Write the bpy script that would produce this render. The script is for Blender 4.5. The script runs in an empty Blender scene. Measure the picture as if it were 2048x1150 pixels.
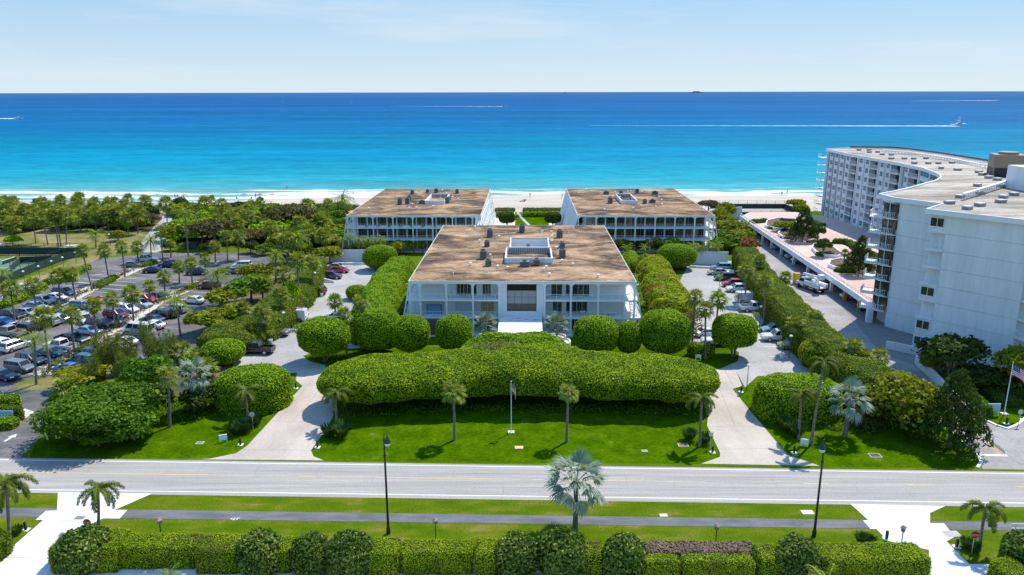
import bpy, math, random
import numpy as np
from mathutils import Vector
random.seed(7); rng = np.random.default_rng(11)
R = math.radians
D = bpy.data
scene = bpy.context.scene
col = scene.collection

# ---------------------------------------------------------------- camera
FPX, CAMH = 1500.0, 40.0
PITCH = math.atan(391 / FPX); ROLL = math.atan(4 / 2048.0)
_f = np.array([0, math.cos(PITCH), -math.sin(PITCH)]); _r0 = np.array([1.0, 0, 0]); _u0 = np.cross(_r0, _f)
_r = _r0 * math.cos(ROLL) - _u0 * math.sin(ROLL); _u = np.cross(_r, _f); _C = np.array([0, 0, CAMH])
cam_data = D.cameras.new('camera'); cam = D.objects.new('camera', cam_data); col.objects.link(cam)
cam_data.sensor_width = 36.0; cam_data.lens = FPX / 2048 * 36.0
cam_data.clip_start = 0.5; cam_data.clip_end = 300000
from mathutils import Matrix
cam.matrix_world = Matrix(((_r[0], _u[0], -_f[0], 0), (_r[1], _u[1], -_f[1], 0), (_r[2], _u[2], -_f[2], CAMH), (0, 0, 0, 1)))
scene.camera = cam

# ---------------------------------------------------------------- sky and sun
SUN_EL, SUN_AZ = R(56), math.atan2(0.66, 0.75)
world = D.worlds.new('World'); scene.world = world; world.use_nodes = True
wn, wl = world.node_tree.nodes, world.node_tree.links
wn.clear()
w_out = wn.new('ShaderNodeOutputWorld'); w_bg = wn.new('ShaderNodeBackground')
w_sky = wn.new('ShaderNodeTexSky'); w_sky.sky_type = 'NISHITA'; w_sky.sun_disc = False
w_sky.sun_elevation = SUN_EL; w_sky.sun_rotation = SUN_AZ
w_sky.air_density = 1.0; w_sky.dust_density = 0.0; w_sky.ozone_density = 3.5; w_sky.altitude = 0
w_bg.inputs['Strength'].default_value = 0.122
# horizon haze: the clear air whitens towards the horizon all the way round
hz_tc = wn.new('ShaderNodeTexCoord'); hz_xyz = wn.new('ShaderNodeSeparateXYZ'); hz_r = wn.new('ShaderNodeValToRGB')
wl.new(hz_tc.outputs['Generated'], hz_xyz.inputs[0]); wl.new(hz_xyz.outputs['Z'], hz_r.inputs[0])
he = hz_r.color_ramp.elements; HZ = [(0.0, (4.7, 5.75, 6.6)), (0.045, (3.95, 5.3, 6.6)), (0.11, (3.0, 4.7, 6.5)), (0.3, (1.75, 4.0, 7.6)), (1.0, (1.05, 3.1, 7.6))]
while len(he) < len(HZ): he.new(0.5)
for i_, (p_, c_h) in enumerate(HZ): he[i_].position = p_; he[i_].color = (*c_h, 1)
w_tint = wn.new('ShaderNodeMixRGB'); w_tint.inputs['Fac'].default_value = 0.86
wl.new(w_sky.outputs[0], w_tint.inputs['Color1']); wl.new(hz_r.outputs[0], w_tint.inputs['Color2'])
# thin high cirrus mixed into the sky
tc = wn.new('ShaderNodeTexCoord'); mp = wn.new('ShaderNodeMapping'); mp.inputs['Scale'].default_value = (1.0, 1.6, 9.0)
mp.inputs['Rotation'].default_value = (0, R(6), 0)
nz = wn.new('ShaderNodeTexNoise'); nz.inputs['Scale'].default_value = 2.1; nz.inputs['Detail'].default_value = 8; nz.inputs['Roughness'].default_value = 0.62
cr = wn.new('ShaderNodeValToRGB'); cr.color_ramp.elements[0].position = 0.5; cr.color_ramp.elements[0].color = (0, 0, 0, 1)
cr.color_ramp.elements[1].position = 0.7; cr.color_ramp.elements[1].color = (0.5, 0.5, 0.5, 1)
mx = wn.new('ShaderNodeMixRGB'); mx.inputs['Color2'].default_value = (5.6, 6.3, 6.9, 1)
wl.new(tc.outputs['Generated'], mp.inputs['Vector']); wl.new(mp.outputs[0], nz.inputs['Vector']); wl.new(nz.outputs['Fac'], cr.inputs[0])
wl.new(cr.outputs[0], mx.inputs['Fac']); wl.new(w_tint.outputs[0], mx.inputs['Color1']); wl.new(mx.outputs[0], w_bg.inputs['Color'])
wl.new(w_bg.outputs[0], w_out.inputs[0])
sd = D.lights.new('sun', 'SUN'); sd.energy = 4.9; sd.angle = R(0.55); sd.color = (1.0, 0.925, 0.81)
sun = D.objects.new('sun', sd); col.objects.link(sun)
sdir = Vector((math.sin(SUN_AZ) * math.cos(SUN_EL), math.cos(SUN_AZ) * math.cos(SUN_EL), math.sin(SUN_EL)))
sun.rotation_euler = sdir.to_track_quat('Z', 'Y').to_euler(); sun.location = (60, 60, 120)
scene.view_settings.view_transform = 'Standard'; scene.view_settings.look = 'None'
scene.view_settings.gamma = 1.0; scene.view_settings.exposure = 0.17; scene.view_settings.use_curve_mapping = False
scene.cycles.max_bounces = 6; scene.cycles.diffuse_bounces = 3; scene.cycles.transmission_bounces = 3
scene.cycles.transparent_max_bounces = 6; scene.cycles.caustics_reflective = False; scene.cycles.caustics_refractive = False

# ---------------------------------------------------------------- places: from a point seen in the survey photo to the ground
def G(px, py, z=0.0):
    d = _f + _r * ((px - 1024) / FPX) + _u * ((575 - py) / FPX); t = (z - CAMH) / d[2]
    return _C + d * t
def AT(px, py, Y):
    d = _f + _r * ((px - 1024) / FPX) + _u * ((575 - py) / FPX); t = Y / d[1]
    return _C + d * t
def XY(px, py, z=0.0):
    g = G(px, py, z); return (float(g[0]), float(g[1]))
def XYs(pts, z=0.0): return [XY(a, b, z) for a, b in pts]

# ---------------------------------------------------------------- objects
def tag(o, label=None, cat=None, group=None, kind=None):
    if label:
        w = label.split()      # keep labels short: drop articles from the end first
        while len(w) > 16 and 'the' in w[1:]: k = len(w) - 1 - w[::-1].index('the'); w.pop(k)
        o['label'] = ' '.join(w)
    if cat: o['category'] = cat
    if group: o['group'] = group
    if kind: o['kind'] = kind
    return o
def empty(name, label, cat, loc=(0, 0, 0), rz=0.0, group=None):
    o = D.objects.new(name, None); col.objects.link(o); o.empty_display_size = 0.3
    o.location = loc; o.rotation_euler = (0, 0, rz)
    return tag(o, label, cat, group)
def link(name, me, parent=None, loc=(0, 0, 0), rot=(0, 0, 0), sc=(1, 1, 1), color=None):
    o = D.objects.new(name, me); col.objects.link(o)
    o.location = loc; o.rotation_euler = rot; o.scale = sc
    if parent is not None: o.parent = parent
    if color is not None: o.color = (*color, 1)
    return o
class MB:
    def __init__(s, off=(0, 0, 0)): s.v = []; s.f = []; s.m = []; s.off = off; s.smooth = False
    def add(s, V, F, m=0):
        n = len(s.v); s.v += [tuple(p) for p in V]; s.f += [tuple(i + n for i in f) for f in F]; s.m += [m] * len(F); return s
    def box(s, x0, y0, z0, x1, y1, z1, m=0):
        if x0 > x1: x0, x1 = x1, x0
        if y0 > y1: y0, y1 = y1, y0
        return s.add([(x0, y0, z0), (x1, y0, z0), (x1, y1, z0), (x0, y1, z0), (x0, y0, z1), (x1, y0, z1), (x1, y1, z1), (x0, y1, z1)],
                     [(0, 3, 2, 1), (4, 5, 6, 7), (0, 1, 5, 4), (1, 2, 6, 5), (2, 3, 7, 6), (3, 0, 4, 7)], m)
    def cbox(s, cx, cy, cz, dx, dy, dz, m=0, rz=0.0):
        c, sn = math.cos(rz), math.sin(rz); V = []
        for z in (-dz / 2, dz / 2):
            for (x, y) in ((-dx / 2, -dy / 2), (dx / 2, -dy / 2), (dx / 2, dy / 2), (-dx / 2, dy / 2)):
                V.append((cx + x * c - y * sn, cy + x * sn + y * c, cz + z))
        return s.add(V, [(0, 3, 2, 1), (4, 5, 6, 7), (0, 1, 5, 4), (1, 2, 6, 5), (2, 3, 7, 6), (3, 0, 4, 7)], m)
    def beam(s, p0, p1, w, h=None, m=0):
        # rectangular bar between two points
        p0 = Vector(p0); p1 = Vector(p1); h = h or w; d = (p1 - p0)
        if d.length < 1e-6: return s
        d.normalize(); up = Vector((0, 0, 1)) if abs(d.z) < 0.95 else Vector((1, 0, 0))
        a = d.cross(up).normalized() * (w / 2); b = a.cross(d).normalized() * (h / 2)
        V = [p0 - a - b, p0 + a - b, p0 + a + b, p0 - a + b, p1 - a - b, p1 + a - b, p1 + a + b, p1 - a + b]
        return s.add(V, [(0, 3, 2, 1), (4, 5, 6, 7), (0, 1, 5, 4), (1, 2, 6, 5), (2, 3, 7, 6), (3, 0, 4, 7)], m)
    def tube(s, p0, p1, r0, r1=None, n=8, m=0, cap=True):
        p0 = Vector(p0); p1 = Vector(p1); r1 = r0 if r1 is None else r1
        d = (p1 - p0).normalized(); up = Vector((0, 0, 1)) if abs(d.z) < 0.95 else Vector((1, 0, 0))
        a = d.cross(up).normalized(); b = d.cross(a); V = []
        for (p, r) in ((p0, r0), (p1, r1)):
            for i in range(n):
                t = 2 * math.pi * i / n; V.append(p + (a * math.cos(t) + b * math.sin(t)) * r)
        F = [(i, i + n, (i + 1) % n + n, (i + 1) % n) for i in range(n)]
        if cap: F += [tuple(range(n)), tuple(range(2 * n - 1, n - 1, -1))]
        return s.add(V, F, m)
    def prism(s, pts, z0, z1, m=0, mside=None):
        n = len(pts); ar = sum(pts[i][0] * pts[(i + 1) % n][1] - pts[(i + 1) % n][0] * pts[i][1] for i in range(n))
        if ar < 0: pts = pts[::-1]
        V = [(p[0], p[1], z0) for p in pts] + [(p[0], p[1], z1) for p in pts]
        ms = m if mside is None else mside
        s.add(V, [tuple(range(n, 2 * n))], m); k = len(s.v) - 2 * n
        s.f.append(tuple(k + i for i in range(n - 1, -1, -1))); s.m.append(ms)
        for i in range(n): s.f.append((k + i, k + (i + 1) % n, k + n + (i + 1) % n, k + n + i)); s.m.append(ms)
        return s
    def sheet(s, pts, z, m=0):
        n = len(pts); ar = sum(pts[i][0] * pts[(i + 1) % n][1] - pts[(i + 1) % n][0] * pts[i][1] for i in range(n))
        if ar < 0: pts = pts[::-1]
        return s.add([(p[0], p[1], z) for p in pts], [tuple(range(n))], m)
    def strip(s, pts, w, z0, z1, m=0, closed=False):
        # a band of width w following a line of points (kerb, low wall, painted line)
        P = [Vector((p[0], p[1])) for p in pts]; n = len(P); L = []; Rr = []
        for i in range(n):
            if closed: a = P[i - 1]; b = P[(i + 1) % n]
            else: a = P[max(i - 1, 0)]; b = P[min(i + 1, n - 1)]
            d = (b - a).normalized(); nn = Vector((-d.y, d.x)) * (w / 2)
            L.append(P[i] + nn); Rr.append(P[i] - nn)
        for i in range(n if closed else n - 1):
            j = (i + 1) % n
            if z0 is None: s.add([(L[i].x, L[i].y, z1), (Rr[i].x, Rr[i].y, z1), (Rr[j].x, Rr[j].y, z1), (L[j].x, L[j].y, z1)], [(0, 1, 2, 3)], m)
            else:
                q = [(L[i].x, L[i].y), (Rr[i].x, Rr[i].y), (Rr[j].x, Rr[j].y), (L[j].x, L[j].y)]
                V = [(x, y, z0) for x, y in q] + [(x, y, z1) for x, y in q]
                F = [(4, 5, 6, 7), (0, 4, 7, 3), (1, 2, 6, 5)]
                if not closed and i == 0: F.append((0, 1, 5, 4))
                if not closed and j == n - 1: F.append((3, 7, 6, 2))
                s.add(V, F, m)
        return s
    def lathe(s, prof, n=12, c=(0, 0, 0), m=0):
        V = []; F = []
        for (r, z) in prof:
            for i in range(n):
                t = 2 * math.pi * i / n; V.append((c[0] + r * math.cos(t), c[1] + r * math.sin(t), c[2] + z))
        for k in range(len(prof) - 1):
            for i in range(n): F.append((k * n + i, k * n + (i + 1) % n, (k + 1) * n + (i + 1) % n, (k + 1) * n + i))
        F.append(tuple(range(n - 1, -1, -1))); F.append(tuple((len(prof) - 1) * n + i for i in range(n)))
        return s.add(V, F, m)
    def mesh(s, name, mats):
        me = D.meshes.new(name); o = s.off
        V = s.v if o == (0, 0, 0) else [(a - o[0], b - o[1], c - o[2]) for a, b, c in s.v]
        me.from_pydata(V, [], s.f)
        for mt in (mats if isinstance(mats, (list, tuple)) else [mats]): me.materials.append(mt)
        if max(s.m, default=0) > 0: me.polygons.foreach_set('material_index', s.m)
        if s.smooth: me.polygons.foreach_set('use_smooth', [True] * len(s.f))
        me.update(); return me
    def build(s, name, mats, parent=None, **k):
        return link(name, s.mesh(name, mats), parent, **k)
def bx(name, b, mat, parent=None, **k): return MB().box(*b).build(name, mat, parent, **k)

# ---------------------------------------------------------------- materials
MATS = {}
def pbsdf(name):
    m = D.materials.new(name); m.use_nodes = True; n = m.node_tree.nodes; l = m.node_tree.links
    return m, n, l, n['Principled BSDF']
def solid(name, c, rough=0.6, metal=0.0, spec=0.5, var=0.0, scale=1.0, bump=0.0, det=4):
    if name in MATS: return MATS[name]
    m, n, l, b = pbsdf(name)
    b.inputs['Roughness'].default_value = rough; b.inputs['Metallic'].default_value = metal; b.inputs['Specular IOR Level'].default_value = spec
    b.inputs['Base Color'].default_value = (*c, 1)
    if var > 0 or bump > 0:
        g = n.new('ShaderNodeNewGeometry'); t = n.new('ShaderNodeTexNoise'); t.inputs['Scale'].default_value = scale; t.inputs['Detail'].default_value = det
        t.inputs['Roughness'].default_value = 0.6
        l.new(g.outputs['Position'], t.inputs['Vector'])
        if var > 0:
            r = n.new('ShaderNodeMapRange'); r.inputs['From Min'].default_value = 0.3; r.inputs['From Max'].default_value = 0.7
            r.inputs['To Min'].default_value = 1 - var; r.inputs['To Max'].default_value = 1 + var
            mm = n.new('ShaderNodeVectorMath'); mm.operation = 'SCALE'; mm.inputs[0].default_value = c
            l.new(t.outputs['Fac'], r.inputs['Value']); l.new(r.outputs[0], mm.inputs['Scale']); l.new(mm.outputs[0], b.inputs['Base Color'])
        if bump > 0:
            bp = n.new('ShaderNodeBump'); bp.inputs['Strength'].default_value = 0.5; bp.inputs['Distance'].default_value = bump
            l.new(t.outputs['Fac'], bp.inputs['Height']); l.new(bp.outputs[0], b.inputs['Normal'])
    MATS[name] = m; return m
def ramped(name, stops, scale=(1, 1, 1), rough=0.85, detail=6, stops2=None, scale2=(1, 1, 1), mix2=0.5, bump=0.0, spec=0.3, dist=0.0, bscale=None):
    """colour from one or two layers of world-space noise"""
    if name in MATS: return MATS[name]
    m, n, l, b = pbsdf(name); b.inputs['Roughness'].default_value = rough; b.inputs['Specular IOR Level'].default_value = spec
    g = n.new('ShaderNodeNewGeometry')
    def layer(st, sc):
        mpn = n.new('ShaderNodeMapping'); mpn.inputs['Scale'].default_value = sc; l.new(g.outputs['Position'], mpn.inputs[0])
        t = n.new('ShaderNodeTexNoise'); t.inputs['Scale'].default_value = 1; t.inputs['Detail'].default_value = detail
        t.inputs['Roughness'].default_value = 0.62; t.inputs['Distortion'].default_value = dist; l.new(mpn.outputs[0], t.inputs['Vector'])
        c = n.new('ShaderNodeValToRGB'); e = c.color_ramp.elements
        while len(e) < len(st): e.new(0.5)
        q_ = .62 if st[0][0] <= .31 else 1
        for i, (p, cc) in enumerate(st): e[i].position = .5 + (p - .5) * q_; e[i].color = (*cc, 1)
        l.new(t.outputs['Fac'], c.inputs[0]); return c, t
    c1, t1 = layer(stops, scale)
    if stops2:
        c2, t2 = layer(stops2, scale2); mxx = n.new('ShaderNodeMixRGB'); mxx.blend_type = 'MULTIPLY'; mxx.inputs['Fac'].default_value = mix2
        l.new(c1.outputs[0], mxx.inputs['Color1']); l.new(c2.outputs[0], mxx.inputs['Color2']); l.new(mxx.outputs[0], b.inputs['Base Color']); t1 = t2
    else: l.new(c1.outputs[0], b.inputs['Base Color'])
    if bump > 0:
        if bscale:
            tb = n.new('ShaderNodeTexNoise'); tb.inputs['Scale'].default_value = bscale; tb.inputs['Detail'].default_value = 5
            l.new(g.outputs['Position'], tb.inputs['Vector']); t1 = tb
        bp = n.new('ShaderNodeBump'); bp.inputs['Strength'].default_value = 0.7; bp.inputs['Distance'].default_value = bump
        l.new(t1.outputs['Fac'], bp.inputs['Height']); l.new(bp.outputs[0], b.inputs['Normal'])
    MATS[name] = m; return m
def leafmat(name, cols, trans=0.35, nscale=0.35, patch=None, rough=0.6, pscale=0.22, plo=0.55, phi=0.68):
    """leaf: each leaf its own shade, slow drift of colour over the plant, light passing through"""
    if name in MATS: return MATS[name]
    m = D.materials.new(name); m.use_nodes = True; n = m.node_tree.nodes; l = m.node_tree.links; n.clear()
    out = n.new('ShaderNodeOutputMaterial'); g = n.new('ShaderNodeNewGeometry')
    t = n.new('ShaderNodeTexNoise'); t.inputs['Scale'].default_value = nscale; t.inputs['Detail'].default_value = 3
    l.new(g.outputs['Position'], t.inputs['Vector'])
    a = n.new('ShaderNodeMath'); a.operation = 'MULTIPLY_ADD'; a.inputs[1].default_value = 0.62
    b2 = n.new('ShaderNodeMath'); b2.operation = 'MULTIPLY_ADD'; b2.inputs[1].default_value = 1.1; b2.inputs[2].default_value = -0.36
    l.new(t.outputs['Fac'], b2.inputs[0]); l.new(g.outputs['Random Per Island'], a.inputs[0]); l.new(b2.outputs[0], a.inputs[2])
    c = n.new('ShaderNodeValToRGB'); e = c.color_ramp.elements
    while len(e) < len(cols): e.new(0.5)
    for i, cc in enumerate(cols): e[i].position = i / (len(cols) - 1); e[i].color = (*cc, 1)
    l.new(a.outputs[0], c.inputs[0]); csock = c.outputs[0]
    if patch:
        t3 = n.new('ShaderNodeTexNoise'); t3.inputs['Scale'].default_value = pscale; t3.inputs['Detail'].default_value = 5; l.new(g.outputs['Position'], t3.inputs['Vector'])
        r3 = n.new('ShaderNodeMapRange'); r3.inputs['From Min'].default_value = plo; r3.inputs['From Max'].default_value = phi; r3.inputs['To Max'].default_value = 0.8
        l.new(t3.outputs['Fac'], r3.inputs['Value'])
        m3 = n.new('ShaderNodeMixRGB'); m3.inputs['Color2'].default_value = (*patch, 1); l.new(r3.outputs[0], m3.inputs['Fac']); l.new(csock, m3.inputs['Color1']); csock = m3.outputs[0]
    p = n.new('ShaderNodeBsdfPrincipled'); p.inputs['Roughness'].default_value = rough; p.inputs['Specular IOR Level'].default_value = 0.13
    tr = n.new('ShaderNodeBsdfTranslucent'); mixs = n.new('ShaderNodeMixShader'); mixs.inputs[0].default_value = trans
    bright = n.new('ShaderNodeMixRGB'); bright.blend_type = 'MULTIPLY'; bright.inputs['Fac'].default_value = 1; bright.inputs['Color2'].default_value = (1.5, 1.35, 0.6, 1)
    l.new(csock, bright.inputs['Color1']); l.new(csock, p.inputs['Base Color']); l.new(bright.outputs[0], tr.inputs['Color'])
    l.new(p.outputs[0], mixs.inputs[1]); l.new(tr.outputs[0], mixs.inputs[2]); l.new(mixs.outputs[0], out.inputs[0])
    MATS[name] = m; return m
# ================================================================ materials of the place
M_lawn = ramped('lawn_grass', [(0.36, (0.041, 0.097, 0.0010)), (0.5, (0.058, 0.128, 0.0015)), (0.64, (0.083, 0.154, 0.0025)), (0.72, (0.153, 0.167, 0.0500))], (0.5, 0.5, 0.5), 0.9,
    stops2=[(0.3, (0.55, 0.6, 0.55)), (0.7, (1.3, 1.2, 1.1))], scale2=(2.2, 5, 5), mix2=0.8, bump=0.05, spec=0.0)
M_verge = ramped('verge_grass', [(0.36, (0.071, 0.131, 0.0031)), (0.5, (0.097, 0.158, 0.0052)), (0.6, (0.141, 0.171, 0.0156)), (0.68, (0.212, 0.189, 0.0468))], (0.22, 0.5, 0.5), 0.9,
    stops2=[(0.3, (0.6, 0.62, 0.6)), (0.7, (1.2, 1.16, 1.1))], scale2=(5, 9, 5), mix2=0.85, bump=0.06, spec=0.02)
M_dryg = ramped('dry_grass', [(0.3, (0.12, 0.15, 0.025)), (0.5, (0.2, 0.19, 0.06)), (0.7, (0.32, 0.25, 0.14))], (0.12, 0.12, 0.12), 0.95,
    stops2=[(0.3, (0.65, 0.65, 0.65)), (0.7, (1.2, 1.2, 1.2))], scale2=(3, 3, 3), mix2=0.8, spec=0.15)
M_earth = ramped('wood_floor', [(0.3, (0.05, 0.075, 0.02)), (0.55, (0.11, 0.1, 0.045)), (0.75, (0.24, 0.18, 0.11))], (0.2, 0.2, 0.2), 0.95, spec=0.1)
M_road = ramped('road_surface', [(0.3, (0.313, 0.300, 0.2753)), (0.6, (0.375, 0.359, 0.3321)), (0.8, (0.428, 0.410, 0.3758))], (0.07, 1.6, 1), 0.85,
    stops2=[(0.3, (0.86, 0.86, 0.86)), (0.7, (1.08, 1.08, 1.08))], scale2=(5, 5, 5), mix2=0.8, detail=8, spec=0.25)
M_asph = ramped('car_park_asphalt', [(0.3, (0.089, 0.089, 0.0898)), (0.55, (0.142, 0.139, 0.1347)), (0.75, (0.222, 0.211, 0.1947))], (0.1, 0.22, 0.1), 0.85,
    stops2=[(0.3, (0.75, 0.75, 0.75)), (0.7, (1.18, 1.18, 1.18))], scale2=(2.2, 2.2, 2.2), mix2=0.8, detail=8, spec=0.25, dist=0.6)
M_asph2 = ramped('drive_asphalt', [(0.3, (0.335, 0.328, 0.3132)), (0.6, (0.409, 0.400, 0.3785)), (0.8, (0.465, 0.455, 0.4263))], (0.12, 0.12, 0.12), 0.85,
    stops2=[(0.3, (0.82, 0.82, 0.82)), (0.7, (1.1, 1.1, 1.1))], scale2=(2.5, 2.5, 2.5), mix2=0.8, detail=8, spec=0.25, dist=0.5)
M_path = ramped('path_asphalt', [(0.3, (0.109, 0.116, 0.1254)), (0.7, (0.170, 0.180, 0.1914))], (0.25, 0.9, 1), 0.85,
    stops2=[(0.3, (0.85, 0.85, 0.85)), (0.7, (1.1, 1.1, 1.1))], scale2=(6, 6, 6), mix2=0.7, spec=0.25)
M_conc = ramped('white_concrete', [(0.3, (0.626, 0.644, 0.6624)), (0.7, (0.718, 0.727, 0.7360))], (0.4, 0.4, 0.4), 0.8, spec=0.3, bump=0.004)
M_pink = ramped('entry_concrete', [(0.3, (0.419, 0.371, 0.3124)), (0.6, (0.511, 0.450, 0.3845)), (0.8, (0.547, 0.492, 0.4245))], (0.25, 0.12, 0.2), 0.85,
    stops2=[(0.3, (0.88, 0.88, 0.88)), (0.7, (1.05, 1.05, 1.05))], scale2=(3, 3, 3), mix2=0.7, detail=8, spec=0.25)
M_kerb = solid('kerb_concrete', (0.55, 0.52, 0.47), 0.8, var=0.12, scale=1.5)
M_yel = ramped('yellow_kerb_paint', [(0.3, (0.5, 0.42, 0.3)), (0.5, (0.62, 0.42, 0.13)), (0.7, (0.66, 0.5, 0.24))], (1.2, 1.2, 1.2), 0.8)
M_white = solid('white_road_paint', (0.74, 0.74, 0.73), 0.7, var=0.08, scale=3)
M_lineY = ramped('yellow_road_paint', [(0.3, (0.42, 0.37, 0.28)), (0.6, (0.66, 0.47, 0.17))], (0.35, 1.0, 1), 0.7)
M_sand = ramped('beach_sand', [(0.3, (0.448, 0.400, 0.3280)), (0.7, (0.544, 0.488, 0.4080))], (0.05, 0.15, 0.1), 0.95,
    stops2=[(0.3, (0.9, 0.9, 0.9)), (0.7, (1.06, 1.06, 1.06))], scale2=(1, 1, 1), mix2=0.8, spec=0.1)
M_plaza = ramped('plaza_pavers', [(0.3, (0.558, 0.392, 0.3402)), (0.55, (0.632, 0.456, 0.3931)), (0.75, (0.670, 0.512, 0.4536))], (0.06, 0.06, 0.1), 0.85,
    stops2=[(0.3, (0.86, 0.84, 0.84)), (0.7, (1.06, 1.06, 1.06))], scale2=(2.6, 2.6, 2.6), mix2=0.8, spec=0.2)
M_stucco = ramped('white_stucco', [(0.3, (0.69, 0.72, 0.73)), (0.7, (0.77, 0.79, 0.8))], (.5, .5, .12), 0.85, stops2=[(0.3, (0.9, 0.91, 0.91)), (0.6, (1.03, 1.03, 1.03))], scale2=(1.6, 1.6, .15), mix2=.6, spec=.2)
M_trim = solid('white_painted_trim', (0.8, 0.81, 0.81), 0.6, spec=0.3)
M_wallp = solid('pale_wall_panel', (0.7, 0.72, 0.72), 0.8, var=0.05, scale=0.8, spec=0.2)
M_gray = solid('grey_metal', (0.24, 0.26, 0.28), 0.5, metal=0.3, var=0.15, scale=2)
M_dark = solid('dark_metal', (0.03, 0.032, 0.036), 0.5, metal=0.3)
M_black = solid('black_rubber', (0.018, 0.018, 0.02), 0.8)
M_lgray = solid('galvanised_metal', (0.5, 0.51, 0.52), 0.4, metal=0.6, var=0.12, scale=3)
M_glass = solid('dark_window_glass', (0.01, 0.016, 0.018), 0.1, spec=0.5)
M_glass2 = ramped('curtained_window_glass', [(0.35, (0.01, 0.016, 0.018)), (0.55, (0.035, 0.045, 0.045)), (0.75, (0.2, 0.2, 0.18))], (1.1, 1.1, 0.4), 0.07, spec=0.8)
M_rail = solid('white_rail', (0.78, 0.8, 0.8), 0.5)
M_wood = solid('plywood', (0.42, 0.29, 0.15), 0.8, var=0.2, scale=3)
M_trunk = ramped('palm_trunk', [(0.3, (0.12, 0.105, 0.085)), (0.7, (0.26, 0.235, 0.2))], (2, 2, 9), 0.9, bump=0.05)
M_bark = ramped('tree_bark', [(0.3, (0.1, 0.08, 0.06)), (0.7, (0.25, 0.21, 0.17))], (3, 3, 1.2), 0.9, bump=0.04)
M_boot = solid('palm_boots', (0.2, 0.13, 0.08), 0.9, var=0.3, scale=4)
M_roof = ramped('weathered_roof', [(0.355, (0.063, 0.052, 0.0398)), (0.45, (0.172, 0.121, 0.0796)), (0.52, (0.307, 0.204, 0.1233)), (0.6, (0.425, 0.286, 0.1750)), (0.7, (0.543, 0.398, 0.2625))], (0.085, 0.13, 0.1), 0.95, detail=12,
    stops2=[(0.38, (0.45, 0.45, 0.48)), (0.5, (0.85, 0.85, 0.85)), (0.62, (1.2, 1.15, 1.1))], scale2=(.7, 1.3, 1.5), mix2=0.75, spec=0.1, dist=1.2)
M_roof2 = ramped('pale_flat_roof', [(0.36, (0.23, 0.21, 0.175)), (0.46, (0.36, 0.32, 0.265)), (0.56, (0.48, 0.43, 0.36)), (0.66, (0.57, 0.52, 0.45))], (0.04, 0.14, 0.1), 0.95, detail=12,
    stops2=[(0.3, (0.7, 0.7, 0.71)), (0.7, (1.1, 1.1, 1.1))], scale2=(0.9, 1.4, 1), mix2=0.75, spec=0.1, dist=1.0)
M_court = solid('tennis_green', (0.1, 0.19, 0.15), 0.8, var=0.15, scale=0.4)
M_screen = solid('dark_wind_screen', (0.014, 0.045, 0.038), 0.9)
M_red = solid('red_paint', (0.42, 0.02, 0.03), 0.5)
M_blue = solid('blue_paint', (0.03, 0.16, 0.5), 0.5)
M_tan = solid('tan_metal', (0.27, 0.2, 0.13), 0.6, var=0.15, scale=0.7)
M_cream = solid('bare_branches', (0.34, 0.27, 0.2), 0.9, var=0.3, scale=2)
M_mulch = ramped('mulch', [(0.3, (0.08, 0.05, 0.035)), (0.7, (0.2, 0.13, 0.09))], (2, 2, 2), 0.95)
# foliage
M_inner = solid('hedge_twigs_gap_shade', (0.03, 0.055, 0.006), .95, spec=.05, var=.4, scale=3)  # inner twigs, with the shade between leaves put into a darker colour
L_hedge = leafmat('clipped_hedge_leaf', [(0.068, 0.165, 0.0020), (0.173, 0.330, 0.0029), (0.288, 0.457, 0.0037), (0.437, 0.563, 0.0059)], 0.22)
L_hedgeF = leafmat('front_hedge_leaf', [(0.081, 0.176, 0.0020), (0.185, 0.311, 0.0029), (0.288, 0.418, 0.0050), (0.461, 0.525, 0.0096)], 0.22, patch=(0.21, 0.18, 0.09), pscale=0.1, plo=0.6, phi=0.72)
L_hedgeR = leafmat('flowering_hedge_leaf', [(0.092, 0.194, 0.0020), (0.230, 0.350, 0.0029), (0.415, 0.466, 0.0050), (0.599, 0.525, 0.0096)], 0.22, patch=(0.3, 0.2, 0.05), pscale=0.3, plo=0.52, phi=0.64)
L_olive = leafmat('property_hedge_leaf', [(0.067, 0.113, 0.0065), (0.136, 0.204, 0.0115), (0.204, 0.276, 0.0166), (0.317, 0.346, 0.0295)], 0.2)
L_box = leafmat('lawn_hedge_leaf', [(0.111, 0.208, 0.0026), (0.223, 0.342, 0.0033), (0.317, 0.441, 0.0045), (0.507, 0.538, 0.0060)], 0.22, patch=(0.17, 0.17, 0.02), pscale=0.25)
L_bush = leafmat('glossy_bush_leaf', [(0.031, 0.073, 0.0119), (0.062, 0.126, 0.0172), (0.147, 0.209, 0.0290), (0.335, 0.377, 0.0739)], 0.15, rough=0.35)
L_lime = leafmat('lime_shrub_leaf', [(0.08, 0.15, 0.006), (0.14, 0.22, 0.01), (0.22, 0.3, 0.015)], 0.3)
L_tree = leafmat('tree_leaf', [(0.030, 0.082, 0.0046), (0.067, 0.154, 0.0066), (0.114, 0.236, 0.0092), (0.209, 0.327, 0.0158)], 0.28)
L_tree2 = leafmat('sea_grape_leaf', [(0.067, 0.109, 0.0066), (0.152, 0.199, 0.0092), (0.247, 0.290, 0.0125), (0.417, 0.271, 0.0238)], 0.28)
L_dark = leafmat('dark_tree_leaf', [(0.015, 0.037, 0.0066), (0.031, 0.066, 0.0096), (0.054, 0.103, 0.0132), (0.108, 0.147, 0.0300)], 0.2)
L_brown = leafmat('dry_tree_leaf', [(0.06, 0.055, 0.02), (0.12, 0.11, 0.035), (0.17, 0.15, 0.06)], 0.2)
L_red = leafmat('croton_leaf', [(0.1, 0.06, 0.01), (0.25, 0.12, 0.03), (0.4, 0.2, 0.06)], 0.25)
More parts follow.
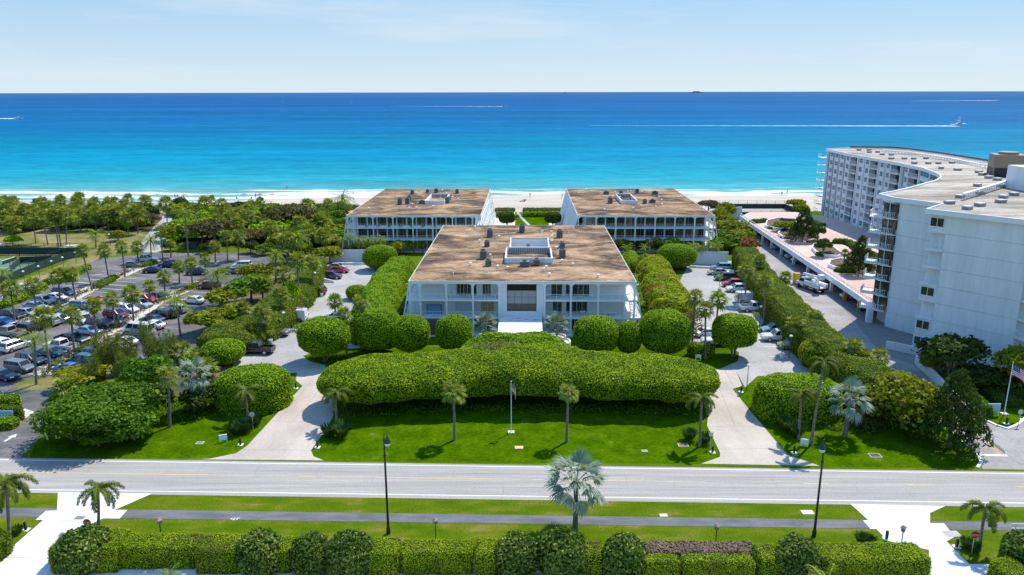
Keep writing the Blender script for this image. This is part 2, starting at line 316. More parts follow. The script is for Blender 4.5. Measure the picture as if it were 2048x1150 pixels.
L_pine = leafmat('casuarina_needles', [(0.083, 0.134, 0.0240), (0.166, 0.224, 0.0416), (0.270, 0.314, 0.0720)], 0.25)
L_sabal = leafmat('cabbage_palm_leaf', [(0.062, 0.110, 0.0149), (0.133, 0.199, 0.0257), (0.247, 0.309, 0.0446), (0.494, 0.508, 0.1139)], 0.25, nscale=0.8)
L_coco = leafmat('coconut_palm_leaf', [(0.052, 0.110, 0.0099), (0.124, 0.221, 0.0149), (0.247, 0.331, 0.0317), (0.515, 0.508, 0.0634)], 0.3, nscale=0.8)
L_fox = leafmat('plume_palm_leaf', [(0.046, 0.090, 0.0115), (0.099, 0.155, 0.0176), (0.167, 0.229, 0.0291), (0.304, 0.310, 0.0589)], 0.25, nscale=0.8)
L_bis = leafmat('silver_palm_leaf', [(0.104, 0.152, 0.115), (0.192, 0.264, 0.198), (0.288, 0.360, 0.275), (0.384, 0.440, 0.333)], 0.18, nscale=0.8)
L_flower = leafmat('pink_flower', [(0.2, 0.03, 0.06), (0.5, 0.1, 0.16), (0.55, 0.25, 0.25)], 0.2)
L_grassy = leafmat('ornamental_grass', [(0.02, 0.06, 0.012), (0.045, 0.11, 0.02), (0.08, 0.16, 0.03)], 0.25)
L_dune = leafmat('dune_scrub', [(0.06, 0.09, 0.02), (0.12, 0.15, 0.03), (0.2, 0.19, 0.07)], 0.2)
L_twig = leafmat('bare_twigs', [(0.12, 0.085, 0.06), (0.2, 0.14, 0.1), (0.28, 0.2, 0.15)], 0.0)

# ================================================================ ground, roads, beach, sea
def ground(name, polys, z, mat, kind='structure'):
    mb = MB()
    for p in polys: mb.sheet(p, z)
    return tag(mb.build(name, mat), kind=kind)
def lineY(p0, p1, x):     # a point on the straight line through two photo points at world x
    a, b = G(*p0), G(*p1); t = (x - a[0]) / (b[0] - a[0]); return (x, float(a[1] + (b[1] - a[1]) * t))
GX = 420
ground('ground', [[(-GX, -60), (GX, -60), (GX, 262), (-GX, 262)]], 0.0, M_verge)
# beach slopes down into the water
xs = np.linspace(-GX, GX, 170); ys = np.linspace(250, 330, 34); mb = MB(); V = []
for y in ys:
    for x in xs:
        shore = 292 + 6 * math.sin(x * 0.017 + 1.0) + 2.5 * math.sin(x * 0.06) + (0 if x > -30 else 0.05 * (x + 30))
        h = -0.9 * (y - shore) / 14.0 if y > shore - 16 else 1.03 + 0.03 * math.sin(x * 0.2)
        h += 0.05 * math.sin(x * 0.9 + y * 0.5) + 0.06 * math.sin(x * 0.31 - y)
        if y <= 256: h = -0.1
        elif y < 266: h = min(h, -0.1 + (y - 256) * 0.113)
        V.append((x, y, max(h, -2.6)))
nx = len(xs)
mb.add(V, [(j * nx + i, j * nx + i + 1, (j + 1) * nx + i + 1, (j + 1) * nx + i) for j in range(len(ys) - 1) for i in range(nx - 1)])
mb.smooth = True
tag(mb.build('beach', M_sand), kind='structure')

# the sea
m, n, l, b = pbsdf('sea_water'); MATS['sea'] = m
g = n.new('ShaderNodeNewGeometry'); sx = n.new('ShaderNodeSeparateXYZ'); l.new(g.outputs['Position'], sx.inputs[0])
def math_(op, a, bb=None, c=None):
    q = n.new('ShaderNodeMath'); q.operation = op
    for i, v in enumerate((a, bb, c)):
        if v is None: continue
        if isinstance(v, (int, float)): q.inputs[i].default_value = v
        else: l.new(v, q.inputs[i])
    return q.outputs[0]
def noise_(sc, det=4, rough=0.55, dist=0.0, w=(1, 1, 1)):
    mpn = n.new('ShaderNodeMapping'); mpn.inputs['Scale'].default_value = w; l.new(g.outputs['Position'], mpn.inputs[0])
    t = n.new('ShaderNodeTexNoise'); t.inputs['Scale'].default_value = sc; t.inputs['Detail'].default_value = det; t.inputs['Roughness'].default_value = rough
    t.inputs['Distortion'].default_value = dist; l.new(mpn.outputs[0], t.inputs['Vector']); return t.outputs['Fac']
Yw = sx.outputs['Y']
nb = noise_(0.004, 4, w=(0.35, 1, 1)); nm = noise_(0.03, 4, w=(0.25, 1, 1))
# shoreline coordinate: metres out from the water's edge, drifting sideways
Ys = math_('ADD', Yw, math_('MULTIPLY', math_('SUBTRACT', nb, 0.5), 60))
depth = math_('DIVIDE', 300.0, Ys)                     # 1 at the shore, 0 at the horizon
depth = math_('ADD', depth, math_('MULTIPLY', math_('SUBTRACT', nm, 0.5), 0.07))
rp = n.new('ShaderNodeValToRGB'); e = rp.color_ramp.elements
ST = [(0.0, (0.03, 0.115, 0.26)), (0.06, (0.012, 0.095, 0.25)), (0.28, (0.003, 0.12, 0.28)), (0.45, (0.0, 0.17, 0.3)), (0.62, (0.0, 0.205, 0.33)), (0.8, (0.012, 0.265, 0.35)), (0.9, (0.06, 0.31, 0.35)), (1.0, (0.18, 0.35, 0.33))]  # water colours by distance; first stop paled to paint in horizon haze
while len(e) < len(ST): e.new(0.5)
for i, (p, c) in enumerate(ST): e[i].position = p; e[i].color = (*c, 1)
l.new(depth, rp.inputs[0])
# wind streaks
wv = math_('MULTIPLY_ADD', math_('SUBTRACT', noise_(0.22, 6, 0.65, w=(0.3, 1, 1)), 0.5), 1.1, 1.0)
wv2 = math_('MULTIPLY_ADD', math_('SUBTRACT', noise_(0.025, 9, 0.8, w=(0.22, 1, 1)), 0.5), 1.25, 1.0)
wv3 = math_('MULTIPLY_ADD', math_('SUBTRACT', noise_(0.0035, 5, 0.6, w=(0.15, 1, 1)), 0.5), 0.9, 1.0)
wv = math_('MULTIPLY', math_('MULTIPLY', wv, wv2), wv3)
vs = n.new('ShaderNodeVectorMath'); vs.operation = 'SCALE'; l.new(rp.outputs[0], vs.inputs[0]); l.new(wv, vs.inputs['Scale'])
# breaking waves: three bands of foam near the beach, torn by noise
Yf = math_('ADD', Yw, math_('MULTIPLY', math_('SUBTRACT', noise_(0.012, 3, w=(1, 0.2, 1)), 0.5), 34))
tear = noise_(0.09, 6, 0.7, w=(0.35, 1.3, 1)); long_ = noise_(0.016, 3, w=(1, 0.5, 1))
def band(y0, w, thr, along):
    dd = math_('DIVIDE', math_('ABSOLUTE', math_('SUBTRACT', Yf, y0)), w)
    a = math_('SUBTRACT', 1.0, dd)
    lon = math_('MULTIPLY', math_('SUBTRACT', long_, along), 5.0)
    s_ = math_('ADD', math_('ADD', a, math_('MULTIPLY', math_('SUBTRACT', tear, thr), 3.4)), lon)
    q = n.new('ShaderNodeClamp'); l.new(math_('MULTIPLY', s_, 1.6), q.inputs[0])
    inside = n.new('ShaderNodeClamp'); l.new(math_('MULTIPLY', math_('SUBTRACT', 1.35, dd), 3.0), inside.inputs[0])
    return math_('MULTIPLY', q.outputs[0], inside.outputs[0])
foam = math_('MAXIMUM', band(300, 4.6, 0.56, 0.44), band(312, 6.0, 0.58, 0.46))
foam = math_('MAXIMUM', foam, band(323, 3.0, 0.64, 0.54))
foam = math_('MAXIMUM', foam, band(290, 1.8, 0.58, 0.46))
mf = n.new('ShaderNodeMixRGB'); mf.inputs['Color2'].default_value = (0.66, 0.7, 0.71, 1); l.new(foam, mf.inputs['Fac']); l.new(vs.outputs[0], mf.inputs['Color1'])
sdif = n.new('ShaderNodeBsdfDiffuse'); sgl = n.new('ShaderNodeBsdfGlossy'); sgl.inputs['Roughness'].default_value = 0.3; smix = n.new('ShaderNodeMixShader'); smix.inputs[0].default_value = 0.035
l.new(mf.outputs[0], sdif.inputs['Color']); l.new(sdif.outputs[0], smix.inputs[1]); l.new(sgl.outputs[0], smix.inputs[2]); l.new(smix.outputs[0], n['Material Output'].inputs['Surface'])
bp = n.new('ShaderNodeBump'); bp.inputs['Strength'].default_value = 0.8; bp.inputs['Distance'].default_value = 1.4
l.new(noise_(0.16, 6, 0.65, w=(0.4, 1, 1)), bp.inputs['Height']); l.new(bp.outputs[0], sdif.inputs['Normal']); l.new(bp.outputs[0], sgl.inputs['Normal'])
mb = MB(); mb.add([(-150000, 268, -0.45), (150000, 268, -0.45), (150000, 150000, -0.45), (-150000, 150000, -0.45)], [(0, 1, 2, 3)])
tag(mb.build('sea', m), kind='structure')

# the road and its paint
A0 = [(100, 917), (1500, 936)]; B0 = [(112, 986.5), (1500, 1006.5)]
def band_(p, q, z, mat, name): return ground(name, [[lineY(*p, -GX), lineY(*q, -GX), lineY(*q, GX), lineY(*p, GX)]], z, mat)
band_(A0, B0, 0.012, M_road, 'road')
def off(p, d): return [(a, b_ + d) for a, b_ in p]
mb = MB()
for P in ([(540, 927), (1500, 940)], [(540, 985.8), (1500, 998.8)]):
    a, c = lineY(*P, -GX), lineY(*P, GX); mb.strip([a, c], 0.13, None, 0.018)
tag(mb.build('edge_line_marking', M_white), kind='structure')
mb = MB(); P = [(100, 945.6), (1600, 967)]
a, c = lineY(*P, -GX), lineY(*P, lineY(*P, 0)[0] + 20.5); mb.strip([a, c], 0.14, None, 0.018)
for (u0, u1) in ((1607, 1658), (1815, 1868), (2030, 2085)):
    p_, q_ = XY(u0, 967 + (u0 - 1600) * .0143), XY(u1, 967 + (u1 - 1600) * .0143); mb.strip([p_, q_], 0.16, None, 0.018)
tag(mb.build('centre_line_marking', M_lineY), kind='structure')
mb = MB()
for P_s in ([(540, 941), (1500, 955)], [(540, 968), (1500, 982)], [(540, 922.5), (1500, 936.5)]):
    a, c = lineY(*P_s, -GX), lineY(*P_s, GX); mb.strip([(a[0] + (c[0] - a[0]) * t / 90, a[1] + (c[1] - a[1]) * t / 90 + rng.normal(0, .03)) for t in range(91)], 0.045, None, 0.0165)
for k_s in range(26):
    xx = -75 + k_s * 6.1 + rng.uniform(-2, 2); y0 = lineY((540, 922.5), (1500, 936.5), xx)[1]; yy = y0 - rng.uniform(0, 5); ln = rng.uniform(1, 3.2)
    mb.strip([(xx + rng.normal(0, .12), yy - ln * q / 5) for q in range(6)], 0.03, None, 0.0166)
tag(mb.build('road_crack', solid('sealed_crack', (.2, .2, .2), .8)), kind='structure')
# footpath
PT, PB = [(270, 1019.5), (1738, 1040.5)], [(270, 1037), (1738, 1057.5)]
band_(PT, PB, 0.016, M_path, 'path')
# white driveways by the camera side of the road
ground('driveway', [XYs([(116, 985), (304, 987.5), (230, 1020), (255, 1020), (239, 1037.5), (207, 1037), (150, 1062), (108, 1090), (112, 1190), (-60, 1230), (-60, 1160), (0, 1115), (87, 1040), (71, 1040), (92, 1022), (114, 1021)])], 0.022, M_conc)
ground('driveway', [XYs([(1700.7, 1008), (1890.7, 1012.5), (1860, 1026), (1860, 1046.6), (1888, 1047), (1909, 1074), (1893, 1083), (1975, 1165), (2010, 1200), (1858, 1200), (1858, 1100), (1775, 1082), (1770, 1076.6), (1753, 1058.4), (1740.8, 1058), (1726, 1041), (1736.8, 1040.5)])], 0.022, M_conc)
ground('courtyard_paving', [XYs([(-60, 1128), (2300, 1128), (2300, 1500), (-400, 1500)])], 0.008, M_conc)
mb = MB()
for seg in ([(0, 1115), (103, 1117)], [(118, 1042), (165, 1043)], [(1862, 1144), (1935, 1145)], [(1768, 1023), (1800, 1021)], [(1765, 1035), (1812, 1066)], [(1771, 1070), (1800, 1066)]):
    mb.strip(XYs(seg), 0.05, None, 0.027)
tag(mb.build('driveway_joint', solid('joint', (0.2, 0.2, 0.2), 0.9)), kind='structure')
# front lawn in deep green
ground('lawn', [XYs([(430, 917), (500, 893), (610, 780), (600, 760), (380, 760), (100, 800), (60, 917)]),
                XYs([(648, 921), (627, 913), (622, 901), (660, 850), (668, 815), (640, 760), (1420, 745), (1414, 851), (1440, 905), (1440, 913), (1402, 927.5), (1000, 926)]),
                XYs([(1640, 934), (1580, 910), (1503, 825), (1465, 778), (1480, 770), (1640, 750), (1900, 860), (1958, 912), (1955, 930), (1940, 935.5)])], 0.006, M_lawn)
ground('entry_drive', [XYs([(400, 919), (423, 917), (472, 907), (495, 891), (605, 772), (592, 761), (594, 743.5), (650, 730.6), (660, 760), (674, 815), (658, 850), (622, 901), (627, 913), (648, 921)]),
                       XYs([(1440, 738), (1471, 739), (1484, 772), (1465, 778), (1503, 825), (1575, 910), (1640, 932), (1402, 927.5), (1440, 914), (1440, 905), (1414, 851), (1420, 800), (1418, 738)])], 0.02, M_pink)
mb = MB()
for seg in ([(560, 800), (600, 803), (650, 803)], [(600, 770), (655, 772)], [(545, 843), (650, 845)], [(480, 899), (622, 901)], [(553, 843), (640, 745)], [(585, 843), (648, 770)], [(1418, 793), (1480, 795)], [(1416, 853), (1525, 853)], [(1437, 899), (1560, 897)], [(1425, 745), (1470, 853)], [(1450, 742), (1512, 853)], [(1418, 766), (1470, 766)]):
    mb.strip(XYs(seg), 0.045, None, 0.025)
tag(mb.build('drive_joint', solid('joint2', (0.25, 0.23, 0.21), 0.9)), kind='structure')
# courts of the apartment houses (light asphalt)
ground('parking_court', [XYs([(460, 760), (470, 700), (520, 650), (575, 605), (640, 560), (665, 522), (765, 522), (780, 560), (760, 640), (735, 700), (650, 732), (594, 745)]),
                         XYs([(1380, 522), (1470, 522), (1560, 580), (1660, 680), (1640, 750), (1515, 752), (1490, 775), (1471, 740), (1418, 739), (1395, 700), (1330, 620)])], 0.010, M_asph2)
ground('island_lawn', [XYs([(606, 712), (640, 700), (760, 694), (1290, 696), (1440, 680), (1478, 705), (1476, 722), (1440, 738), (1300, 735), (760, 730), (700, 722), (655, 731), (620, 723)])], 0.016, M_lawn)
mb = MB()
mb.strip(XYs([(478, 702), (530, 652), (590, 605), (622, 582)]), 0.35, 0.0, 0.14)
mb.strip(XYs([(670, 529), (760, 529), (762, 540)]), 0.35, 0.0, 0.5)
mb.strip(XYs([(1378, 535), (1420, 537), (1470, 545)]), 0.35, 0.0, 0.5)
tag(mb.build('kerb', M_trim), kind='structure')
# parking bay lines of the two courts
mb = MB()
for k in range(11):
    t = k / 10; a = np.array(XY(478, 702)) * (1 - t) + np.array(XY(622, 582)) * t
    mb.strip([tuple(a), (a[0] + 4.8, a[1] - 0.3)], 0.1, None, 0.016)
for k in range(13):
    t = k / 12; a = np.array(XY(1600, 712)) * (1 - t) + np.array(XY(1468, 545)) * t
    mb.strip([tuple(a), (a[0] - 4.8, a[1] - 0.3)], 0.1, None, 0.016)
tag(mb.build('bay_marking', M_white), kind='structure')

# the public car park on the left
ground('car_park', [XYs([(-260, 760), (-400, 560), (0, 592), (90, 558), (175, 528), (200, 516), (330, 506), (530, 505), (545, 520), (500, 560), (470, 620), (400, 690), (300, 740), (180, 762), (110, 778), (95, 800), (100, 835), (85, 870), (40, 916), (-200, 914)])], 0.008, M_asph)
ground('park_clearing', [XYs([(-160, 507), (-160, 455), (150, 455), (330, 470), (345, 498), (200, 514), (170, 524), (0, 510)])], 0.006, M_dryg)
ground('wood_floor', [[(-GX, 196), XY(150, 470), XY(340, 478), XY(560, 500), XY(700, 520), (-44, 180), (-44, 262), (-GX, 262)]], 0.004, M_earth)
ground('garage_apron', [XYs([(1690, 620), (1800, 650), (1860, 700), (1835, 735), (1760, 705)])], 0.0185, solid('apron_asphalt', (0.22, 0.215, 0.21), .9, var=.15, scale=1))
ground('planting_bed', [XYs([(330, 745), (300, 740), (400, 690), (470, 620), (500, 560), (545, 520), (530, 500), (700, 500), (690, 520), (640, 560), (560, 620), (470, 690), (455, 760), (420, 800), (330, 790)])], 0.018, M_earth)
ground('dry_verge', [XYs([(-200, 600), (-200, 570), (0, 575), (75, 548), (160, 514), (205, 512), (180, 530), (90, 562), (0, 596)])], 0.005, M_dryg)
ground('oil_stain', [XYs([(1972, 883), (1980, 882), (1995, 890), (2008, 900), (2012, 911), (2004, 910), (1990, 898), (1978, 890)])], 0.016, solid('oil_stain', (.07, .065, .06), .6, var=.5, scale=2))
ground('sandy_path', [XYs([(338, 405), (352, 404), (349, 428), (356, 445), (330, 470), (322, 505), (266, 505), (300, 462), (322, 440), (328, 425)])], 0.014, M_asph2)
mb = MB()
MED = [[(-40, 664), (0, 653), (60, 640), (110, 616), (160, 590), (200, 568), (240, 553), (275, 537), (312, 521)],
       [(88, 752), (130, 722), (170, 694), (215, 664), (260, 640), (310, 608), (350, 590), (385, 574), (412, 561)]]
for Mx in MED: mb.strip(XYs(Mx), 3.0, 0.0, 0.13)
tag(mb.build('median_pavement', M_kerb), kind='structure')
mb = MB(); k = 0
for Mx in MED:
    P = [Vector(p) for p in XYs(Mx)]
    for s_ in (-1, 1):
        for i in range(len(P) - 1):
            d = P[i + 1] - P[i]; L_ = d.length; d.normalize(); nn = Vector((-d.y, d.x)) * 1.62 * s_; q = 0.4
            while q + 1.9 < L_:
                a = P[i] + d * q + nn; c = P[i] + d * (q + 1.9) + nn; mb.beam((a.x, a.y, 0.09), (c.x, c.y, 0.09), 0.18, 0.17); q += 2.7
tag(mb.build('wheel_stop_kerb', M_yel), kind='structure')
mb = MB()
for Mx in MED:
    P = [Vector(p) for p in XYs(Mx)]
    for s_ in (-1, 1):
        for i in range(len(P) - 1):
            d = P[i + 1] - P[i]; L_ = d.length; d.normalize(); q = 0.2
            while q < L_:
                a = P[i] + d * q; ang = -0.26; dx, dy = math.cos(ang), math.sin(ang)
                mb.strip([(a.x + s_ * 1.9 * dx, a.y + s_ * 1.9 * dy), (a.x + s_ * 7.0 * dx, a.y + s_ * 7.0 * dy)], 0.11, None, 0.014); q += 2.9
tag(mb.build('bay_marking', M_white), kind='structure')
ground('island_grass', [XYs([(24, 778), (45, 758), (85, 756), (118, 752), (108, 778), (60, 781)])], 0.015, M_dryg)
ground('roadside_grass', [XYs([(-200, 870), (-200, 830), (0, 820), (40, 838), (10, 860), (0, 866), (-40, 885)])], 0.014, M_lawn)
ground('gravel_corner', [XYs([(40, 845), (46, 816), (70, 824), (52, 836)])], 0.016, M_kerb)
# painted arrow on the entrance
mb = MB(); a = np.array(XY(9, 883)); c = np.array(XY(34, 868)); d = (c - a) / np.linalg.norm(c - a); nn = np.array((-d[1], d[0])); t = a + d * np.linalg.norm(c - a) * .55
mb.add([(*(a - nn * .16), .02), (*(t - nn * .16), .02), (*(t + nn * .16), .02), (*(a + nn * .16), .02), (*(t - nn * .5), .02), (*c, .02), (*(t + nn * .5), .02)], [(0, 1, 2, 3), (4, 5, 6)])
tag(mb.build('arrow_marking', M_white), kind='structure')
# side road of the tower and its entrance
ground('side_road', [XYs([(1478, 440), (1500, 440), (1860, 720), (1975, 800), (2300, 830), (2300, 944), (1965, 938), (1958, 912), (1900, 862), (1800, 800), (1640, 650), (1500, 520), (1470, 450)])], 0.012,
       ramped('side_asphalt', [(0.3, (0.26, 0.25, 0.24)), (0.7, (0.36, 0.345, 0.33))], (0.2, 0.2, 0.2), 0.85, stops2=[(0.3, (0.85, 0.85, 0.85)), (0.7, (1.1, 1.1, 1.1))], scale2=(2, 2, 2), mix2=0.8))
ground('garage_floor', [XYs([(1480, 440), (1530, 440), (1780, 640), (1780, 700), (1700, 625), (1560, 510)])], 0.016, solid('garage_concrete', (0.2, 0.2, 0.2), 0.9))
mb = MB()
mb.strip(XYs([(1912, 872), (1935, 892), (1955, 909), (1962, 925), (1955, 936)]), 0.3, 0.0, 0.14)
mb.strip(XYs([(1965, 838), (1990, 850), (2015, 858), (2035, 850), (2060, 830)]), 0.3, 0.0, 0.14)
tag(mb.build('kerb', M_trim), kind='structure')
mb = MB(); mb.strip(XYs([(1960, 910), (2014, 911)]), 0.45, None, 0.02); mb.strip(XYs([(2040, 838), (2075, 846)]), 0.5, None, 0.02)
tag(mb.build('stop_line_marking', M_white), kind='structure')
mb = MB(); mb.strip(XYs([(1943, 862), (1975, 887), (2005, 910)]), 0.12, None, 0.02); mb.strip(XYs([(1947, 862), (1979, 887), (2010, 910)]), 0.12, None, 0.02)
tag(mb.build('centre_line_marking', M_lineY), kind='structure')
ground('entrance_lawn', [XYs([(1966, 836), (1990, 848), (2015, 855), (2035, 846), (2090, 790), (2070, 740), (1930, 740), (1915, 780)])], 0.018, M_lawn)
ground('tower_garden', [XYs([(1835, 700), (1870, 745), (1975, 812), (2150, 812), (2150, 730), (1990, 725)])], 0.015, M_mulch)
# characters painted on the footpath
mb = MB()
for seg in ([(461.5, 1039.5), (464.5, 1036.2)], [(467, 1036.6), (471.5, 1036.6), (465, 1040.2), (470, 1040.2)], [(474, 1036.3), (479.5, 1036.3)], [(476.5, 1036.3), (473, 1039.8)]): mb.strip(XYs(seg), 0.09, None, 0.022)
tag(mb.build('path_number_marking', M_white), kind='structure')
# garden between the two seaward houses
ground('garden_lawn', [XYs([(1030, 453), (1040, 428), (1096, 428), (1098, 453)])], 0.02, M_lawn)
ground('garden_terrace', [XYs([(960, 470), (990, 415), (1030, 415), (1030, 470)]), XYs([(1098, 470), (1096, 428), (1135, 428), (1150, 470)])], 0.018, M_kerb)
mb = MB()
for k in range(14):
    t = k / 13; u = 1036 + (1062 - 1036) * t ** 1.2; v = 426 + (454 - 426) * t; x, y = XY(u, v); mb.cbox(x, y, 0.05, 0.95, 1.1, 0.05, rz=0.5)
tag(mb.build('stepping_stones', M_conc), kind='structure')
# ================================================================ the three low houses
ZL1, ZL2, ZR = 3.3, 6.35, 9.5
def rail_mb(p0, p1, z, h=0.95, step=0.42, w=0.035):
    mb = MB(); a = Vector((p0[0], p0[1], 0)); b_ = Vector((p1[0], p1[1], 0)); L_ = (b_ - a).length
    mb.beam((a.x, a.y, z + h), (b_.x, b_.y, z + h), 0.07, 0.05); mb.beam((a.x, a.y, z + 0.12), (b_.x, b_.y, z + 0.12), 0.04, 0.04)
    k = max(1, int(L_ / step))
    for i in range(k + 1):
        p = a.lerp(b_, i / k); ww = 0.07 if i % 4 == 0 else w; mb.beam((p.x, p.y, z + 0.02), (p.x, p.y, z + h - 0.03), ww, ww)
    return mb
def window_part(root, x0, x1, z0, z1, y, n=2, rows=1, mat=None, frame=0.07, fm=None, split=False):
    """frame in front of a wall facing -y, panes set back inside it"""
    f = MB()
    f.box(x0, y - 0.07, z0, x1, y - 0.002, z0 + frame); f.box(x0, y - 0.07, z1 - frame, x1, y - 0.002, z1)
    f.box(x0, y - 0.07, z0 + frame, x0 + frame, y - 0.002, z1 - frame); f.box(x1 - frame, y - 0.07, z0 + frame, x1, y - 0.002, z1 - frame)
    w = (x1 - x0 - 2 * frame) / n; hh = (z1 - z0 - 2 * frame) / rows
    for i in range(1, n): f.box(x0 + frame + w * i - frame * .35, y - 0.065, z0 + frame, x0 + frame + w * i + frame * .35, y - 0.002, z1 - frame)
    for j in range(1, rows): f.box(x0 + frame, y - 0.06, z0 + frame + hh * j - frame * .35, x1 - frame, y - 0.003, z0 + frame + hh * j + frame * .35)
    wf = f.build('window', fm or M_trim, root)
    for i in range(n):
        for j in range(rows):
            mt = mat(i, j) if callable(mat) else (mat or M_glass2)
            MB().box(x0 + frame + w * i + .02, y - 0.03, z0 + frame + hh * j + .02, x0 + frame + w * (i + 1) - .02, y - 0.004, z0 + frame + hh * (j + 1) - .02).build('pane', mt, wf)
    return wf
def house(name, label, loc, rz, W, Dp, colx, hole=None, well=None, wins=(), mull=None, centre=None, plain_left=False, group=None, v=2.5):
    root = empty(name, label, 'apartment house', (*loc, 0), rz, group)
    # roof: covering over a white slab, open over the inner court
    sl = MB(); cv = MB(); hx = hole or (W / 2, W / 2, Dp / 2, Dp / 2)
    def ring(mb, o, z0, z1, hh):
        if hole:
            mb.box(o, o, z0, W - o, hh[2], z1); mb.box(o, hh[3], z0, W - o, Dp - o, z1)
            mb.box(o, hh[2], z0, hh[0], hh[3], z1); mb.box(hh[1], hh[2], z0, W - o, hh[3], z1)
        else: mb.box(o, o, z0, W - o, Dp - o, z1)
    ring(sl, 0, ZR - 0.42, ZR - 0.06, hx); ring(cv, 0.16, ZR - 0.06, ZR, hx)
    roof = sl.build('roof', M_trim, root); cv.build('roof_covering', M_roof, roof)
    ed = MB()
    for b_ in ((0, 0, W, .15), (0, Dp - .15, W, Dp), (0, .15, .15, Dp - .15), (W - .15, .15, W, Dp - .15)): ed.box(b_[0], b_[1], ZR - .06, b_[2], b_[3], ZR + .05)
    ed.build('roof_edge', solid('roof_edge_metal', (0.55, 0.52, 0.47), 0.7, var=.15, scale=1), roof)
    # walls
    wl_ = MB(); s_ = 1.6
    if hole:
        h = hole
        wl_.box(s_, v, 0, W - s_, h[2] - .002, ZR - .42); wl_.box(s_, h[3] + .002, 0, W - s_, Dp - v, ZR - .42)
        wl_.box(s_, h[2], 0, h[0] - .002, h[3], ZR - .42); wl_.box(h[1] + .002, h[2], 0, W - s_, h[3], ZR - .42)
    else: wl_.box(s_, v, 0, W - s_, Dp - v, ZR - .42)
    wl_.build('wall', M_wallp, root)
    # vertical joints of the wall cladding
    jm = MB(); x = s_ + .3
    while x < W - s_: jm.box(x, v - .03, 0, x + .05, v - .001, ZR - .43); x += 1.22
    jm.build('wall_batten', M_wallp, root)
    # verandah floors reaching further out at the lower levels
    for z, o in ((ZL2, 0.45), (ZL1, 1.0)):
        fm = MB()
        if centre: fm.box(-o, 0, z - .26, centre[0] + .14, v - .003, z); fm.box(centre[1] - .14, 0, z - .26, W + o, v - .003, z)
        else: fm.box(-o, 0, z - .26, W + o, v - .003, z)
        fm.box(-o, v, z - .26, s_ - .003, Dp - v, z); fm.box(W - s_ + .003, v, z - .26, W + o, Dp - v, z); fm.box(-o, Dp - v + .003, z - .26, W + o, Dp, z)
        fm.build('verandah_floor', M_trim, root)
    fm = MB(); fm.box(-1.7, -.6, 0, W + 1.7, Dp + .5, .32); fm.build('plinth', M_wallp, root)
    # columns with brackets
    for x in colx:
        c = MB(); c.box(x - .14, .02, .32, x + .14, .3, ZR - .43)
        for sg in (-1, 1):
            for z in (ZR - .43, ):
                c.add([(x + sg * .14, .06, z), (x + sg * .62, .06, z), (x + sg * .3, .06, z - .16), (x + sg * .14, .06, z - .5), (x + sg * .14, .26, z), (x + sg * .62, .26, z), (x + sg * .3, .26, z - .16), (x + sg * .14, .26, z - .5)],
                      [(0, 1, 2, 3), (7, 6, 5, 4), (0, 4, 5, 1), (1, 5, 6, 2), (2, 6, 7, 3)])
        c.build('column', M_trim, root)
    ny = int(Dp / 4.6)
    for sg, xb in ((-1, 0), (1, W)):
        if plain_left and sg == -1: continue
        for k in range(ny + 1):
            y = .2 + k * (Dp - .4) / ny; MB().beam((xb + sg * 1.65, y, .3), (xb - sg * .15, y, ZR - .44), .2, .2).build('raking_post', M_trim, root)
        for z, o in ((ZL2, .38), (ZL1, .92)):
            for k in range(ny):
                y0 = .35 + k * (Dp - .4) / ny; y1 = .05 + (k + 1) * (Dp - .4) / ny; rail_mb((xb + sg * o, y0), (xb + sg * o, y1), z, step=.6).build('railing', M_rail, root)
    if plain_left:      # a leaning blank screen wall
        w_ = MB(); w_.add([(-2.2, .05, .3), (-2.2, Dp - .05, .3), (-.05, Dp - .05, ZR - .43), (-.05, .05, ZR - .43), (-1.9, .05, .3), (-1.9, Dp - .05, .3), (.2, Dp - .05, ZR - .43), (.2, .05, ZR - .43)],
                          [(0, 3, 2, 1), (4, 5, 6, 7), (0, 1, 5, 4), (0, 4, 7, 3), (1, 2, 6, 5), (3, 7, 6, 2)]); w_.build('screen_wall', M_stucco, root)
    xs_ = list(colx)
    for z in (ZL2, ZL1):
        for a, c_ in zip(xs_[:-1], xs_[1:]):
            if centre and a >= centre[0] - .5 and c_ <= centre[1] + .5: continue
            rail_mb((a + .16, .16), (c_ - .16, .16), z).build('railing', M_rail, root)
    for (x0, x1, z0, z1, nn, mt) in wins: window_part(root, x0, x1, z0, z1, v, nn, 1, mt)
    # outside stairs at the corner
    for sg, xb in ((-1, .2), (1, W - .2)):
        if plain_left and sg == -1: continue
        for (za, zb, ya, yb) in ((.3, ZL1, 5.2, .9), (ZL1, ZL2, .9, 5.2)):
            st = MB(); xa = xb + sg * .1; n_ = 9
            for i in range(n_):
                t = (i + .5) / n_; st.box(xa - .5, ya + (yb - ya) * t - .17, za + (zb - za) * t - .05, xa + .5, ya + (yb - ya) * t + .17, za + (zb - za) * t)
            for q in (-.55, .55): st.beam((xa + q, ya, za), (xa + q, yb, zb - .1), .07, .28); st.beam((xa + q, ya, za + .95), (xa + q, yb, zb + .85), .05, .05)
            st.build('stair', M_trim, root)
    if well:
        a = well; wm = MB(); t = .25; h = 1.05
        wm.box(a[0], a[2], ZR + .001, a[1], a[2] + t, ZR + h); wm.box(a[0], a[3] - t, ZR + .001, a[1], a[3], ZR + h + .15)
        wm.box(a[0], a[2] + t, ZR + .001, a[0] + t, a[3] - t, ZR + h); wm.box(a[1] - t, a[2] + t, ZR + .001, a[1], a[3] - t, ZR + h)
        wm.build('roof_parapet', M_stucco, roof)
        lv = MB()
        x = a[0] + .5
        while x < a[1] - .5: lv.box(x, a[3] - t - .05, ZR + .1, x + .28, a[3] - t - .002, ZR + h - .05); x += .36
        lv.build('louvre', M_gray, roof)
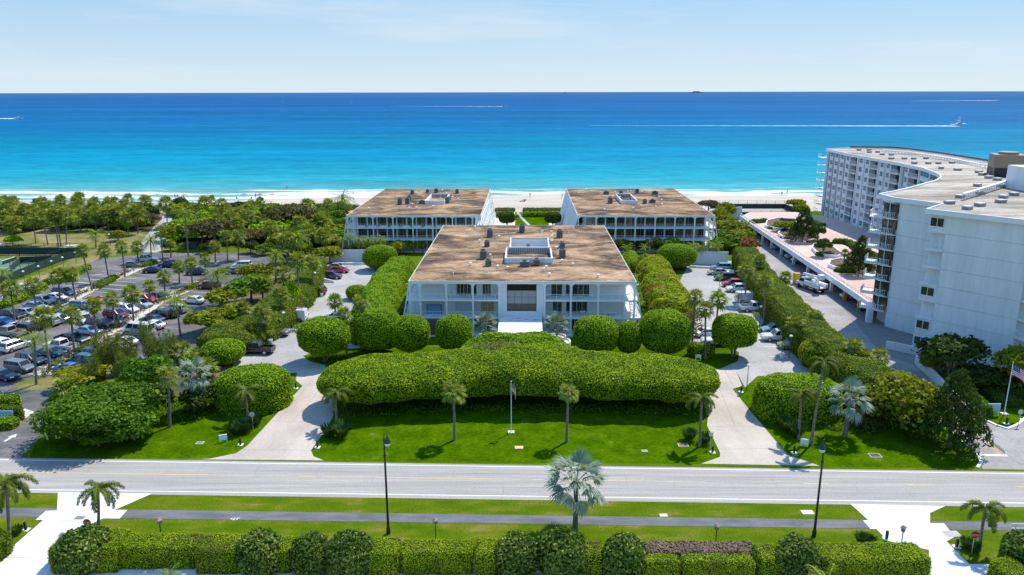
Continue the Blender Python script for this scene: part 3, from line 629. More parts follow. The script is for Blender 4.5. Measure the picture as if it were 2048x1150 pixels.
    if hole:
        h = hole; cm = MB()
        for b_ in ((h[0] - .3, h[2], h[0], h[3]), (h[1], h[2], h[1] + .3, h[3]), (h[0] - .3, h[3], h[1] + .3, h[3] + .3)): cm.box(b_[0], b_[1], ZR + .002, b_[2], b_[3], ZR + .22)
        cm.build('roof_upstand', M_kerb, roof)
        bx('court_floor', (h[0] + .01, h[2] + .01, 2.9, h[1] - .01, h[3] - .01, 3.1), M_kerb, root)
        for z in (ZL2,):
            bx('gallery_floor', (h[0] + .01, h[3] - 1.5, z - .2, h[1] - .01, h[3] - .01, z), M_trim, root)
            rail_mb((h[0] + .05, h[3] - 1.45), (h[1] - .05, h[3] - 1.45), z, step=.5).build('railing', M_rail, root)
        bx('door', (h[0] + 3.2, h[3] - .05, ZL2 + .02, h[0] + 3.9, h[3] + .001, ZL2 + 2.1), M_gray, root)
    return root
def lx(px): return (px - 1024) / 11.72 + 17.3
WN = [(lx(912), lx(942.6), ZL2 + .02, 9.0, 4, None), (lx(945), lx(953.5), ZL2 + .02, 9.0, 1, None), (lx(964), lx(982), ZL2 + .02, 9.0, 3, None),
      (lx(1101), lx(1124), ZL2 + .02, 9.0, 2, None), (lx(1130), lx(1139), ZL2 + .02, 9.0, 1, None), (lx(1143), lx(1178), ZL2 + .02, 9.0, 3, None),
      (lx(1104), lx(1124), ZL1 + .02, 5.95, 2, None), (lx(1131), lx(1175), ZL1 + .02, 5.95, 4, None),
      (lx(1143), lx(1156), .35, 2.7, 2, M_glass), (lx(948), lx(962), .35, 2.8, 2, M_glass), (lx(972), lx(984), .35, 2.8, 2, M_glass)]
CX = [.25, 1.9, 6.3, 10.75, 15.15, 22.75, 27.15, 31.7, 36.1, 37.75]
HX = (16.5, 24.1, 23.2, 37.6)
front = house('apartment_house', 'white three storey house with brown roof and open inner court, behind the long front hedge', (-17.3, 121.2), -0.02, 38, 54.3, CX,
              hole=HX, well=(15.7, 24.5, 13.6, 23.1), wins=WN, centre=(15.15, 22.75))
# entrance bay
e_ = MB(); e_.box(15.3, .3, 0, 16.45, 2.49, ZR - .43); e_.box(21.4, .3, 0, 22.6, 2.49, ZR - .43); e_.box(16.453, .3, 0, 21.397, 2.49, 4.3); e_.build('entrance_wall', M_wallp, front)
def pm(i, j): return (M_glass, solid('blind_white', (0.3, 0.31, 0.31), .4), solid('blind_white', (0.3, 0.31, 0.31), .4), M_glass)[j]
window_part(front, 16.46, 21.39, 4.32, 9.05, .62, 4, 4, pm, .06, M_dark)
M_can = ramped('mildewed_canopy', [(0.25, (0.3, 0.31, 0.31)), (0.42, (0.72, 0.74, 0.75)), (0.6, (0.8, 0.81, 0.81))], (0.5, 1.3, 1), .7, stops2=[(0.3, (.9, .9, .9)), (.6, (1.04, 1.04, 1.04))], scale2=(3, 3, 3))
can = bx('canopy', (15.2, -10.3, 3.02, 22.3, .29, 3.4), M_can, front)
for x in (15.4, 22.0): bx('canopy_post', (x, -10.0, .0, x + .15, -9.85, 3.0), M_trim, can)
# storm panels and plywood over two openings
for k in range(9): bx('storm_panel', (lx(909.5) + k * .47, 2.38, ZL1 + .25, lx(909.5) + k * .47 + .44, 2.47, 5.9), solid('storm_aluminium', (.5, .58, .64), .4, metal=.3, var=.12, scale=6), front)
for k in range(2): bx('plywood_panel', (lx(961) + k * 1.13, 2.4, ZL1 + .2, lx(961) + k * 1.13 + 1.1, 2.47, 5.95), M_wood, front)
mb = MB(); x = 3.2
while x < 5.4: mb.box(x, -.55, .33, x + .2, -.45, 3.1); x += .24
mb.box(3.1, -.42, .33, 5.5, -.36, 3.0); mb.build('slatted_screen', solid('grey_timber', (.14, .12, .11), .9, var=.2, scale=3), front)
# the two seaward houses
def rear_wins(W, px0, px1):
    out = []
    for z0, z1 in ((ZL2 + .02, 9.0), (ZL1 + .02, 5.95)):
        x = 2.4
        while x < W - 3: out.append((x, x + 2.35, z0, z1, 1, None)); x += 2.56
    x = 2.4
    while x < W - 3: out.append((x, x + 2.35, .35, 2.8, 1, None)); x += 2.56
    return out
CL = [.25, 1.7, 6.8, 11.9, 17.0, 22.1, 27.2, 32.3, 34.2]
rearL = house('apartment_house', 'left of the two seaward white houses, square flat roof, planter boxes along its upper verandah', (-42.4, 190.3), -0.018, 34.5, 55, CL, wins=rear_wins(34.5, 0, 0), well=(17.6, 23.2, 20, 34), v=2.3)
CRr = [.25, 4.9, 9.9, 14.9, 19.9, 24.9, 29.9, 33.6, 34.75]
rearR = house('apartment_house', 'right of the two seaward white houses with a plain leaning wall on the garden side', (16.7, 189.6), -0.018, 35, 55, CRr, wins=rear_wins(35, 0, 0), well=(13.6, 18.2, 20, 34), plain_left=True, v=2.3)
for k in range(9):
    r_ = rearL
    bx('planter_box', (2.6 + k * 2.9, .35, ZL2 + .02, 4.6 + k * 2.9, .75, ZL2 + .5), M_trim, r_)

# ---------------------------------------------------------------- rooftop machines (each can be lifted off)
def ac_mesh(w, dpt, h):
    mb = MB(); mb.box(-w / 2, -dpt / 2, .12, w / 2, dpt / 2, h, 0)
    for s1 in (-1, 1):
        for s2 in (-1, 1): mb.box(s1 * w * .4 - .05, s2 * dpt * .4 - .05, 0, s1 * w * .4 + .05, s2 * dpt * .4 + .05, .12, 1)
    z = .25
    while z < h - .15: mb.box(-w / 2 + .06, -dpt / 2 - .02, z, w / 2 - .06, -dpt / 2 - .002, z + .05, 1); z += .1
    return mb.mesh('ac_case', [M_gray, M_dark])
def fan_mesh(w):
    mb = MB(); mb.lathe([(w * .42, 0), (w * .42, .1), (w * .36, .12), (w * .34, .05)], 12, m=0); return mb.mesh('ac_fan', [M_dark])
ACM = [(ac_mesh(1.1, 1.1, 1.15), fan_mesh(1.1), 1.15), (ac_mesh(1.25, 1.2, 1.7), fan_mesh(1.2), 1.7), (ac_mesh(1.7, 1.0, 1.0), fan_mesh(1.0), 1.0), (ac_mesh(.95, .9, .9), fan_mesh(.9), .9)]
ORD = ['first', 'second', 'third', 'fourth', 'fifth', 'sixth', 'seventh', 'eighth', 'ninth', 'tenth', 'eleventh', 'twelfth', 'thirteenth', 'fourteenth', 'fifteenth', 'sixteenth', 'seventeenth', 'eighteenth', 'nineteenth', 'twentieth']
for t_ in ('twenty', 'thirty', 'forty', 'fifty', 'sixty'): ORD += [f'{t_} {q}' for q in ORD[:9]] + [{'twenty': 'thirtieth', 'thirty': 'fortieth', 'forty': 'fiftieth', 'fifty': 'sixtieth', 'sixty': 'seventieth'}[t_]]
def ranks(us): order = sorted(range(len(us)), key=lambda i: us[i]); return {i: ORD[r] for r, i in enumerate(order)}
def acs(pts, kinds, where, z=ZR):
    idx = sorted(range(len(pts)), key=lambda i: pts[i][0]); rank = {i: r for r, i in enumerate(idx)}
    for i, (u, v_) in enumerate(pts):
        k = kinds[i % len(kinds)]; x, y = XY(u, v_, z); bm_, fm, h = ACM[k]
        r_ = empty('air_conditioner', f"grey {['', 'tall ', 'wide ', 'small '][k]}air conditioning unit on {where}, {ORD[rank[i]]} counting from its left edge", 'air conditioner', (x, y, z), R(-1 + (i * 37 % 7)), f'air conditioners on {where}')
        link('case', bm_, r_); link('fan_guard', fm, r_, loc=(0, 0, h + .001))
def ds(pts, s, ou, ov): return [(ou + a / s, ov + b_ / s) for a, b_ in pts]
acs(ds([(788, 172), (765, 248), (735, 345), (775, 400), (1040, 135), (1335, 178), (1355, 258), (1357, 335), (1060, 405), (1155, 395)], 3.94, 780, 430), [1, 0, 1, 0, 1, 1, 0, 1, 2, 0], 'the middle roof')
acs(ds([(890, 150), (1052, 135), (1145, 135), (1370, 143), (755, 262), (835, 258), (855, 215), (1265, 250), (1285, 215), (993, 256)], 5.39, 660, 360), [0, 3, 0, 0, 1, 1, 0, 1, 3, 2], 'the left seaward roof')
acs(ds([(840, 140), (983, 143), (1140, 125), (1315, 140), (878, 228), (1290, 222), (1110, 228), (1215, 228)], 4.876, 1040, 360), [2, 0, 0, 2, 1, 2, 2, 0], 'the right seaward roof')
def vent_mesh(k):
    mb = MB()
    if k == 0: mb.lathe([(.13, 0), (.13, .32), (.27, .36), (.27, .5), (.1, .62)], 10)
    elif k == 1: mb.lathe([(.07, 0), (.07, .5), (.11, .5), (.11, .6)], 8)
    else:
        for j in range(3): mb.lathe([(.08, 0), (.08, .35), (.13, .36), (.13, .45)], 8, c=(j * .36, 0, 0))
        mb.box(-.15, -.12, 0, .87, .12, .06)
    return mb.mesh('vent', [M_trim])
VM = [vent_mesh(k) for k in range(3)]
def vents(pts, kinds, where, grp, z=ZR):
    rk = ranks([p[0] for p in pts])
    for i, (u, v_) in enumerate(pts):
        x, y = XY(u, v_, z); o = link('roof_vent', VM[kinds[i % len(kinds)]], loc=(x, y, z - .002), rot=(0, 0, i))
        tag(o, f'small white capped vent pipe on {where}, {rk[i]} of them from left', 'roof vent', grp)
vents(ds([(670, 104), (705, 215), (848, 218), (912, 155), (858, 180), (633, 397), (925, 428), (812, 445), (500, 480), (1255, 480), (1638, 492), (1440, 400), (1285, 398), (1412, 218), (1275, 218), (1275, 180), (1272, 143), (1410, 163), (1192, 440), (1212, 440), (1230, 422), (848, 418), (805, 355), (815, 270), (790, 328), (1310, 270), (1352, 372), (700, 150)], 3.94, 780, 430), [0, 0, 1, 1, 0], 'the middle brown roof', 'vent pipes on the middle roof')
vents(ds([(680, 170), (1192, 140), (1450, 104), (1455, 174)], 3.94, 780, 430), [2], 'low plinth of middle roof', 'triple vent pipes on the middle roof')
vents(ds([(418, 320), (707, 115), (852, 313), (930, 311), (1030, 313), (1112, 296), (890, 273), (1435, 325), (1210, 120), (1255, 155), (1195, 197), (1160, 258), (1320, 196), (800, 192), (1380, 220), (935, 150), (1185, 210)], 5.39, 660, 360), [0, 1, 0], 'the left seaward roof', 'vent pipes on the left seaward roof')
vents(ds([(645, 102), (825, 300), (1032, 270), (1100, 285), (1180, 262), (1275, 288), (1322, 272), (1385, 247), (1248, 258), (905, 172), (975, 177), (995, 207), (1050, 122), (1080, 122), (1437, 110), (1355, 176), (1380, 206), (1160, 127), (1190, 127), (925, 126), (850, 178)], 4.876, 1040, 360), [0, 0, 1], 'the right seaward roof', 'vent pipes on the right seaward roof')
# things on the front verandah
def world_on(root, x, y, z): return root.matrix_world @ Vector((x, y, z))
c_, s_2 = math.cos(-.02), math.sin(-.02)
def onf(x, y, z): return (-17.3 + x * c_ - y * s_2, 121.2 + x * s_2 + y * c_, z)
r_ = empty('bench', 'long white garden bench on the first floor verandah at the right end of the middle house', 'bench', onf(34, 1.6, ZL1), -.02)
MB().box(-1.1, -.3, .38, 1.1, .3, .46).build('seat', M_trim, r_)
mb = MB()
for k in range(12): mb.box(-1.05 + k * .18, .26, .46, -.95 + k * .18, .3, .95)
mb.box(-1.1, .25, .95, 1.1, .31, 1.02); mb.build('backrest', M_trim, r_)
for sx_ in (-1, 1):
    for sy_ in (-1, 1): bx('leg', (sx_ * 1.02 - .04, sy_ * .24 - .04, 0, sx_ * 1.02 + .04, sy_ * .24 + .04, .38), M_trim, r_)
mb = MB(); mb.box(-1.2, -.04, .05, 1.2, .04, 1.55, 0); mb.box(-1.28, -.07, 0, -1.2, .07, 1.63, 1); mb.box(1.2, -.07, 0, 1.28, .07, 1.63, 1); mb.box(-1.2, -.07, 1.55, 1.2, .07, 1.63, 1)
tag(mb.build('notice_board', [solid('pale_blue_board', (.13, .32, .55), .5), M_dark], loc=onf(4.0, 1.9, ZL1), rot=(0, 0, -.02)), 'blue board in dark frame standing on the first floor verandah of the middle house', 'board')
for (x, z, k) in ((6.9, ZL2, 0), (24.6, ZL1, 1), (29.3, ZL1, 2)):
    r_ = empty('garden_table', ['white round table on the top verandah above the blue board', 'white round table on the first floor verandah right of the entrance', 'white round table on the first floor verandah behind the second topiary on the right'][k], 'table', onf(x, 1.3, z))
    MB().lathe([(.5, .7), (.5, .74)], 12).build('tabletop', M_trim, r_); MB().tube((0, 0, 0), (0, 0, .7), .04, n=6).build('leg', M_trim, r_)

# white walls behind the two parking courts
def wallthing(label, pts, h, w=.25, z=0, mat=None, name='garden_wall'):
    mb = MB(); mb.strip(pts, w, z, z + h); return tag(mb.build(name, mat or M_wallp), label, 'wall')
wallthing('white retaining wall behind the left parking court, below the left seaward house', XYs([(662, 524), (735, 524), (748, 527)]), 3.1)
wallthing('white panelled wall behind the right parking court, behind three palms', XYs([(1378, 528), (1455, 529)]), 3.1)
mb = MB(); a = XY(622, 564); c = XY(668, 566)
mb.add([(a[0], a[1], 0), (c[0], c[1], 0), (c[0], c[1], .5), (a[0] + 2.6, a[1] - .1, .9), (a[0], a[1], 2.1), (a[0], a[1] + .3, 0), (c[0], c[1] + .3, 0), (c[0], c[1] + .3, .5), (a[0] + 2.6, a[1] + .2, .9), (a[0], a[1] + .3, 2.1)],
       [(0, 1, 2, 3, 4), (9, 8, 7, 6, 5), (1, 6, 7, 2), (2, 7, 8, 3), (3, 8, 9, 4), (0, 5, 6, 1)])
tag(mb.build('garden_wall', M_trim), 'low white swooping wall between parking bays of the left court', 'wall')

# ================================================================ the tall curved apartment tower on the right
TZ = 22.4; TO = (80.0, 140.0, 0.0)
tower = empty('apartment_tower', 'tall white curved apartment block with balconies and pale flat roof on the right', 'apartment block', TO)
RP = [(1652, 299), (1700, 309.5), (1750, 318.5), (1800, 328), (1845, 337.5), (1868, 346), (1878, 351), (1880, 356), (1870, 362.5), (1850, 368), (1820, 376.5), (1790, 383.5), (1757, 390), (1786, 397.5), (1883, 410), (1850, 420.5), (2048, 443), (2260, 466), (2330, 400), (2100, 345), (1985, 326), (1880, 309), (1817, 300.5), (1780, 297.5), (1700, 296.8)]
RW = XYs(RP, TZ)
def inset(P, d):
    n = len(P); ar = sum(P[i][0] * P[(i + 1) % n][1] - P[(i + 1) % n][0] * P[i][1] for i in range(n)); sg = 1 if ar > 0 else -1; out = []
    for i in range(n):
        a = Vector(P[i - 1]); b_ = Vector(P[i]); c = Vector(P[(i + 1) % n]); e1 = (b_ - a).normalized(); e2 = (c - b_).normalized()
        n1 = Vector((-e1.y, e1.x)) * sg; n2 = Vector((-e2.y, e2.x)) * sg; m_ = (n1 + n2); m_.normalize(); k = max(.35, m_.dot(n1)); q = b_ + m_ * (d / k); out.append((q.x, q.y))
    return out
core = inset(RW, 1.9); skin = inset(RW, .5)
FH = 2.42; FZ = [2.95 + FH * k for k in range(8)]
mb = MB(TO); mb.prism(core, 0.0, TZ - .5); mb.build('wall', M_stucco, tower)
mb = MB(TO); mb.prism(RW, TZ - .5, TZ - .02); rf = mb.build('roof', M_trim, tower)
mb = MB(TO); mb.sheet(inset(RW, .35), TZ + .03); mb.build('roof_covering', M_roof2, rf)
mb = MB(TO); mb.strip(inset(RW, .16), .3, TZ - .018, TZ + .28, closed=True); mb.build('roof_edge', M_trim, rf)
mb = MB(TO); far = XYs([(1700, 296.8), (1780, 297.5), (1817, 300.5), (1880, 309), (1985, 326)], TZ); mb.strip(far, .3, TZ + .02, TZ + .75); mb.build('roof_parapet', solid('brown_parapet', (.16, .13, .12), .8), rf)
def along(P, i0, i1):
    pts = [Vector(p) for p in P[i0:i1 + 1]]; us = [p[0] for p in RP[i0:i1 + 1]]; return pts, us
SK, US = along(skin, 0, 6); CO, _ = along(core, 0, 6)
def at_u(pts, u):
    if u <= US[0]: return pts[0].copy()
    for i in range(len(US) - 1):
        if u <= US[i + 1]: return pts[i].lerp(pts[i + 1], (u - US[i]) / (US[i + 1] - US[i]))
    return pts[-1].copy()
def seg_box(mb, A, B, A2, B2, z0, z1, m=0):   # box between a front edge A-B and a back edge A2-B2
    V = [(A.x, A.y, z0), (B.x, B.y, z0), (B2.x, B2.y, z0), (A2.x, A2.y, z0), (A.x, A.y, z1), (B.x, B.y, z1), (B2.x, B2.y, z1), (A2.x, A2.y, z1)]
    return mb.add(V, [(0, 3, 2, 1), (4, 5, 6, 7), (0, 1, 5, 4), (1, 2, 6, 5), (2, 3, 7, 6), (3, 0, 4, 7)], m)
def win_on(P, Q, z0, z1, nrm, name='window', n=2, rows=2):
    """window on a wall from P to Q (front face), outward normal nrm"""
    mb = MB(TO); d = (Q - P); o1 = nrm * .004; o2 = nrm * .05; o3 = nrm * .08
    seg_box(mb, P + o2, Q + o2, P + o1, Q + o1, z0, z1, 1)
    t = .07
    mb.beam((*(P + o3), z0), (*(Q + o3), z0), .07, .09, 0); mb.beam((*(P + o3), z1), (*(Q + o3), z1), .07, .07, 0)
    for k in range(n + 1): p = P.lerp(Q, k / n) + o3; mb.beam((*p, z0), (*p, z1), .06, .06, 0)
    for k in range(1, rows): zz = z0 + (z1 - z0) * k / rows; mb.beam((*(P + o3), zz), (*(Q + o3), zz), .05, .05, 0)
    return mb.build(name, [M_trim, M_glass2], tower)
BAYS = [(1653, 1657, 's'), (1657, 1667, 'w'), (1667, 1678, 'w'), (1678, 1689, 'w'), (1689, 1699.5, 'w'), (1700, 1714, 'b'), (1715, 1727, 'w'), (1728, 1739.5, 'w'), (1740, 1755, 'b'), (1756, 1769.5, 'w'), (1770, 1781, 'w'),
        (1781.5, 1800.5, 'b'), (1801, 1806, 's'), (1806, 1816.5, 'w'), (1817, 1836.5, 'b'), (1837, 1858, 'W'), (1858.5, 1876, 'b')]
for bi, (u0, u1, ty) in enumerate(BAYS):
    A, B = at_u(SK, u0), at_u(SK, u1); A2, B2 = at_u(CO, u0), at_u(CO, u1); d = (B - A).normalized(); nrm = (A - A2); nrm = nrm - d * nrm.dot(d); nrm.normalize()
    if ty != 'b':
        mb = MB(TO); seg_box(mb, A, B, A2 - nrm * .1, B2 - nrm * .1, 2.2, TZ - .503)
        mb.build('wall_bay', M_stucco, tower)
        for q in (A, B):
            fm_ = MB(TO); p = q + nrm * .02; f2 = q + nrm * .28; seg_box(fm_, f2 - d * .22, f2 + d * .22, p - d * .22, p + d * .22, 2.2, TZ - .506); fm_.build('pilaster', M_stucco, tower)
        if ty in 'wW':
            for z in FZ:
                c = .5; hw = .21 if ty == 'w' else .4
                win_on(A.lerp(B, .5 - hw), A.lerp(B, .5 + hw), z + .75, z + 2.05, nrm, n=2 if ty == 'w' else 3)
    else:
        gl = MB(TO); o = nrm * .06; seg_box(gl, A2 + o, B2 + o, A2 + nrm * .003, B2 + nrm * .003, 2.3, TZ - .52)
        gl.build('balcony_glazing', M_glass2, tower)
        for z in FZ:
            s1 = MB(TO); ov = nrm * (.55 if bi != 11 else .9); seg_box(s1, A + ov, B + ov, A2 + o * 1.2, B2 + o * 1.2, z - .2, z - .02); bal = s1.build('balcony', M_trim, tower)
            rm = rail_mb((A + ov * .9)[:], (B + ov * .9)[:], z, step=.35, w=.045); rm.off = TO; rm.build('railing', M_rail, bal)
# seaward end balconies
for z in FZ:
    A = Vector(RW[0]); mb = MB(TO); mb.prism([(A.x - 1.0, A.y - .6), (A.x + 1.2, A.y - .9), (A.x + 1.6, A.y + 3), (A.x - .9, A.y + 3.4)], z - .2, z - .02); bal = mb.build('balcony', M_trim, tower)
    rm = rail_mb((A.x - .95, A.y - .55), (A.x - .85, A.y + 3.3), z, step=.4); rm.off = TO; rm.build('railing', M_rail, bal)
    rm = rail_mb((A.x - .95, A.y - .55), (A.x + .6, A.y - .8), z, step=.4); rm.off = TO; rm.build('railing', M_rail, bal)
# near wing: landward front (stepped in two), made of storey-high panels
NB = [0.05] + [2.75 + 2.72 * k for k in range(7)]; NH = 2.72
Fa, Fb = Vector(skin[15]), Vector(skin[16]); df = (Fb - Fa).normalized(); nf = Vector((df.y, -df.x))
if nf.y > 0: nf = -nf
FA = Fa - nf * .3; Lw = 11.2; wb = 2.6            # window bay, then the blank wall
for k, z in enumerate(NB):
    z1 = (NB[k + 1] if k < 7 else TZ - .53) - .035
    P, Q = FA + df * wb, FA + df * (wb + Lw); mb = MB(TO); seg_box(mb, P, Q, P - nf * 1.6, Q - nf * 1.6, z, z1); mb.build('wall_panel', M_stucco, tower)
    P2, Q2 = FA + df * .02, FA + df * (wb - .02)
    if k in (7, 3, 1, 0):
        mb = MB(TO); seg_box(mb, P2, Q2, P2 - nf * 1.6, Q2 - nf * 1.6, z, z1); mb.build('wall_panel', M_stucco, tower)
        win_on(P2.lerp(Q2, .1), P2.lerp(Q2, .86), z + .95, z + 2.3, nf, n=2, rows=1)
    else:
        mb = MB(TO); seg_box(mb, P2 + nf * .35, Q2 + nf * .1, P2 - nf * 1.2, Q2 - nf * 1.2, z - .1, z + .1); bal = mb.build('balcony', M_trim, tower)
        rm = rail_mb((P2 + nf * .3)[:], (Q2 + nf * .05)[:], z + .1, step=.25, w=.04); rm.off = TO; rm.build('railing', M_rail, bal)
        win_on((P2 - nf * 1.3).lerp(Q2 - nf * 1.3, .5), (P2 - nf * 1.3).lerp(Q2 - nf * 1.3, .95), z + .2, z + 2.2, nf, n=1, rows=2)
mb = MB(TO); P, Q = FA + df * .02, FA + df * (wb + Lw); seg_box(mb, P - nf * 1.35, Q - nf * 1.62, P - nf * 2.4, Q - nf * 2.4, 0.02, TZ - .54); mb.build('wall_panel', M_stucco, tower)
# corner balconies at the right edge
for z in NB[0:]:
    P, Q = FA + df * (wb + Lw + .05), FA + df * (wb + Lw + 5.5)
    pts = [P - nf * 1.5, P + nf * .1, P + df * 1.6 + nf * 1.1, P + df * 3.4 + nf * 1.5, Q + nf * 1.2, Q - nf * 1.5]
    mb = MB(TO); mb.prism([tuple(p) for p in pts], z - .02, z + .16); bal = mb.build('balcony', M_trim, tower)
    for a, c in zip(pts[1:4], pts[2:5]):
        rm = rail_mb(a[:], c[:], z + .16, step=.25, w=.04); rm.off = TO; rm.build('railing', M_rail, bal)
    gl = MB(TO); seg_box(gl, P - nf * 1.55, Q - nf * 1.55, P - nf * 1.9, Q - nf * 1.9, z + .17, z + 2.5); gl.build('balcony_glazing', M_glass2, tower)
# set-back blank wall and the pointed stack of balconies at its left end
Ga, Gb = Vector(skin[13]), Vector(skin[14]); dg = (Gb - Ga).normalized(); ng = Vector((dg.y, -dg.x))
if ng.y > 0: ng = -ng
for k, z in enumerate(NB):
    z1 = (NB[k + 1] if k < 7 else TZ - .53) - .03; P, Q = Ga + dg * 1.0 + ng * .1, Gb + dg * 2.0 + ng * .1
    mb = MB(TO); seg_box(mb, P, Q, P - ng * 1.5, Q - ng * 1.5, z, z1); mb.build('wall_panel', M_stucco, tower)
Ta = Vector(RW[12])
for k, z in enumerate(NB[1:]):
    a0 = Ga + dg * .95 + ng * .2; pts = [a0, a0 - dg * 1.7 + ng * .5, a0 - dg * 2.3 + ng * .1, Ta + Vector((-2.2, -2.2)), Ta + Vector((-.3, .6)), Ta + Vector((2.4, -1.6))]
    mb = MB(TO); mb.prism([tuple(p) for p in pts], z - .2, z - .02); bal = mb.build('balcony', M_trim, tower)
    for a, c in zip(pts[0:4], pts[1:5]):
        rm = rail_mb(a[:], c[:], z, step=.28, w=.04); rm.off = TO; rm.build('railing', M_rail, bal)
    P, Q = Ga + dg * .93 + ng * .18, Ta + Vector((.3, -2.2)); mid = P.lerp(Q, .5)
    gl = MB(TO); o = Vector((-.25, -.12)); seg_box(gl, P + o, Q + o, P - o, Q - o, z, z + 2.4); gl.build('balcony_glazing', M_glass2, tower)
    seg = MB(TO); seg.cbox(mid.x - .35, mid.y - .1, z + 1.2, .12, .12, 2.4); seg.build('pilaster', M_stucco, tower)
p = Ta + Vector((-.6, -3.2)); bx('column', (p.x - .45 - TO[0], p.y - .45 - TO[1], 0, p.x + .45 - TO[0], p.y + .45 - TO[1], NB[1] - .21), M_stucco, tower)
wallthing('low white wall at the foot of the tower beside the garage ramp', XYs([(1771, 697), (1835, 710)]), 1.3, .3)
wallthing('long white retaining wall running down beside the tower garden', XYs([(1831, 728), (1868, 762), (1898, 796), (1935, 835)]), 1.4, .3)
# rooftop plant
def rbox(label, cat, name, u, v_, dx, dy, h, mat, rz=0, z=TZ + .03, extra=None, group=None):
    x, y = XY(u, v_, z); mb = MB(); mb.box(-dx / 2, -dy / 2, 0, dx / 2, dy / 2, h, 0)
    if extra: extra(mb)
    return tag(mb.build(name, mat, loc=(x, y, z), rot=(0, 0, rz)), label, cat, group)
ct = empty('cooling_tower', 'big tan cooling tower box on the tower roof at the right edge of the view', 'cooling tower', (*XY(2010, 352, TZ + .03), TZ + .03), R(-20))
MB().box(-3, -2.6, 1.9, 3, 2.6, 4.6).build('casing', M_tan, ct); mb = MB(); mb.box(-2.9, -2.5, 0.2, 2.9, 2.5, 1.88); mb.build('louvre', M_dark, ct)
for sx_ in (-1, 0, 1):
    for sy_ in (-1, 1): bx('post', (sx_ * 2.85 - .12, sy_ * 2.55 - .08, 0, sx_ * 2.85 + .12, sy_ * 2.55 + .08, 1.9), M_tan, ct)
MB().lathe([(1.9, 4.61), (1.9, 5.1), (1.7, 5.15)], 16).build('fan_stack', M_tan, ct)
rbox('white machine room on the tower roof, cut by the right edge of the view', 'machine room', 'roof_house', 2075, 380, 7, 8, 4.2, M_stucco)
for (pts, h, lab) in (([(1765, 304), (1830, 311), (1900, 322), (1960, 334), (1990, 338)], .7, 'long white duct along the seaward wing of the tower roof'),
                      ([(1925, 401), (1960, 390), (1995, 379), (2023, 370), (2075, 370)], 1.1, 'white pipe bridge running up the near wing of the tower roof')):
    Pp = XYs(pts, TZ + .03); r_ = empty('pipe_run', lab, 'pipe', (*Pp[0], TZ + .03)); mb = MB((*Pp[0], TZ + .03))
    for a, c in zip(Pp[:-1], Pp[1:]): mb.beam((*a, TZ + h), (*c, TZ + h), .5, .28)
    mb.build('pipe', M_trim, r_); mb = MB((*Pp[0], TZ + .03))
    for a, c in zip(Pp[:-1], Pp[1:]):
        L_ = math.hypot(c[0] - a[0], c[1] - a[1])
        for k in range(max(1, int(L_ / 1.3))):
            t = k / max(1, int(L_ / 1.3)); x, y = a[0] + (c[0] - a[0]) * t, a[1] + (c[1] - a[1]) * t
            mb.beam((x - .25, y, TZ + .04), (x + .1, y, TZ + h - .15), .06); mb.beam((x + .25, y, TZ + .04), (x - .1, y, TZ + h - .15), .06)
    mb.build('support', M_lgray, r_)
M_hood = solid('hood_metal', (.5, .49, .47), .6, var=.15, scale=3)
P_ = ds([(350, 335), (550, 338), (695, 338), (735, 408), (970, 432), (1275, 465), (1320, 500), (1420, 545), (1540, 575), (1255, 660), (1595, 670), (1295, 775), (1005, 825), (850, 912), (1780, 790), (1630, 828), (1590, 895), (1290, 945), (1110, 990), (205, 270), (20, 265), (340, 270), (515, 265), (890, 330)], 7.19, 1780, 280) + ds([(425, 55), (535, 55), (540, 80), (630, 78), (680, 105), (780, 108), (778, 150), (1030, 195)], 5.477, 1640, 290)
rkh = ranks([p[0] + p[1] * .001 for p in P_])
for i, (u, v_) in enumerate(P_):
    big = v_ > 340; s_ = 1.15 if big else .95
    rbox(f'low square grey exhaust hood on the tower roof, {rkh[i]} of them from left', 'roof hood', 'exhaust_hood', u, v_ + 1, 1.15 * s_, .9 * s_, .4, [M_gray, M_hood], rz=R(i * 13 % 40), extra=lambda mb, q=s_: mb.box(-.62 * q, -.5 * q, .4, .62 * q, .5 * q, .56, 1), group='exhaust hoods on the tower roof')

# ---------------------------------------------------------------- raised plaza with parking underneath
DZ = 3.0
EDGE = XYs([(1481, 433), (1507, 452), (1560, 487.5), (1613, 523), (1687, 571.5), (1747, 613)], DZ)
DECK = EDGE + [(69.5, 127), (86, 150), (94, 170), (96, 190), (98, 222), (90, 236)] + [XY(1500, 424, DZ)]
deck = empty('plaza_deck', 'raised pink paved plaza with white parapet over open car bays beside the tower', 'plaza', (70, 180, 0)); DO = (70, 180, 0)
mb = MB(DO); mb.prism(DECK, DZ - .45, DZ); dk = mb.build('deck', [M_plaza, M_trim], deck)
mb = MB(DO); mb.strip([(x - .05, y - .05) for x, y in EDGE], .3, DZ - .75, DZ + .32); mb.build('parapet', M_trim, deck)
for a, c in zip(EDGE[:-1], EDGE[1:]):
    L_ = math.hypot(c[0] - a[0], c[1] - a[1]); k = max(1, int(L_ / 7))
    for j in range(k):
        A = (a[0] + (c[0] - a[0]) * j / k, a[1] + (c[1] - a[1]) * j / k); B = (a[0] + (c[0] - a[0]) * (j + .97) / k, a[1] + (c[1] - a[1]) * (j + .97) / k)
        rm = rail_mb(A, B, DZ + .32, h=.75, step=.5); rm.off = DO; rm.build('railing', M_rail, deck)
        q = (A[0] + .5, A[1]); yel = 131 < A[1] < 143.5
        MB().box(q[0] - .28 - DO[0], q[1] - .28 - DO[1], .016, q[0] + .28 - DO[0], q[1] + .28 - DO[1], DZ - .46).build('column', solid('yellow_column', (.62, .36, .02), .6) if yel else M_stucco, deck)
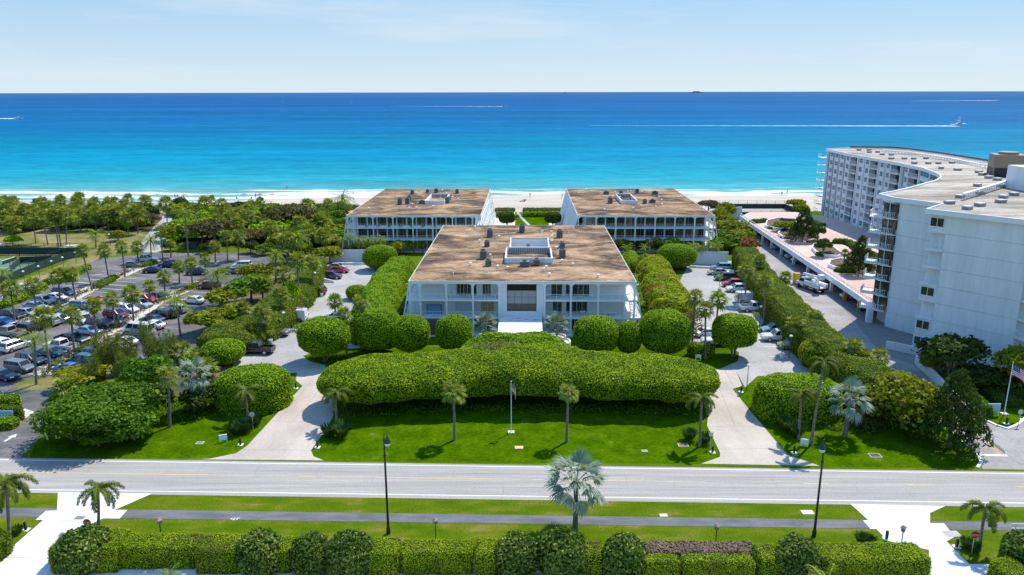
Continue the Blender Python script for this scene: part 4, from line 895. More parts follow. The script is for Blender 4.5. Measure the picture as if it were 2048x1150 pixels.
mb = MB(DO); mb.strip([(x + 13, y + 3) for x, y in EDGE], .3, .016, DZ - .46); mb.build('back_wall', solid('garage_wall', (.4, .4, .4), .9), deck)
wallthing('white end wall with railing at the seaward end of the raised plaza', XYs([(1440, 440), (1482, 438)]), 4.0, .3)
# planters of the plaza
PL = [((1531, 455), (1534, 445), (1555, 440), (1590, 442), (1594, 455), (1575, 462), (1548, 460)), ((1556, 471), (1562, 462), (1590, 457), (1622, 462), (1630, 474), (1610, 481), (1585, 478), (1565, 477)),
      ((1624, 500), (1628, 492), (1645, 488), (1668, 500), (1684, 512), (1675, 517), (1650, 514), (1632, 508)), ((1657, 534), (1660, 526), (1680, 522), (1720, 528), (1745, 535), (1742, 546), (1715, 547), (1690, 541), (1670, 540))]
PW = ['the lawn planter at the seaward end', 'the planter with the tall cone tree', 'the planter with the dark bushy palm', 'the planter nearest the tower']
for k, pl in enumerate(PL):
    pp = XYs(pl, DZ); r_ = empty('planter', 'curved white walled planter on the pink plaza, ' + ['at its seaward end', 'second from the sea', 'third from the sea', 'nearest to the tower wing'][k], 'planter', (*pp[0], DZ))
    mb = MB((*pp[0], DZ)); mb.strip(pp, .3, DZ + .001, DZ + .75, closed=True); mb.build('rim', M_trim, r_)
    mb = MB((*pp[0], DZ)); mb.sheet(inset(pp, .1), DZ + .55); mb.build('soil', M_mulch, r_)
# tennis court by the sea on the right, with its dark green screens
tcr = empty('tennis_court_fence', 'tall dark green screened fence round the court between beach and plaza', 'fence', (*XY(1500, 430), 0)); TCO = (*XY(1500, 430), 0)
def fence_run(root, o, pts, h, step=3.0, scr=None, top=.0):
    for a, c in zip(pts[:-1], pts[1:]):
        mb = MB(o); L_ = math.hypot(c[0] - a[0], c[1] - a[1])
        if scr: mb.strip([a, c], .03, .1, scr)
        mb.build('screen', M_screen, root) if scr else None
        mb = MB(o); k = max(1, int(L_ / step)); mb.beam((*a, h), (*c, h), .06)
        for j in range(k + 1): t = j / k; x, y = a[0] + (c[0] - a[0]) * t, a[1] + (c[1] - a[1]) * t; mb.beam((x, y, 0), (x, y, h), .08)
        nn = int((h - (scr or 0)) / .35)
        for j in range(nn): mb.beam((*a, (scr or 0) + .3 * j + .2), (*c, (scr or 0) + .3 * j + .2), .025)
        mb.build('fence_frame', M_dark, root)
fence_run(tcr, TCO, XYs([(1420, 419), (1568, 419), (1602, 431)]), 3.2, scr=2.0); fence_run(tcr, TCO, XYs([(1420, 434), (1602, 434)]), 2.2, scr=1.6)
ground('tennis_court', [XYs([(1420, 420), (1568, 420), (1600, 432), (1420, 432)])], .02, M_court)
ground('sea_lawn', [XYs([(1604, 440), (1604, 420), (1650, 420), (1665, 440)])], .022, M_lawn)
# tennis courts by the car park
ground('tennis_court', [XYs([(-120, 516), (126, 516.5), (112, 524), (20, 560), (-120, 590)])], .02, M_court)
mb = MB()
for s1 in ([(-60, 520), (118, 521)], [(118, 521), (30, 556)], [(-60, 534), (70, 536)], [(-30, 545), (50, 547)], [(10, 535), (-60, 556)]): mb.strip(XYs(s1), .1, None, .026)
tag(mb.build('court_marking', M_white), kind='structure')
tcl = empty('tennis_court_fence', 'dark mesh fence round the green tennis court beside the public car park', 'fence', (*XY(60, 550), 0)); TLO = (*XY(60, 550), 0)
fence_run(tcl, TLO, XYs([(-60, 588), (10, 568), (75, 541), (126, 522), (168, 512)]), 3.0, scr=1.9); fence_run(tcl, TLO, XYs([(-100, 509), (40, 509.5), (168, 510)]), 3.0, scr=1.9)
fence_run(tcl, TLO, XYs([(22, 545), (42, 527), (105, 524)]), 2.6, scr=1.6)
nt = empty('tennis_net', 'tennis net with white top band across the left court', 'net', (*XY(16, 530), 0)); no = (*XY(16, 530), 0)
mb = MB(no); a, c = XY(5, 530), XY(33, 520); mb.strip([a, c], .04, .9, 1.05); mb.build('band', M_trim, nt); mb = MB(no); mb.strip([a, c], .02, .05, .9); mb.build('mesh_net', M_screen, nt)
# ================================================================ vegetation
def np_mesh(name, V, nv, mats, mi=None):
    """V: (n*nv,3) array, faces of nv consecutive vertices"""
    V = np.asarray(V, dtype=np.float32).reshape(-1, 3); n = len(V) // nv; me = D.meshes.new(name)
    me.vertices.add(len(V)); me.vertices.foreach_set('co', V.ravel()); me.loops.add(n * nv); me.loops.foreach_set('vertex_index', np.arange(n * nv, dtype=np.int32))
    me.polygons.add(n); me.polygons.foreach_set('loop_start', np.arange(0, n * nv, nv, dtype=np.int32)); me.polygons.foreach_set('loop_total', np.full(n, nv, dtype=np.int32))
    for m_ in mats: me.materials.append(m_)
    if mi is not None: me.polygons.foreach_set('material_index', np.asarray(mi, dtype=np.int32))
    me.update(calc_edges=True); return me
def unit(a): return a / (np.linalg.norm(a, axis=-1, keepdims=True) + 1e-9)
def leaves(C, N, size, asp=.6, tilt=.6, g=rng, up=0.0):
    """rhombus leaves at C facing about N"""
    n = len(C); N = unit(N + g.normal(0, tilt, (n, 3)) + np.array([0, 0, up])); T = unit(np.cross(N, g.normal(0, 1, (n, 3)))); B = np.cross(N, T)
    s = size * g.uniform(.65, 1.35, (n, 1)); a = T * s * .5; b_ = B * s * .5 * asp
    return np.stack([C - a, C + b_, C + a, C - b_], 1)
def sample_quads(Q, dens, g=rng):
    """random points and normals on quads Q (n,4,3)"""
    e1 = Q[:, 1] - Q[:, 0]; e2 = Q[:, 3] - Q[:, 0]; f1 = Q[:, 1] - Q[:, 2]; f2 = Q[:, 3] - Q[:, 2]
    c1 = np.cross(e1, e2); c2 = np.cross(f2, f1); A = .5 * (np.linalg.norm(c1, axis=1) + np.linalg.norm(c2, axis=1)); tot = A.sum(); n = int(tot * dens)
    i = g.choice(len(Q), n, p=A / tot); u, v_ = g.random((n, 1)), g.random((n, 1)); q = Q[i]
    P = (q[:, 0] * (1 - u) + q[:, 1] * u) * (1 - v_) + (q[:, 3] * (1 - u) + q[:, 2] * u) * v_
    return P, unit(c1[i] + c2[i])
def bumps(P, amp, wl):
    x, y, z = P[..., 0] / wl, P[..., 1] / wl, P[..., 2] / wl
    return amp * (np.sin(x * 2.1 + 1.3 * np.sin(y * 1.7)) * np.sin(y * 2.3 + z) + .6 * np.sin(x * 4.7 + z * 3.9 + 1) * np.sin(y * 5.1 - z * 2) + .4 * np.sin(x * 9.1 - y * 8.3 + z * 7))
def catmull(P, n):
    P = [np.array(p, float) for p in P]; P = [2 * P[0] - P[1]] + P + [2 * P[-1] - P[-2]]; out = []
    for i in range(1, len(P) - 2):
        for k in range(n):
            t = k / n; a, b_, c, d = P[i - 1], P[i], P[i + 1], P[i + 2]
            out.append(.5 * ((2 * b_) + (-a + c) * t + (2 * a - 5 * b_ + 4 * c - d) * t * t + (-a + 3 * b_ - 3 * c + d) * t ** 3))
    out.append(P[-2]); return np.array(out)
def hedge(label, path, mat, e=3.5, size=.23, dens=58, z0=0.0, endr=1.0, amp=.12, wl=1.6, name='hedge', cat='hedge', group=None, tilt=.6, lift=.0, kink=None, cr=True, under=1.0):
    """clipped hedge; path rows are (x, y, width, height)"""
    P = catmull(path, 10) if cr and len(path) > 1 else np.array(path, float)
    if len(P) and not cr:
        out = []
        for a, b_ in zip(P[:-1], P[1:]):
            k = max(2, int(np.linalg.norm(b_[:2] - a[:2]) / .7)); out += [a * (1 - t / k) + b_ * (t / k) for t in range(k)]
        P = np.array(out + [P[-1]])
    d = np.gradient(P[:, :2], axis=0); d /= np.linalg.norm(d, axis=1, keepdims=True); nn = np.stack([-d[:, 1], d[:, 0]], 1)
    s = np.concatenate([[0], np.cumsum(np.linalg.norm(np.diff(P[:, :2], axis=0), axis=1))]); L_ = s[-1]
    # extra rows close the two ends
    er = np.minimum(endr, L_ * .49); sc = np.ones(len(P))
    ss = np.concatenate([er * (1 - np.cos(np.linspace(0, np.pi / 2, 7))), s[(s > er * 1.02) & (s < L_ - er * 1.02)], L_ - er * (1 - np.cos(np.linspace(np.pi / 2, 0, 7)))])
    PX = np.stack([np.interp(ss, s, P[:, k]) for k in range(4)], 1); NN = np.stack([np.interp(ss, s, nn[:, k]) for k in range(2)], 1); NN /= np.linalg.norm(NN, axis=1, keepdims=True)
    de = np.minimum(ss, L_ - ss); f = np.where(de < er, np.sqrt(np.clip(1 - (1 - de / er) ** 2, 0, 1)), 1.0); f = np.clip(f, .02, 1)
    fz = np.clip(f, 0, 1) ** (.6)
    m_ = 17; th = np.linspace(-.12 if z0 > 0 else 0, np.pi + (.12 if z0 > 0 else 0), m_)
    ct_, st = np.cos(th), np.sin(th); cx = np.sign(ct_) * np.abs(ct_) ** (2 / e); cz = np.sign(st) * np.abs(st) ** (2 / e)
    W = PX[:, 2:3] * .5 * (f[:, None]); H = PX[:, 3:4] * (.55 + .45 * fz[:, None]) if z0 <= 0 else PX[:, 3:4]
    if z0 > 0:       # closed crown carried above the ground
        th = np.linspace(-np.pi / 2, 1.5 * np.pi, 25); ct_, st = np.cos(th), np.sin(th); m_ = 25
        cx = np.sign(ct_) * np.abs(ct_) ** (2 / e); cz = np.sign(st) * np.abs(st) ** (2 / e); hz = PX[:, 3:4] * .5 * f[:, None] ** .8
        Z = z0 + PX[:, 3:4] * .5 + hz * cz[None]
    else: Z = H * cz[None]
    X = PX[:, 0:1] + NN[:, 0:1] * W * cx[None]; Y = PX[:, 1:2] + NN[:, 1:2] * W * cx[None]
    S = np.stack([X, Y, Z], 2); ctr = np.stack([PX[:, 0], PX[:, 1], np.full(len(PX), z0 + PX[:, 3].mean() * .4)], 1)[:, None]
    out = unit(S - ctr); S = S + out * bumps(S, amp, wl)[..., None]
    if z0 <= 0: S[..., 2] = np.maximum(S[..., 2], 0)
    Q = np.stack([S[:-1, :-1], S[:-1, 1:], S[1:, 1:], S[1:, :-1]], 2).reshape(-1, 4, 3)
    o = np.array([PX[:, 0].mean(), PX[:, 1].mean(), 0.0])
    C, N = sample_quads(Q, dens); ctr2 = np.array([o[0], o[1], 1.0])
    # normals must look outward
    idx = np.argmin(np.abs(C[:, None, 0] - PX[None, ::3, 0]) + np.abs(C[:, None, 1] - PX[None, ::3, 1]), axis=1)
    cc = PX[::3][idx]; ov = C - np.stack([cc[:, 0], cc[:, 1], np.full(len(cc), z0 + cc[:, 3].mean() * .45)], 1); sgn = np.sign((ov * N).sum(1, keepdims=True)); N = N * sgn
    LQ = leaves(C + N * rng.uniform(-.03, .13 + lift, (len(C), 1)), N, size, tilt=tilt)
    # the solid inside, drawn slightly within the leaves
    cq = Q.mean(1); dq = unit(cq - (np.array([0, 0, 1]) * 0 + cq * [0, 0, 0] + np.stack([np.interp(np.arange(len(Q)) // (m_ - 1), np.arange(len(PX)), PX[:, 0]), np.interp(np.arange(len(Q)) // (m_ - 1), np.arange(len(PX)), PX[:, 1]), np.full(len(Q), z0 + 1.0)], 1)))
    V = np.concatenate([Q.reshape(-1, 3) - np.repeat(dq, 4, 0) * 0, LQ.reshape(-1, 3)]) - o
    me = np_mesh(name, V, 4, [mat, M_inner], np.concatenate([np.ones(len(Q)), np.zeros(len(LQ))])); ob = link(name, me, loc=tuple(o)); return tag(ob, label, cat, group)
def pH(u, v_, z, w, h): x, y = XY(u, v_, z); return (x, y, w, h)
# --- the long hedge in front
hb = 95.2
fp = [(-25.4, 91.4, 9, 3.5), (-20.5, 92.2, 10.6, 3.8), (-14, 93.2, 11.4, 3.8), (-8, 94.2, 11.4, 3.9), (-3.5, 95.0, 12.4, 4.6), (0, 95.2, 12.8, 4.8), (4.5, 95.0, 12.4, 4.6), (9, 94.2, 11.4, 3.9), (14, 93.4, 11.2, 3.8), (20.5, 92.6, 10.4, 3.7), (27.0, 91.2, 9, 3.5)]
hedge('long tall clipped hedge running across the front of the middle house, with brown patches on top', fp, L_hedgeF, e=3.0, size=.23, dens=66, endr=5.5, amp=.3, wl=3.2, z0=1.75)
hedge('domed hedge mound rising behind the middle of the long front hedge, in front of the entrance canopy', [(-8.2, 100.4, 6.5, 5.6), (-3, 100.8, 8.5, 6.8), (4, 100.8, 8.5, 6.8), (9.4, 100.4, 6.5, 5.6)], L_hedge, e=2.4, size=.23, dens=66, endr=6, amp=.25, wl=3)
# --- curving hedges beside the courts
hl = [pH(808, 508, 6, 6.5, 6), pH(775, 545, 6, 7.5, 6), pH(752, 590, 6, 8, 6), pH(738, 622, 6, 7.5, 5.8)]
hedge('broad bright green hedge curving down the right side of the left parking court', hl, L_hedge, e=3.4, size=.25, dens=56, endr=3.2, amp=.22, wl=3)
hr = [pH(1300, 503, 6, 6.5, 6), pH(1318, 535, 6, 7.8, 6), pH(1338, 575, 6, 8.2, 6), pH(1352, 606, 6, 7.4, 5.8)]
hedge('broad flowering hedge with orange leaf patches curving down beside the right parking court', hr, L_hedgeR, e=3.2, size=.27, dens=52, endr=3.2, amp=.35, wl=2.4)
hedge('low hedge squeezed between the broad left hedge and the middle house', [pH(812, 572, 3.6, 3.6, 3.6), pH(800, 600, 3.6, 3.8, 3.6), pH(785, 632, 3.6, 4.5, 3.8)], L_hedge, e=3.2, endr=1.6, dens=32)
hedge('low hedge squeezed between the broad right hedge and the middle house', [pH(1272, 545, 3.4, 3.2, 3.4), pH(1285, 575, 3.4, 3.6, 3.4), pH(1292, 610, 3.4, 4, 3.4)], L_hedge, e=3.0, endr=1.6, dens=32, amp=.25)
hedge('thin hedge beside the top end of the right flowering hedge, along the house wall', [pH(1262, 500, 3, 3, 3), pH(1268, 525, 3, 3, 3)], L_hedge, e=3, endr=1.4)
# --- topiary
def topiary(label, u, v_, rx, rz, z0, mat=L_hedge, e=2.5, base=None, ry=None, trunks=1, dens=66, size=.22, tr=True):
    """centre pixel of the crown; rx half width m, rz half height m, z0 underside"""
    x, y = XY(u, v_, z0 + rz); ry = ry or rx * .95
    root = empty('topiary_tree' if tr else 'topiary', label, 'topiary', (x, y, 0))
    nu, nv_ = 26, 15; a = np.linspace(0, 2 * np.pi, nu + 1); b_ = np.linspace(-np.pi / 2, np.pi / 2, nv_ + 1)
    def sp(t, p): return np.sign(t) * np.abs(t) ** p
    cb, sb = sp(np.cos(b_), 2 / e), sp(np.sin(b_), 2 / e); ca, sa = sp(np.cos(a), .92), sp(np.sin(a), .92)
    S = np.stack([rx * cb[:, None] * ca[None], ry * cb[:, None] * sa[None], np.broadcast_to((rz * sb)[:, None], (nv_ + 1, nu + 1))], 2)
    S = S * (1 + bumps(S + np.array([x, y, 0]), .035 if mat is not L_bush else .07, 1.5 if mat is not L_bush else .8))[..., None] + [0, 0, z0 + rz]
    Q = np.stack([S[:-1, :-1], S[:-1, 1:], S[1:, 1:], S[1:, :-1]], 2).reshape(-1, 4, 3); Q = Q[np.linalg.norm(np.cross(Q[:, 2] - Q[:, 0], Q[:, 3] - Q[:, 1]), axis=1) > 1e-4]
    C, N = sample_quads(Q, dens); ov = C - [0, 0, z0 + rz]; N *= np.sign((ov * N).sum(1, keepdims=True))
    LQ = leaves(C + N * rng.uniform(-.03, .14 if mat is not L_bush else .3, (len(C), 1)), N, size, tilt=.6 if mat is not L_bush else .9)
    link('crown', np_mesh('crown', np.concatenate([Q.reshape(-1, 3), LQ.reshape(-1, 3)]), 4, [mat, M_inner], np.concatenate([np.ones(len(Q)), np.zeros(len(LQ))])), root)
    if tr:
        mb = MB()
        for k in range(trunks):
            q = (k - (trunks - 1) / 2) * .6; mb.tube((q * .6, 0, 0), (q * 1.4, 0, z0 + rz * .5), .17, .12, 7)
            for s_ in (-1, 1): mb.tube((q, 0, z0 * .55), (q + s_ * rx * .42, s_ * ry * .2, z0 + rz * .35), .1, .06, 5)
        mb.build('trunk', M_bark, root)
    return root
topiary('round clipped tree on a grass island at the end of the left parking court', 648, 671, 3.9, 2.6, 1.6, trunks=2)
topiary('boxy clipped tree left of the middle house, touching the broad left hedge', 758, 658, 3.6, 2.9, 1.2, e=3)
topiary('clipped tree with a slightly dull crown in front of the left corner of the middle house', 820, 666, 3.0, 2.6, 1.3, trunks=2)
topiary('neat round clipped tree on two pale trunks, left of the left planter bowl', 908, 665, 2.85, 2.6, 1.5, trunks=2)
topiary('wide oval clipped tree in front of the right half of the middle house', 1193, 668, 3.45, 2.65, 1.2, trunks=1)
topiary('smallest paler clipped tree at the right corner of the middle house', 1258, 674, 2.0, 2.4, 1.0, e=2.3)
topiary('large clipped tree with dark underside just right of the middle house', 1330, 662, 3.9, 3.1, 1.2, trunks=2, e=2.7)
topiary('broad flat topped clipped tree on forked trunk, in the middle of the right parking court entrance', 1470, 661, 3.3, 2.3, 2.0, e=3, trunks=2)
topiary('oval clipped mound at the far end of the left parking court below the left seaward house', 760, 513, 3.9, 2.5, .6, e=2.4)
topiary('oval clipped mound at the far end of the right parking court below the right seaward house', 1353, 511, 4.5, 2.5, .6, e=2.4)
topiary('oval clipped mound with yellowing leaves behind the big block hedge at the right entrance', 1650, 707, 3.6, 1.9, .4, mat=L_hedgeR, e=2.6, tr=False)
topiary('oval clipped mound behind the big block hedge at the left entrance', 445, 703, 3.2, 1.6, .3, e=2.5, tr=False)
topiary('small dark clipped bush at the foot of the broad left hedge by the court', 714, 584, 2.2, 1.3, .1, e=2.3, tr=False)
hedge('big rounded block hedge on the left side of the left entrance drive', [pH(428, 772, 3, 7.5, 4.5), pH(500, 765, 3, 8.4, 4.9), pH(580, 764, 3, 7.8, 4.7)], L_hedge, e=3.2, size=.23, dens=62, endr=3.6)
hedge('big rounded block hedge on the right side of the right entrance drive', [pH(1514, 786, 3, 7.5, 4.5), pH(1590, 782, 3, 8.2, 4.8), pH(1682, 786, 3, 7.6, 4.6)], L_hedge, e=3.2, size=.23, dens=62, endr=3.6)
hedge('low clipped hedge on the island right of the left court tree', [pH(722, 684, .8, 1.6, 1.5), pH(765, 690, .8, 1.6, 1.5)], L_hedge, e=3.5, endr=.8)
hedge('low clipped hedge beneath the palms left of the right court tree', [pH(1375, 700, .8, 2.0, 1.9), pH(1425, 704, .8, 2.0, 1.9)], L_hedge, e=3.5, endr=.8)
# --- property hedges
rp_ = [pH(1490, 492, 4.6, 6, 4.6), pH(1520, 535, 4.6, 6.2, 4.6), pH(1570, 592, 4.6, 6.4, 4.7), pH(1630, 650, 4.6, 6.4, 4.7), pH(1700, 705, 4.6, 6.2, 4.7), pH(1760, 745, 4.6, 6.2, 4.7), pH(1822, 790, 4.2, 6.5, 4.6)]
hedge('very long shaggy olive hedge between the right parking court and the tower road', rp_, L_olive, e=5, size=.22, dens=50, endr=2, amp=.22, wl=2.2)
lp_ = [pH(632, 515, 3.6, 5, 3.8), pH(600, 560, 3.6, 6.5, 3.6), pH(560, 595, 3.4, 8, 3.5), pH(520, 628, 3.2, 9.5, 3.4), pH(470, 650, 3.0, 10.5, 3.2), pH(438, 678, 3.0, 8.5, 3.0)]
hedge('broad shaggy olive hedge between the public car park and the left parking court', lp_, L_olive, e=3.2, size=.22, dens=46, endr=2.5, amp=.28, wl=2.2)
# --- blocks of the hedge along the bottom
def hb_(label, u0, u1, vt, h=2.4, w=2.2, mat=L_box, e=9, size=.115, dens=170, amp=.06, er=.3, name='hedge', tilt=.38):
    h -= .2; a, c = XY(u0, vt + 12, h), XY(u1, vt + 12, h)
    if 'rear' in label: pass
    return hedge(label, [(a[0], a[1], w, h), (c[0], c[1], w, h)], mat, e=e, size=size, dens=dens, endr=er, amp=amp, wl=.9, cr=False, name=name, tilt=tilt)
hb_('leftmost rounded end block of the low hedge along the bottom', 106, 152, 1066, h=2.5, w=3.6, er=1.0)
hb_('low hedge block right of the glossy bush at the bottom left', 198, 250, 1064, h=2.5, w=3.4)
hb_('long low hedge block below the left brick mail post', 246, 400, 1068, h=2.25, w=2.5)
hb_('yellowing low hedge block left of the first round glossy bush', 398, 488, 1072, h=2.35, w=3.0)
hb_('narrow yellow hedge block between the first and second round bushes', 550, 590, 1074, h=2.3, w=2.6)
hb_('low hedge block right of the third round bush', 736, 800, 1078, h=2.5, w=2.8)
hb_('long low hedge block under the middle mail post', 802, 948, 1080, h=2.25, w=2.3)
hb_('low hedge block left of the fourth round bush', 950, 997, 1080, h=2.5, w=2.7)
hb_('narrow hedge block between the silver palm and the bush with dry twigs', 1160, 1208, 1084, h=2.3, w=2.4)
hb_('low hedge block with a bare twiggy top behind it, right of the sixth round bush', 1284, 1360, 1104, h=2.3, w=1.4)
hb_('low hedge front under the right mail post', 1362, 1508, 1104, h=2.3, w=1.4)
hb_('low hedge block left of the seventh round bush', 1510, 1562, 1090, h=2.4, w=2.6)
hb_('long low hedge block with squared right end beside the right white driveway', 1628, 1856, 1090, h=2.6, w=3.0, er=.8)
hb_('bare twiggy hedge patch behind the green hedge front, bottom right of the middle', 1286, 1510, 1082, h=1.9, w=1.8, mat=L_twig, size=.2, amp=.12)
a, c = XY(1962, 1100, 1.8), XY(2090, 1165, 1.8)
hedge('low hedge corner right of the right white driveway', [(a[0] + .6, a[1] - 1.2, 2.6, 1.9), (c[0], c[1] - 1.5, 3.4, 1.9)], L_box, e=7, size=.115, dens=170, endr=.4, amp=.05, cr=False)
hedge('yellow green hedge at the left edge below the first plume palm', [(*XY(-60, 1075, 1.8), 3, 2.2), (*XY(6, 1080, 1.8), 3, 2.2)], L_lime, e=4, size=.2, dens=55, endr=1)
BL = ['first round glossy bush standing up in the bottom hedge', 'second round glossy bush in the bottom hedge, narrower than its neighbours', 'third round glossy bush in the bottom hedge, just left of the street lamp', 'fourth round glossy bush in the bottom hedge, left of the silver palm', 'fifth and broadest glossy bush, below the silver palm', 'tall rounded glossy bush beside the dry twiggy hedge', 'rounded glossy bush left of the right street lamp', 'rounded bush at the bottom right edge behind the hedge corner', 'sprawling glossy bush near the left end of the bottom hedge']
for k, (u, v_, rx, rz) in enumerate([(520, 1106, 1.65, 1.5), (622, 1110, 1.4, 1.5), (700, 1110, 1.8, 1.55), (1034, 1112, 1.65, 1.55), (1123, 1110, 1.85, 1.65), (1247, 1116, 1.55, 1.6), (1594, 1120, 1.55, 1.65), (2050, 1108, 1.6, 1.5), (172, 1100, 2.1, 1.35)]):
    o = topiary(BL[k], u, v_, rx, rz, .1, mat=L_bush, e=3.6, tr=False, dens=80, size=.3); o.name = 'round_bush'; o['category'] = 'bush'
wallthing('low white wall capped along the bottom hedge, seen between its bushes', [XY(470, 1128, .3), XY(1290, 1140, .3)], 1.3, .3)
# --- hedges of the tower garden, plaza, car park
for k, (pts, lab, mt, hh) in enumerate([
    ([(1665, 478), (1700, 482), (1725, 500), (1760, 512), (1790, 545)], 'dark hedge winding along the foot of the tower on the plaza', L_tree, 1.2),
    ([(1500, 440), (1535, 437)], 'left clipped hedge at the seaward end of the plaza', L_tree, 1.0), ([(1558, 437), (1620, 440), (1650, 446)], 'right clipped hedge at the seaward end of the plaza', L_tree, 1.0)]):
    hedge(lab, [(*XY(u, v_, DZ + 1), 2.4, hh + DZ) for u, v_ in pts], mt, e=4, size=.35, dens=18, endr=.8)
for k, (c_u, c_v, rx, ry, lab) in enumerate([(1563, 451, 3.9, 4, 'low mounded hedge filling the seaward plaza planter'), (1575, 469, 1.9, 2.6, 'low hedge around the left half of the cone tree planter'), (1650, 503, 2.2, 3.6, 'low hedge filling the third plaza planter'), (1700, 535, 3.4, 2.6, 'low hedge filling the planter nearest to the tower wing')]):
    x, y = XY(c_u, c_v, DZ + .9); hedge(lab, [(x - rx, y, ry, .8 + DZ), (x + rx, y - .5, ry, .9 + DZ)], L_tree, e=4, size=.3, dens=24, endr=1.2)
for k, (p, w, lab) in enumerate([([(0, 606), (45, 588), (88, 566)], 1.8, 'bright hedge below the tennis fence, nearest to the camera'), ([(88, 560), (130, 548), (176, 528)], 1.8, 'bright hedge below the tennis fence, farther from the camera')]):
    hedge(lab, [(*XY(u, v_, 1.2), w, 1.3) for u, v_ in p], L_lime if k < 0 else L_hedge, e=3.5, size=.3, dens=28, endr=.7)
for k, (p, lab) in enumerate([([(190, 572), (232, 550)], 'lime green hedge on the first median, right of two dark palm shadows'), ([(100, 622), (122, 612)], 'small lime green hedge on the first median among parked silver cars'), ([(283, 530), (310, 520)], 'lime green hedge at the seaward tip of the first median'),
                               ([(374, 575), (390, 567)], 'small lime hedge near the seaward end of the second median'), ([(158, 702), (190, 684)], 'lime green hedge on the second median behind the white pickup'), ([(445, 540), (462, 534)], 'lime hedge in the far corner of the car park')]):
    hedge(lab, [(*XY(u, v_, .7), 1.9, .9) for u, v_ in p], L_lime, e=3.2, size=.3, dens=30, endr=.7)
hedge('grey green clipped oval shrub on the second median near its landward end', [(*XY(106, 733, .5), 1.7, .8), (*XY(130, 721, .5), 1.7, .8)], L_sabal, e=3, size=.2, dens=40, endr=.8)
for k, (p, w, h, mt, lab) in enumerate([([(-30, 795), (0, 793), (34, 792)], 2.2, 1.7, L_hedge, 'square topped hedge behind the park sign'), ([(-30, 812), (42, 812)], 1.6, 1.9, L_lime, 'bright leafy shrub row wrapped round the park sign'), ([(-30, 842), (34, 838)], 2.0, 1.0, L_hedge, 'low green hedge in front of the park sign')]):
    hedge(lab, [(*XY(u, v_, h), w, h) for u, v_ in p], mt, e=4, size=.22, dens=40, endr=.5, cr=False)
hedge('low hedge strip between lawn and dune at the end of the garden, left part', [(*XY(992, 427, 1), 3, 1.5), (*XY(1028, 427, 1), 3, 1.5)], L_hedge, e=4, size=.4, dens=14, endr=.5)
hedge('low hedge strip between lawn and dune at the end of the garden, right part', [(*XY(1046, 427, 1), 3, 1.5), (*XY(1134, 427, 1), 3, 1.5)], L_box, e=4, size=.4, dens=14, endr=.5)
hedge('pale dune scrub band in front of the beach, left of the sand path', [(*XY(990, 419, .5), 6, .9), (*XY(1030, 419, .5), 6, .9)], L_dune, e=2.5, size=.4, dens=12, endr=.5, name='dune_scrub', cat='scrub')
hedge('pale dune scrub band in front of the beach, right of the sand path', [(*XY(1046, 419, .5), 6, .9), (*XY(1134, 419, .5), 6, .9)], L_dune, e=2.5, size=.4, dens=12, endr=.5, name='dune_scrub', cat='scrub')
for k, (u, v_) in enumerate([(1014, 435), (1106, 435)]):
    topiary(['dark clipped tree on the left side of the seaside garden', 'dark clipped tree on the right side of the seaside garden'][k], u, v_, 2.5, 1.5, 1.2, mat=L_dark, e=3.2, dens=22, size=.35)
# dark low hedges by the tower entrance, and the garden shrubs there
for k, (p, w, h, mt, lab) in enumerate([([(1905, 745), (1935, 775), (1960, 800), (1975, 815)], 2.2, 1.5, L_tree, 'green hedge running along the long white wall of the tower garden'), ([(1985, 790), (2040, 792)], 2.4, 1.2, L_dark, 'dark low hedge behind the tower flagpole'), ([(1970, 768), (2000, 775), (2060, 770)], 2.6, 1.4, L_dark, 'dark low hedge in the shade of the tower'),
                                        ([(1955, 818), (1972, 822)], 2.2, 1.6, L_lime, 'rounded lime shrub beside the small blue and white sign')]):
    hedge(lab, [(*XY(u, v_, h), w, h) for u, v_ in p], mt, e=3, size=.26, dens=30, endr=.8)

# ---------------------------------------------------------------- palms
def fan(d, s_, L, pl, nseg, A, droop, wseg=.1, g=random):
    """one fan leaf: stalk then radiating blades. returns list of quads"""
    d = Vector(d).normalized(); s_ = Vector(s_); s_ = (s_ - d * s_.dot(d)).normalized(); n_ = d.cross(s_); Q = []
    p = d * pl + Vector((0, 0, -.08 * pl * pl)); w = .035 * L + .02
    Q.append((s_ * w * .6, -s_ * w * .6, p - s_ * w * .4, p + s_ * w * .4))
    for k in range(nseg):
        a = -A + 2 * A * (k + .5) / nseg + g.uniform(-.04, .04); l_ = L * (1 - .22 * abs(a) / A) * g.uniform(.9, 1.05)
        dd = d * math.cos(a) + s_ * math.sin(a); ss = -d * math.sin(a) + s_ * math.cos(a)
        m_ = p + dd * l_ * .55 + n_ * g.uniform(-.05, .08) * L + Vector((0, 0, -droop * .25 * L)); t = p + dd * l_ + Vector((0, 0, -droop * L * g.uniform(.6, 1.2))); hw = wseg * L * .5
        Q.append((p, m_ - ss * hw, t, m_ + ss * hw))
    return Q
def fan_crown(n, L, pl, nseg, A, droop, wseg, lo=-.6, hi=1.35, seed=0, dead=0):
    g = random.Random(seed); Q = []
    for i in range(n):
        el = lo + (hi - lo) * ((i + .5) / n) ** .85; az = i * 2.399 + g.uniform(-.2, .2); el += g.uniform(-.12, .12)
        d = Vector((math.cos(az) * math.cos(el), math.sin(az) * math.cos(el), math.sin(el))); s_ = Vector((-math.sin(az), math.cos(az), g.uniform(-.3, .3)))
        Q += fan(d, s_, L * g.uniform(.85, 1.1), pl * g.uniform(.85, 1.1), nseg, A, droop * (1.2 - .5 * el), wseg, g)
    for i in range(dead):
        az = g.uniform(0, 6.28); d = Vector((math.cos(az) * .5, math.sin(az) * .5, -.9)); Q += fan(d, Vector((-math.sin(az), math.cos(az), 0)), L * .8, pl * .7, nseg, A * .5, .4, wseg, g)
    return Q
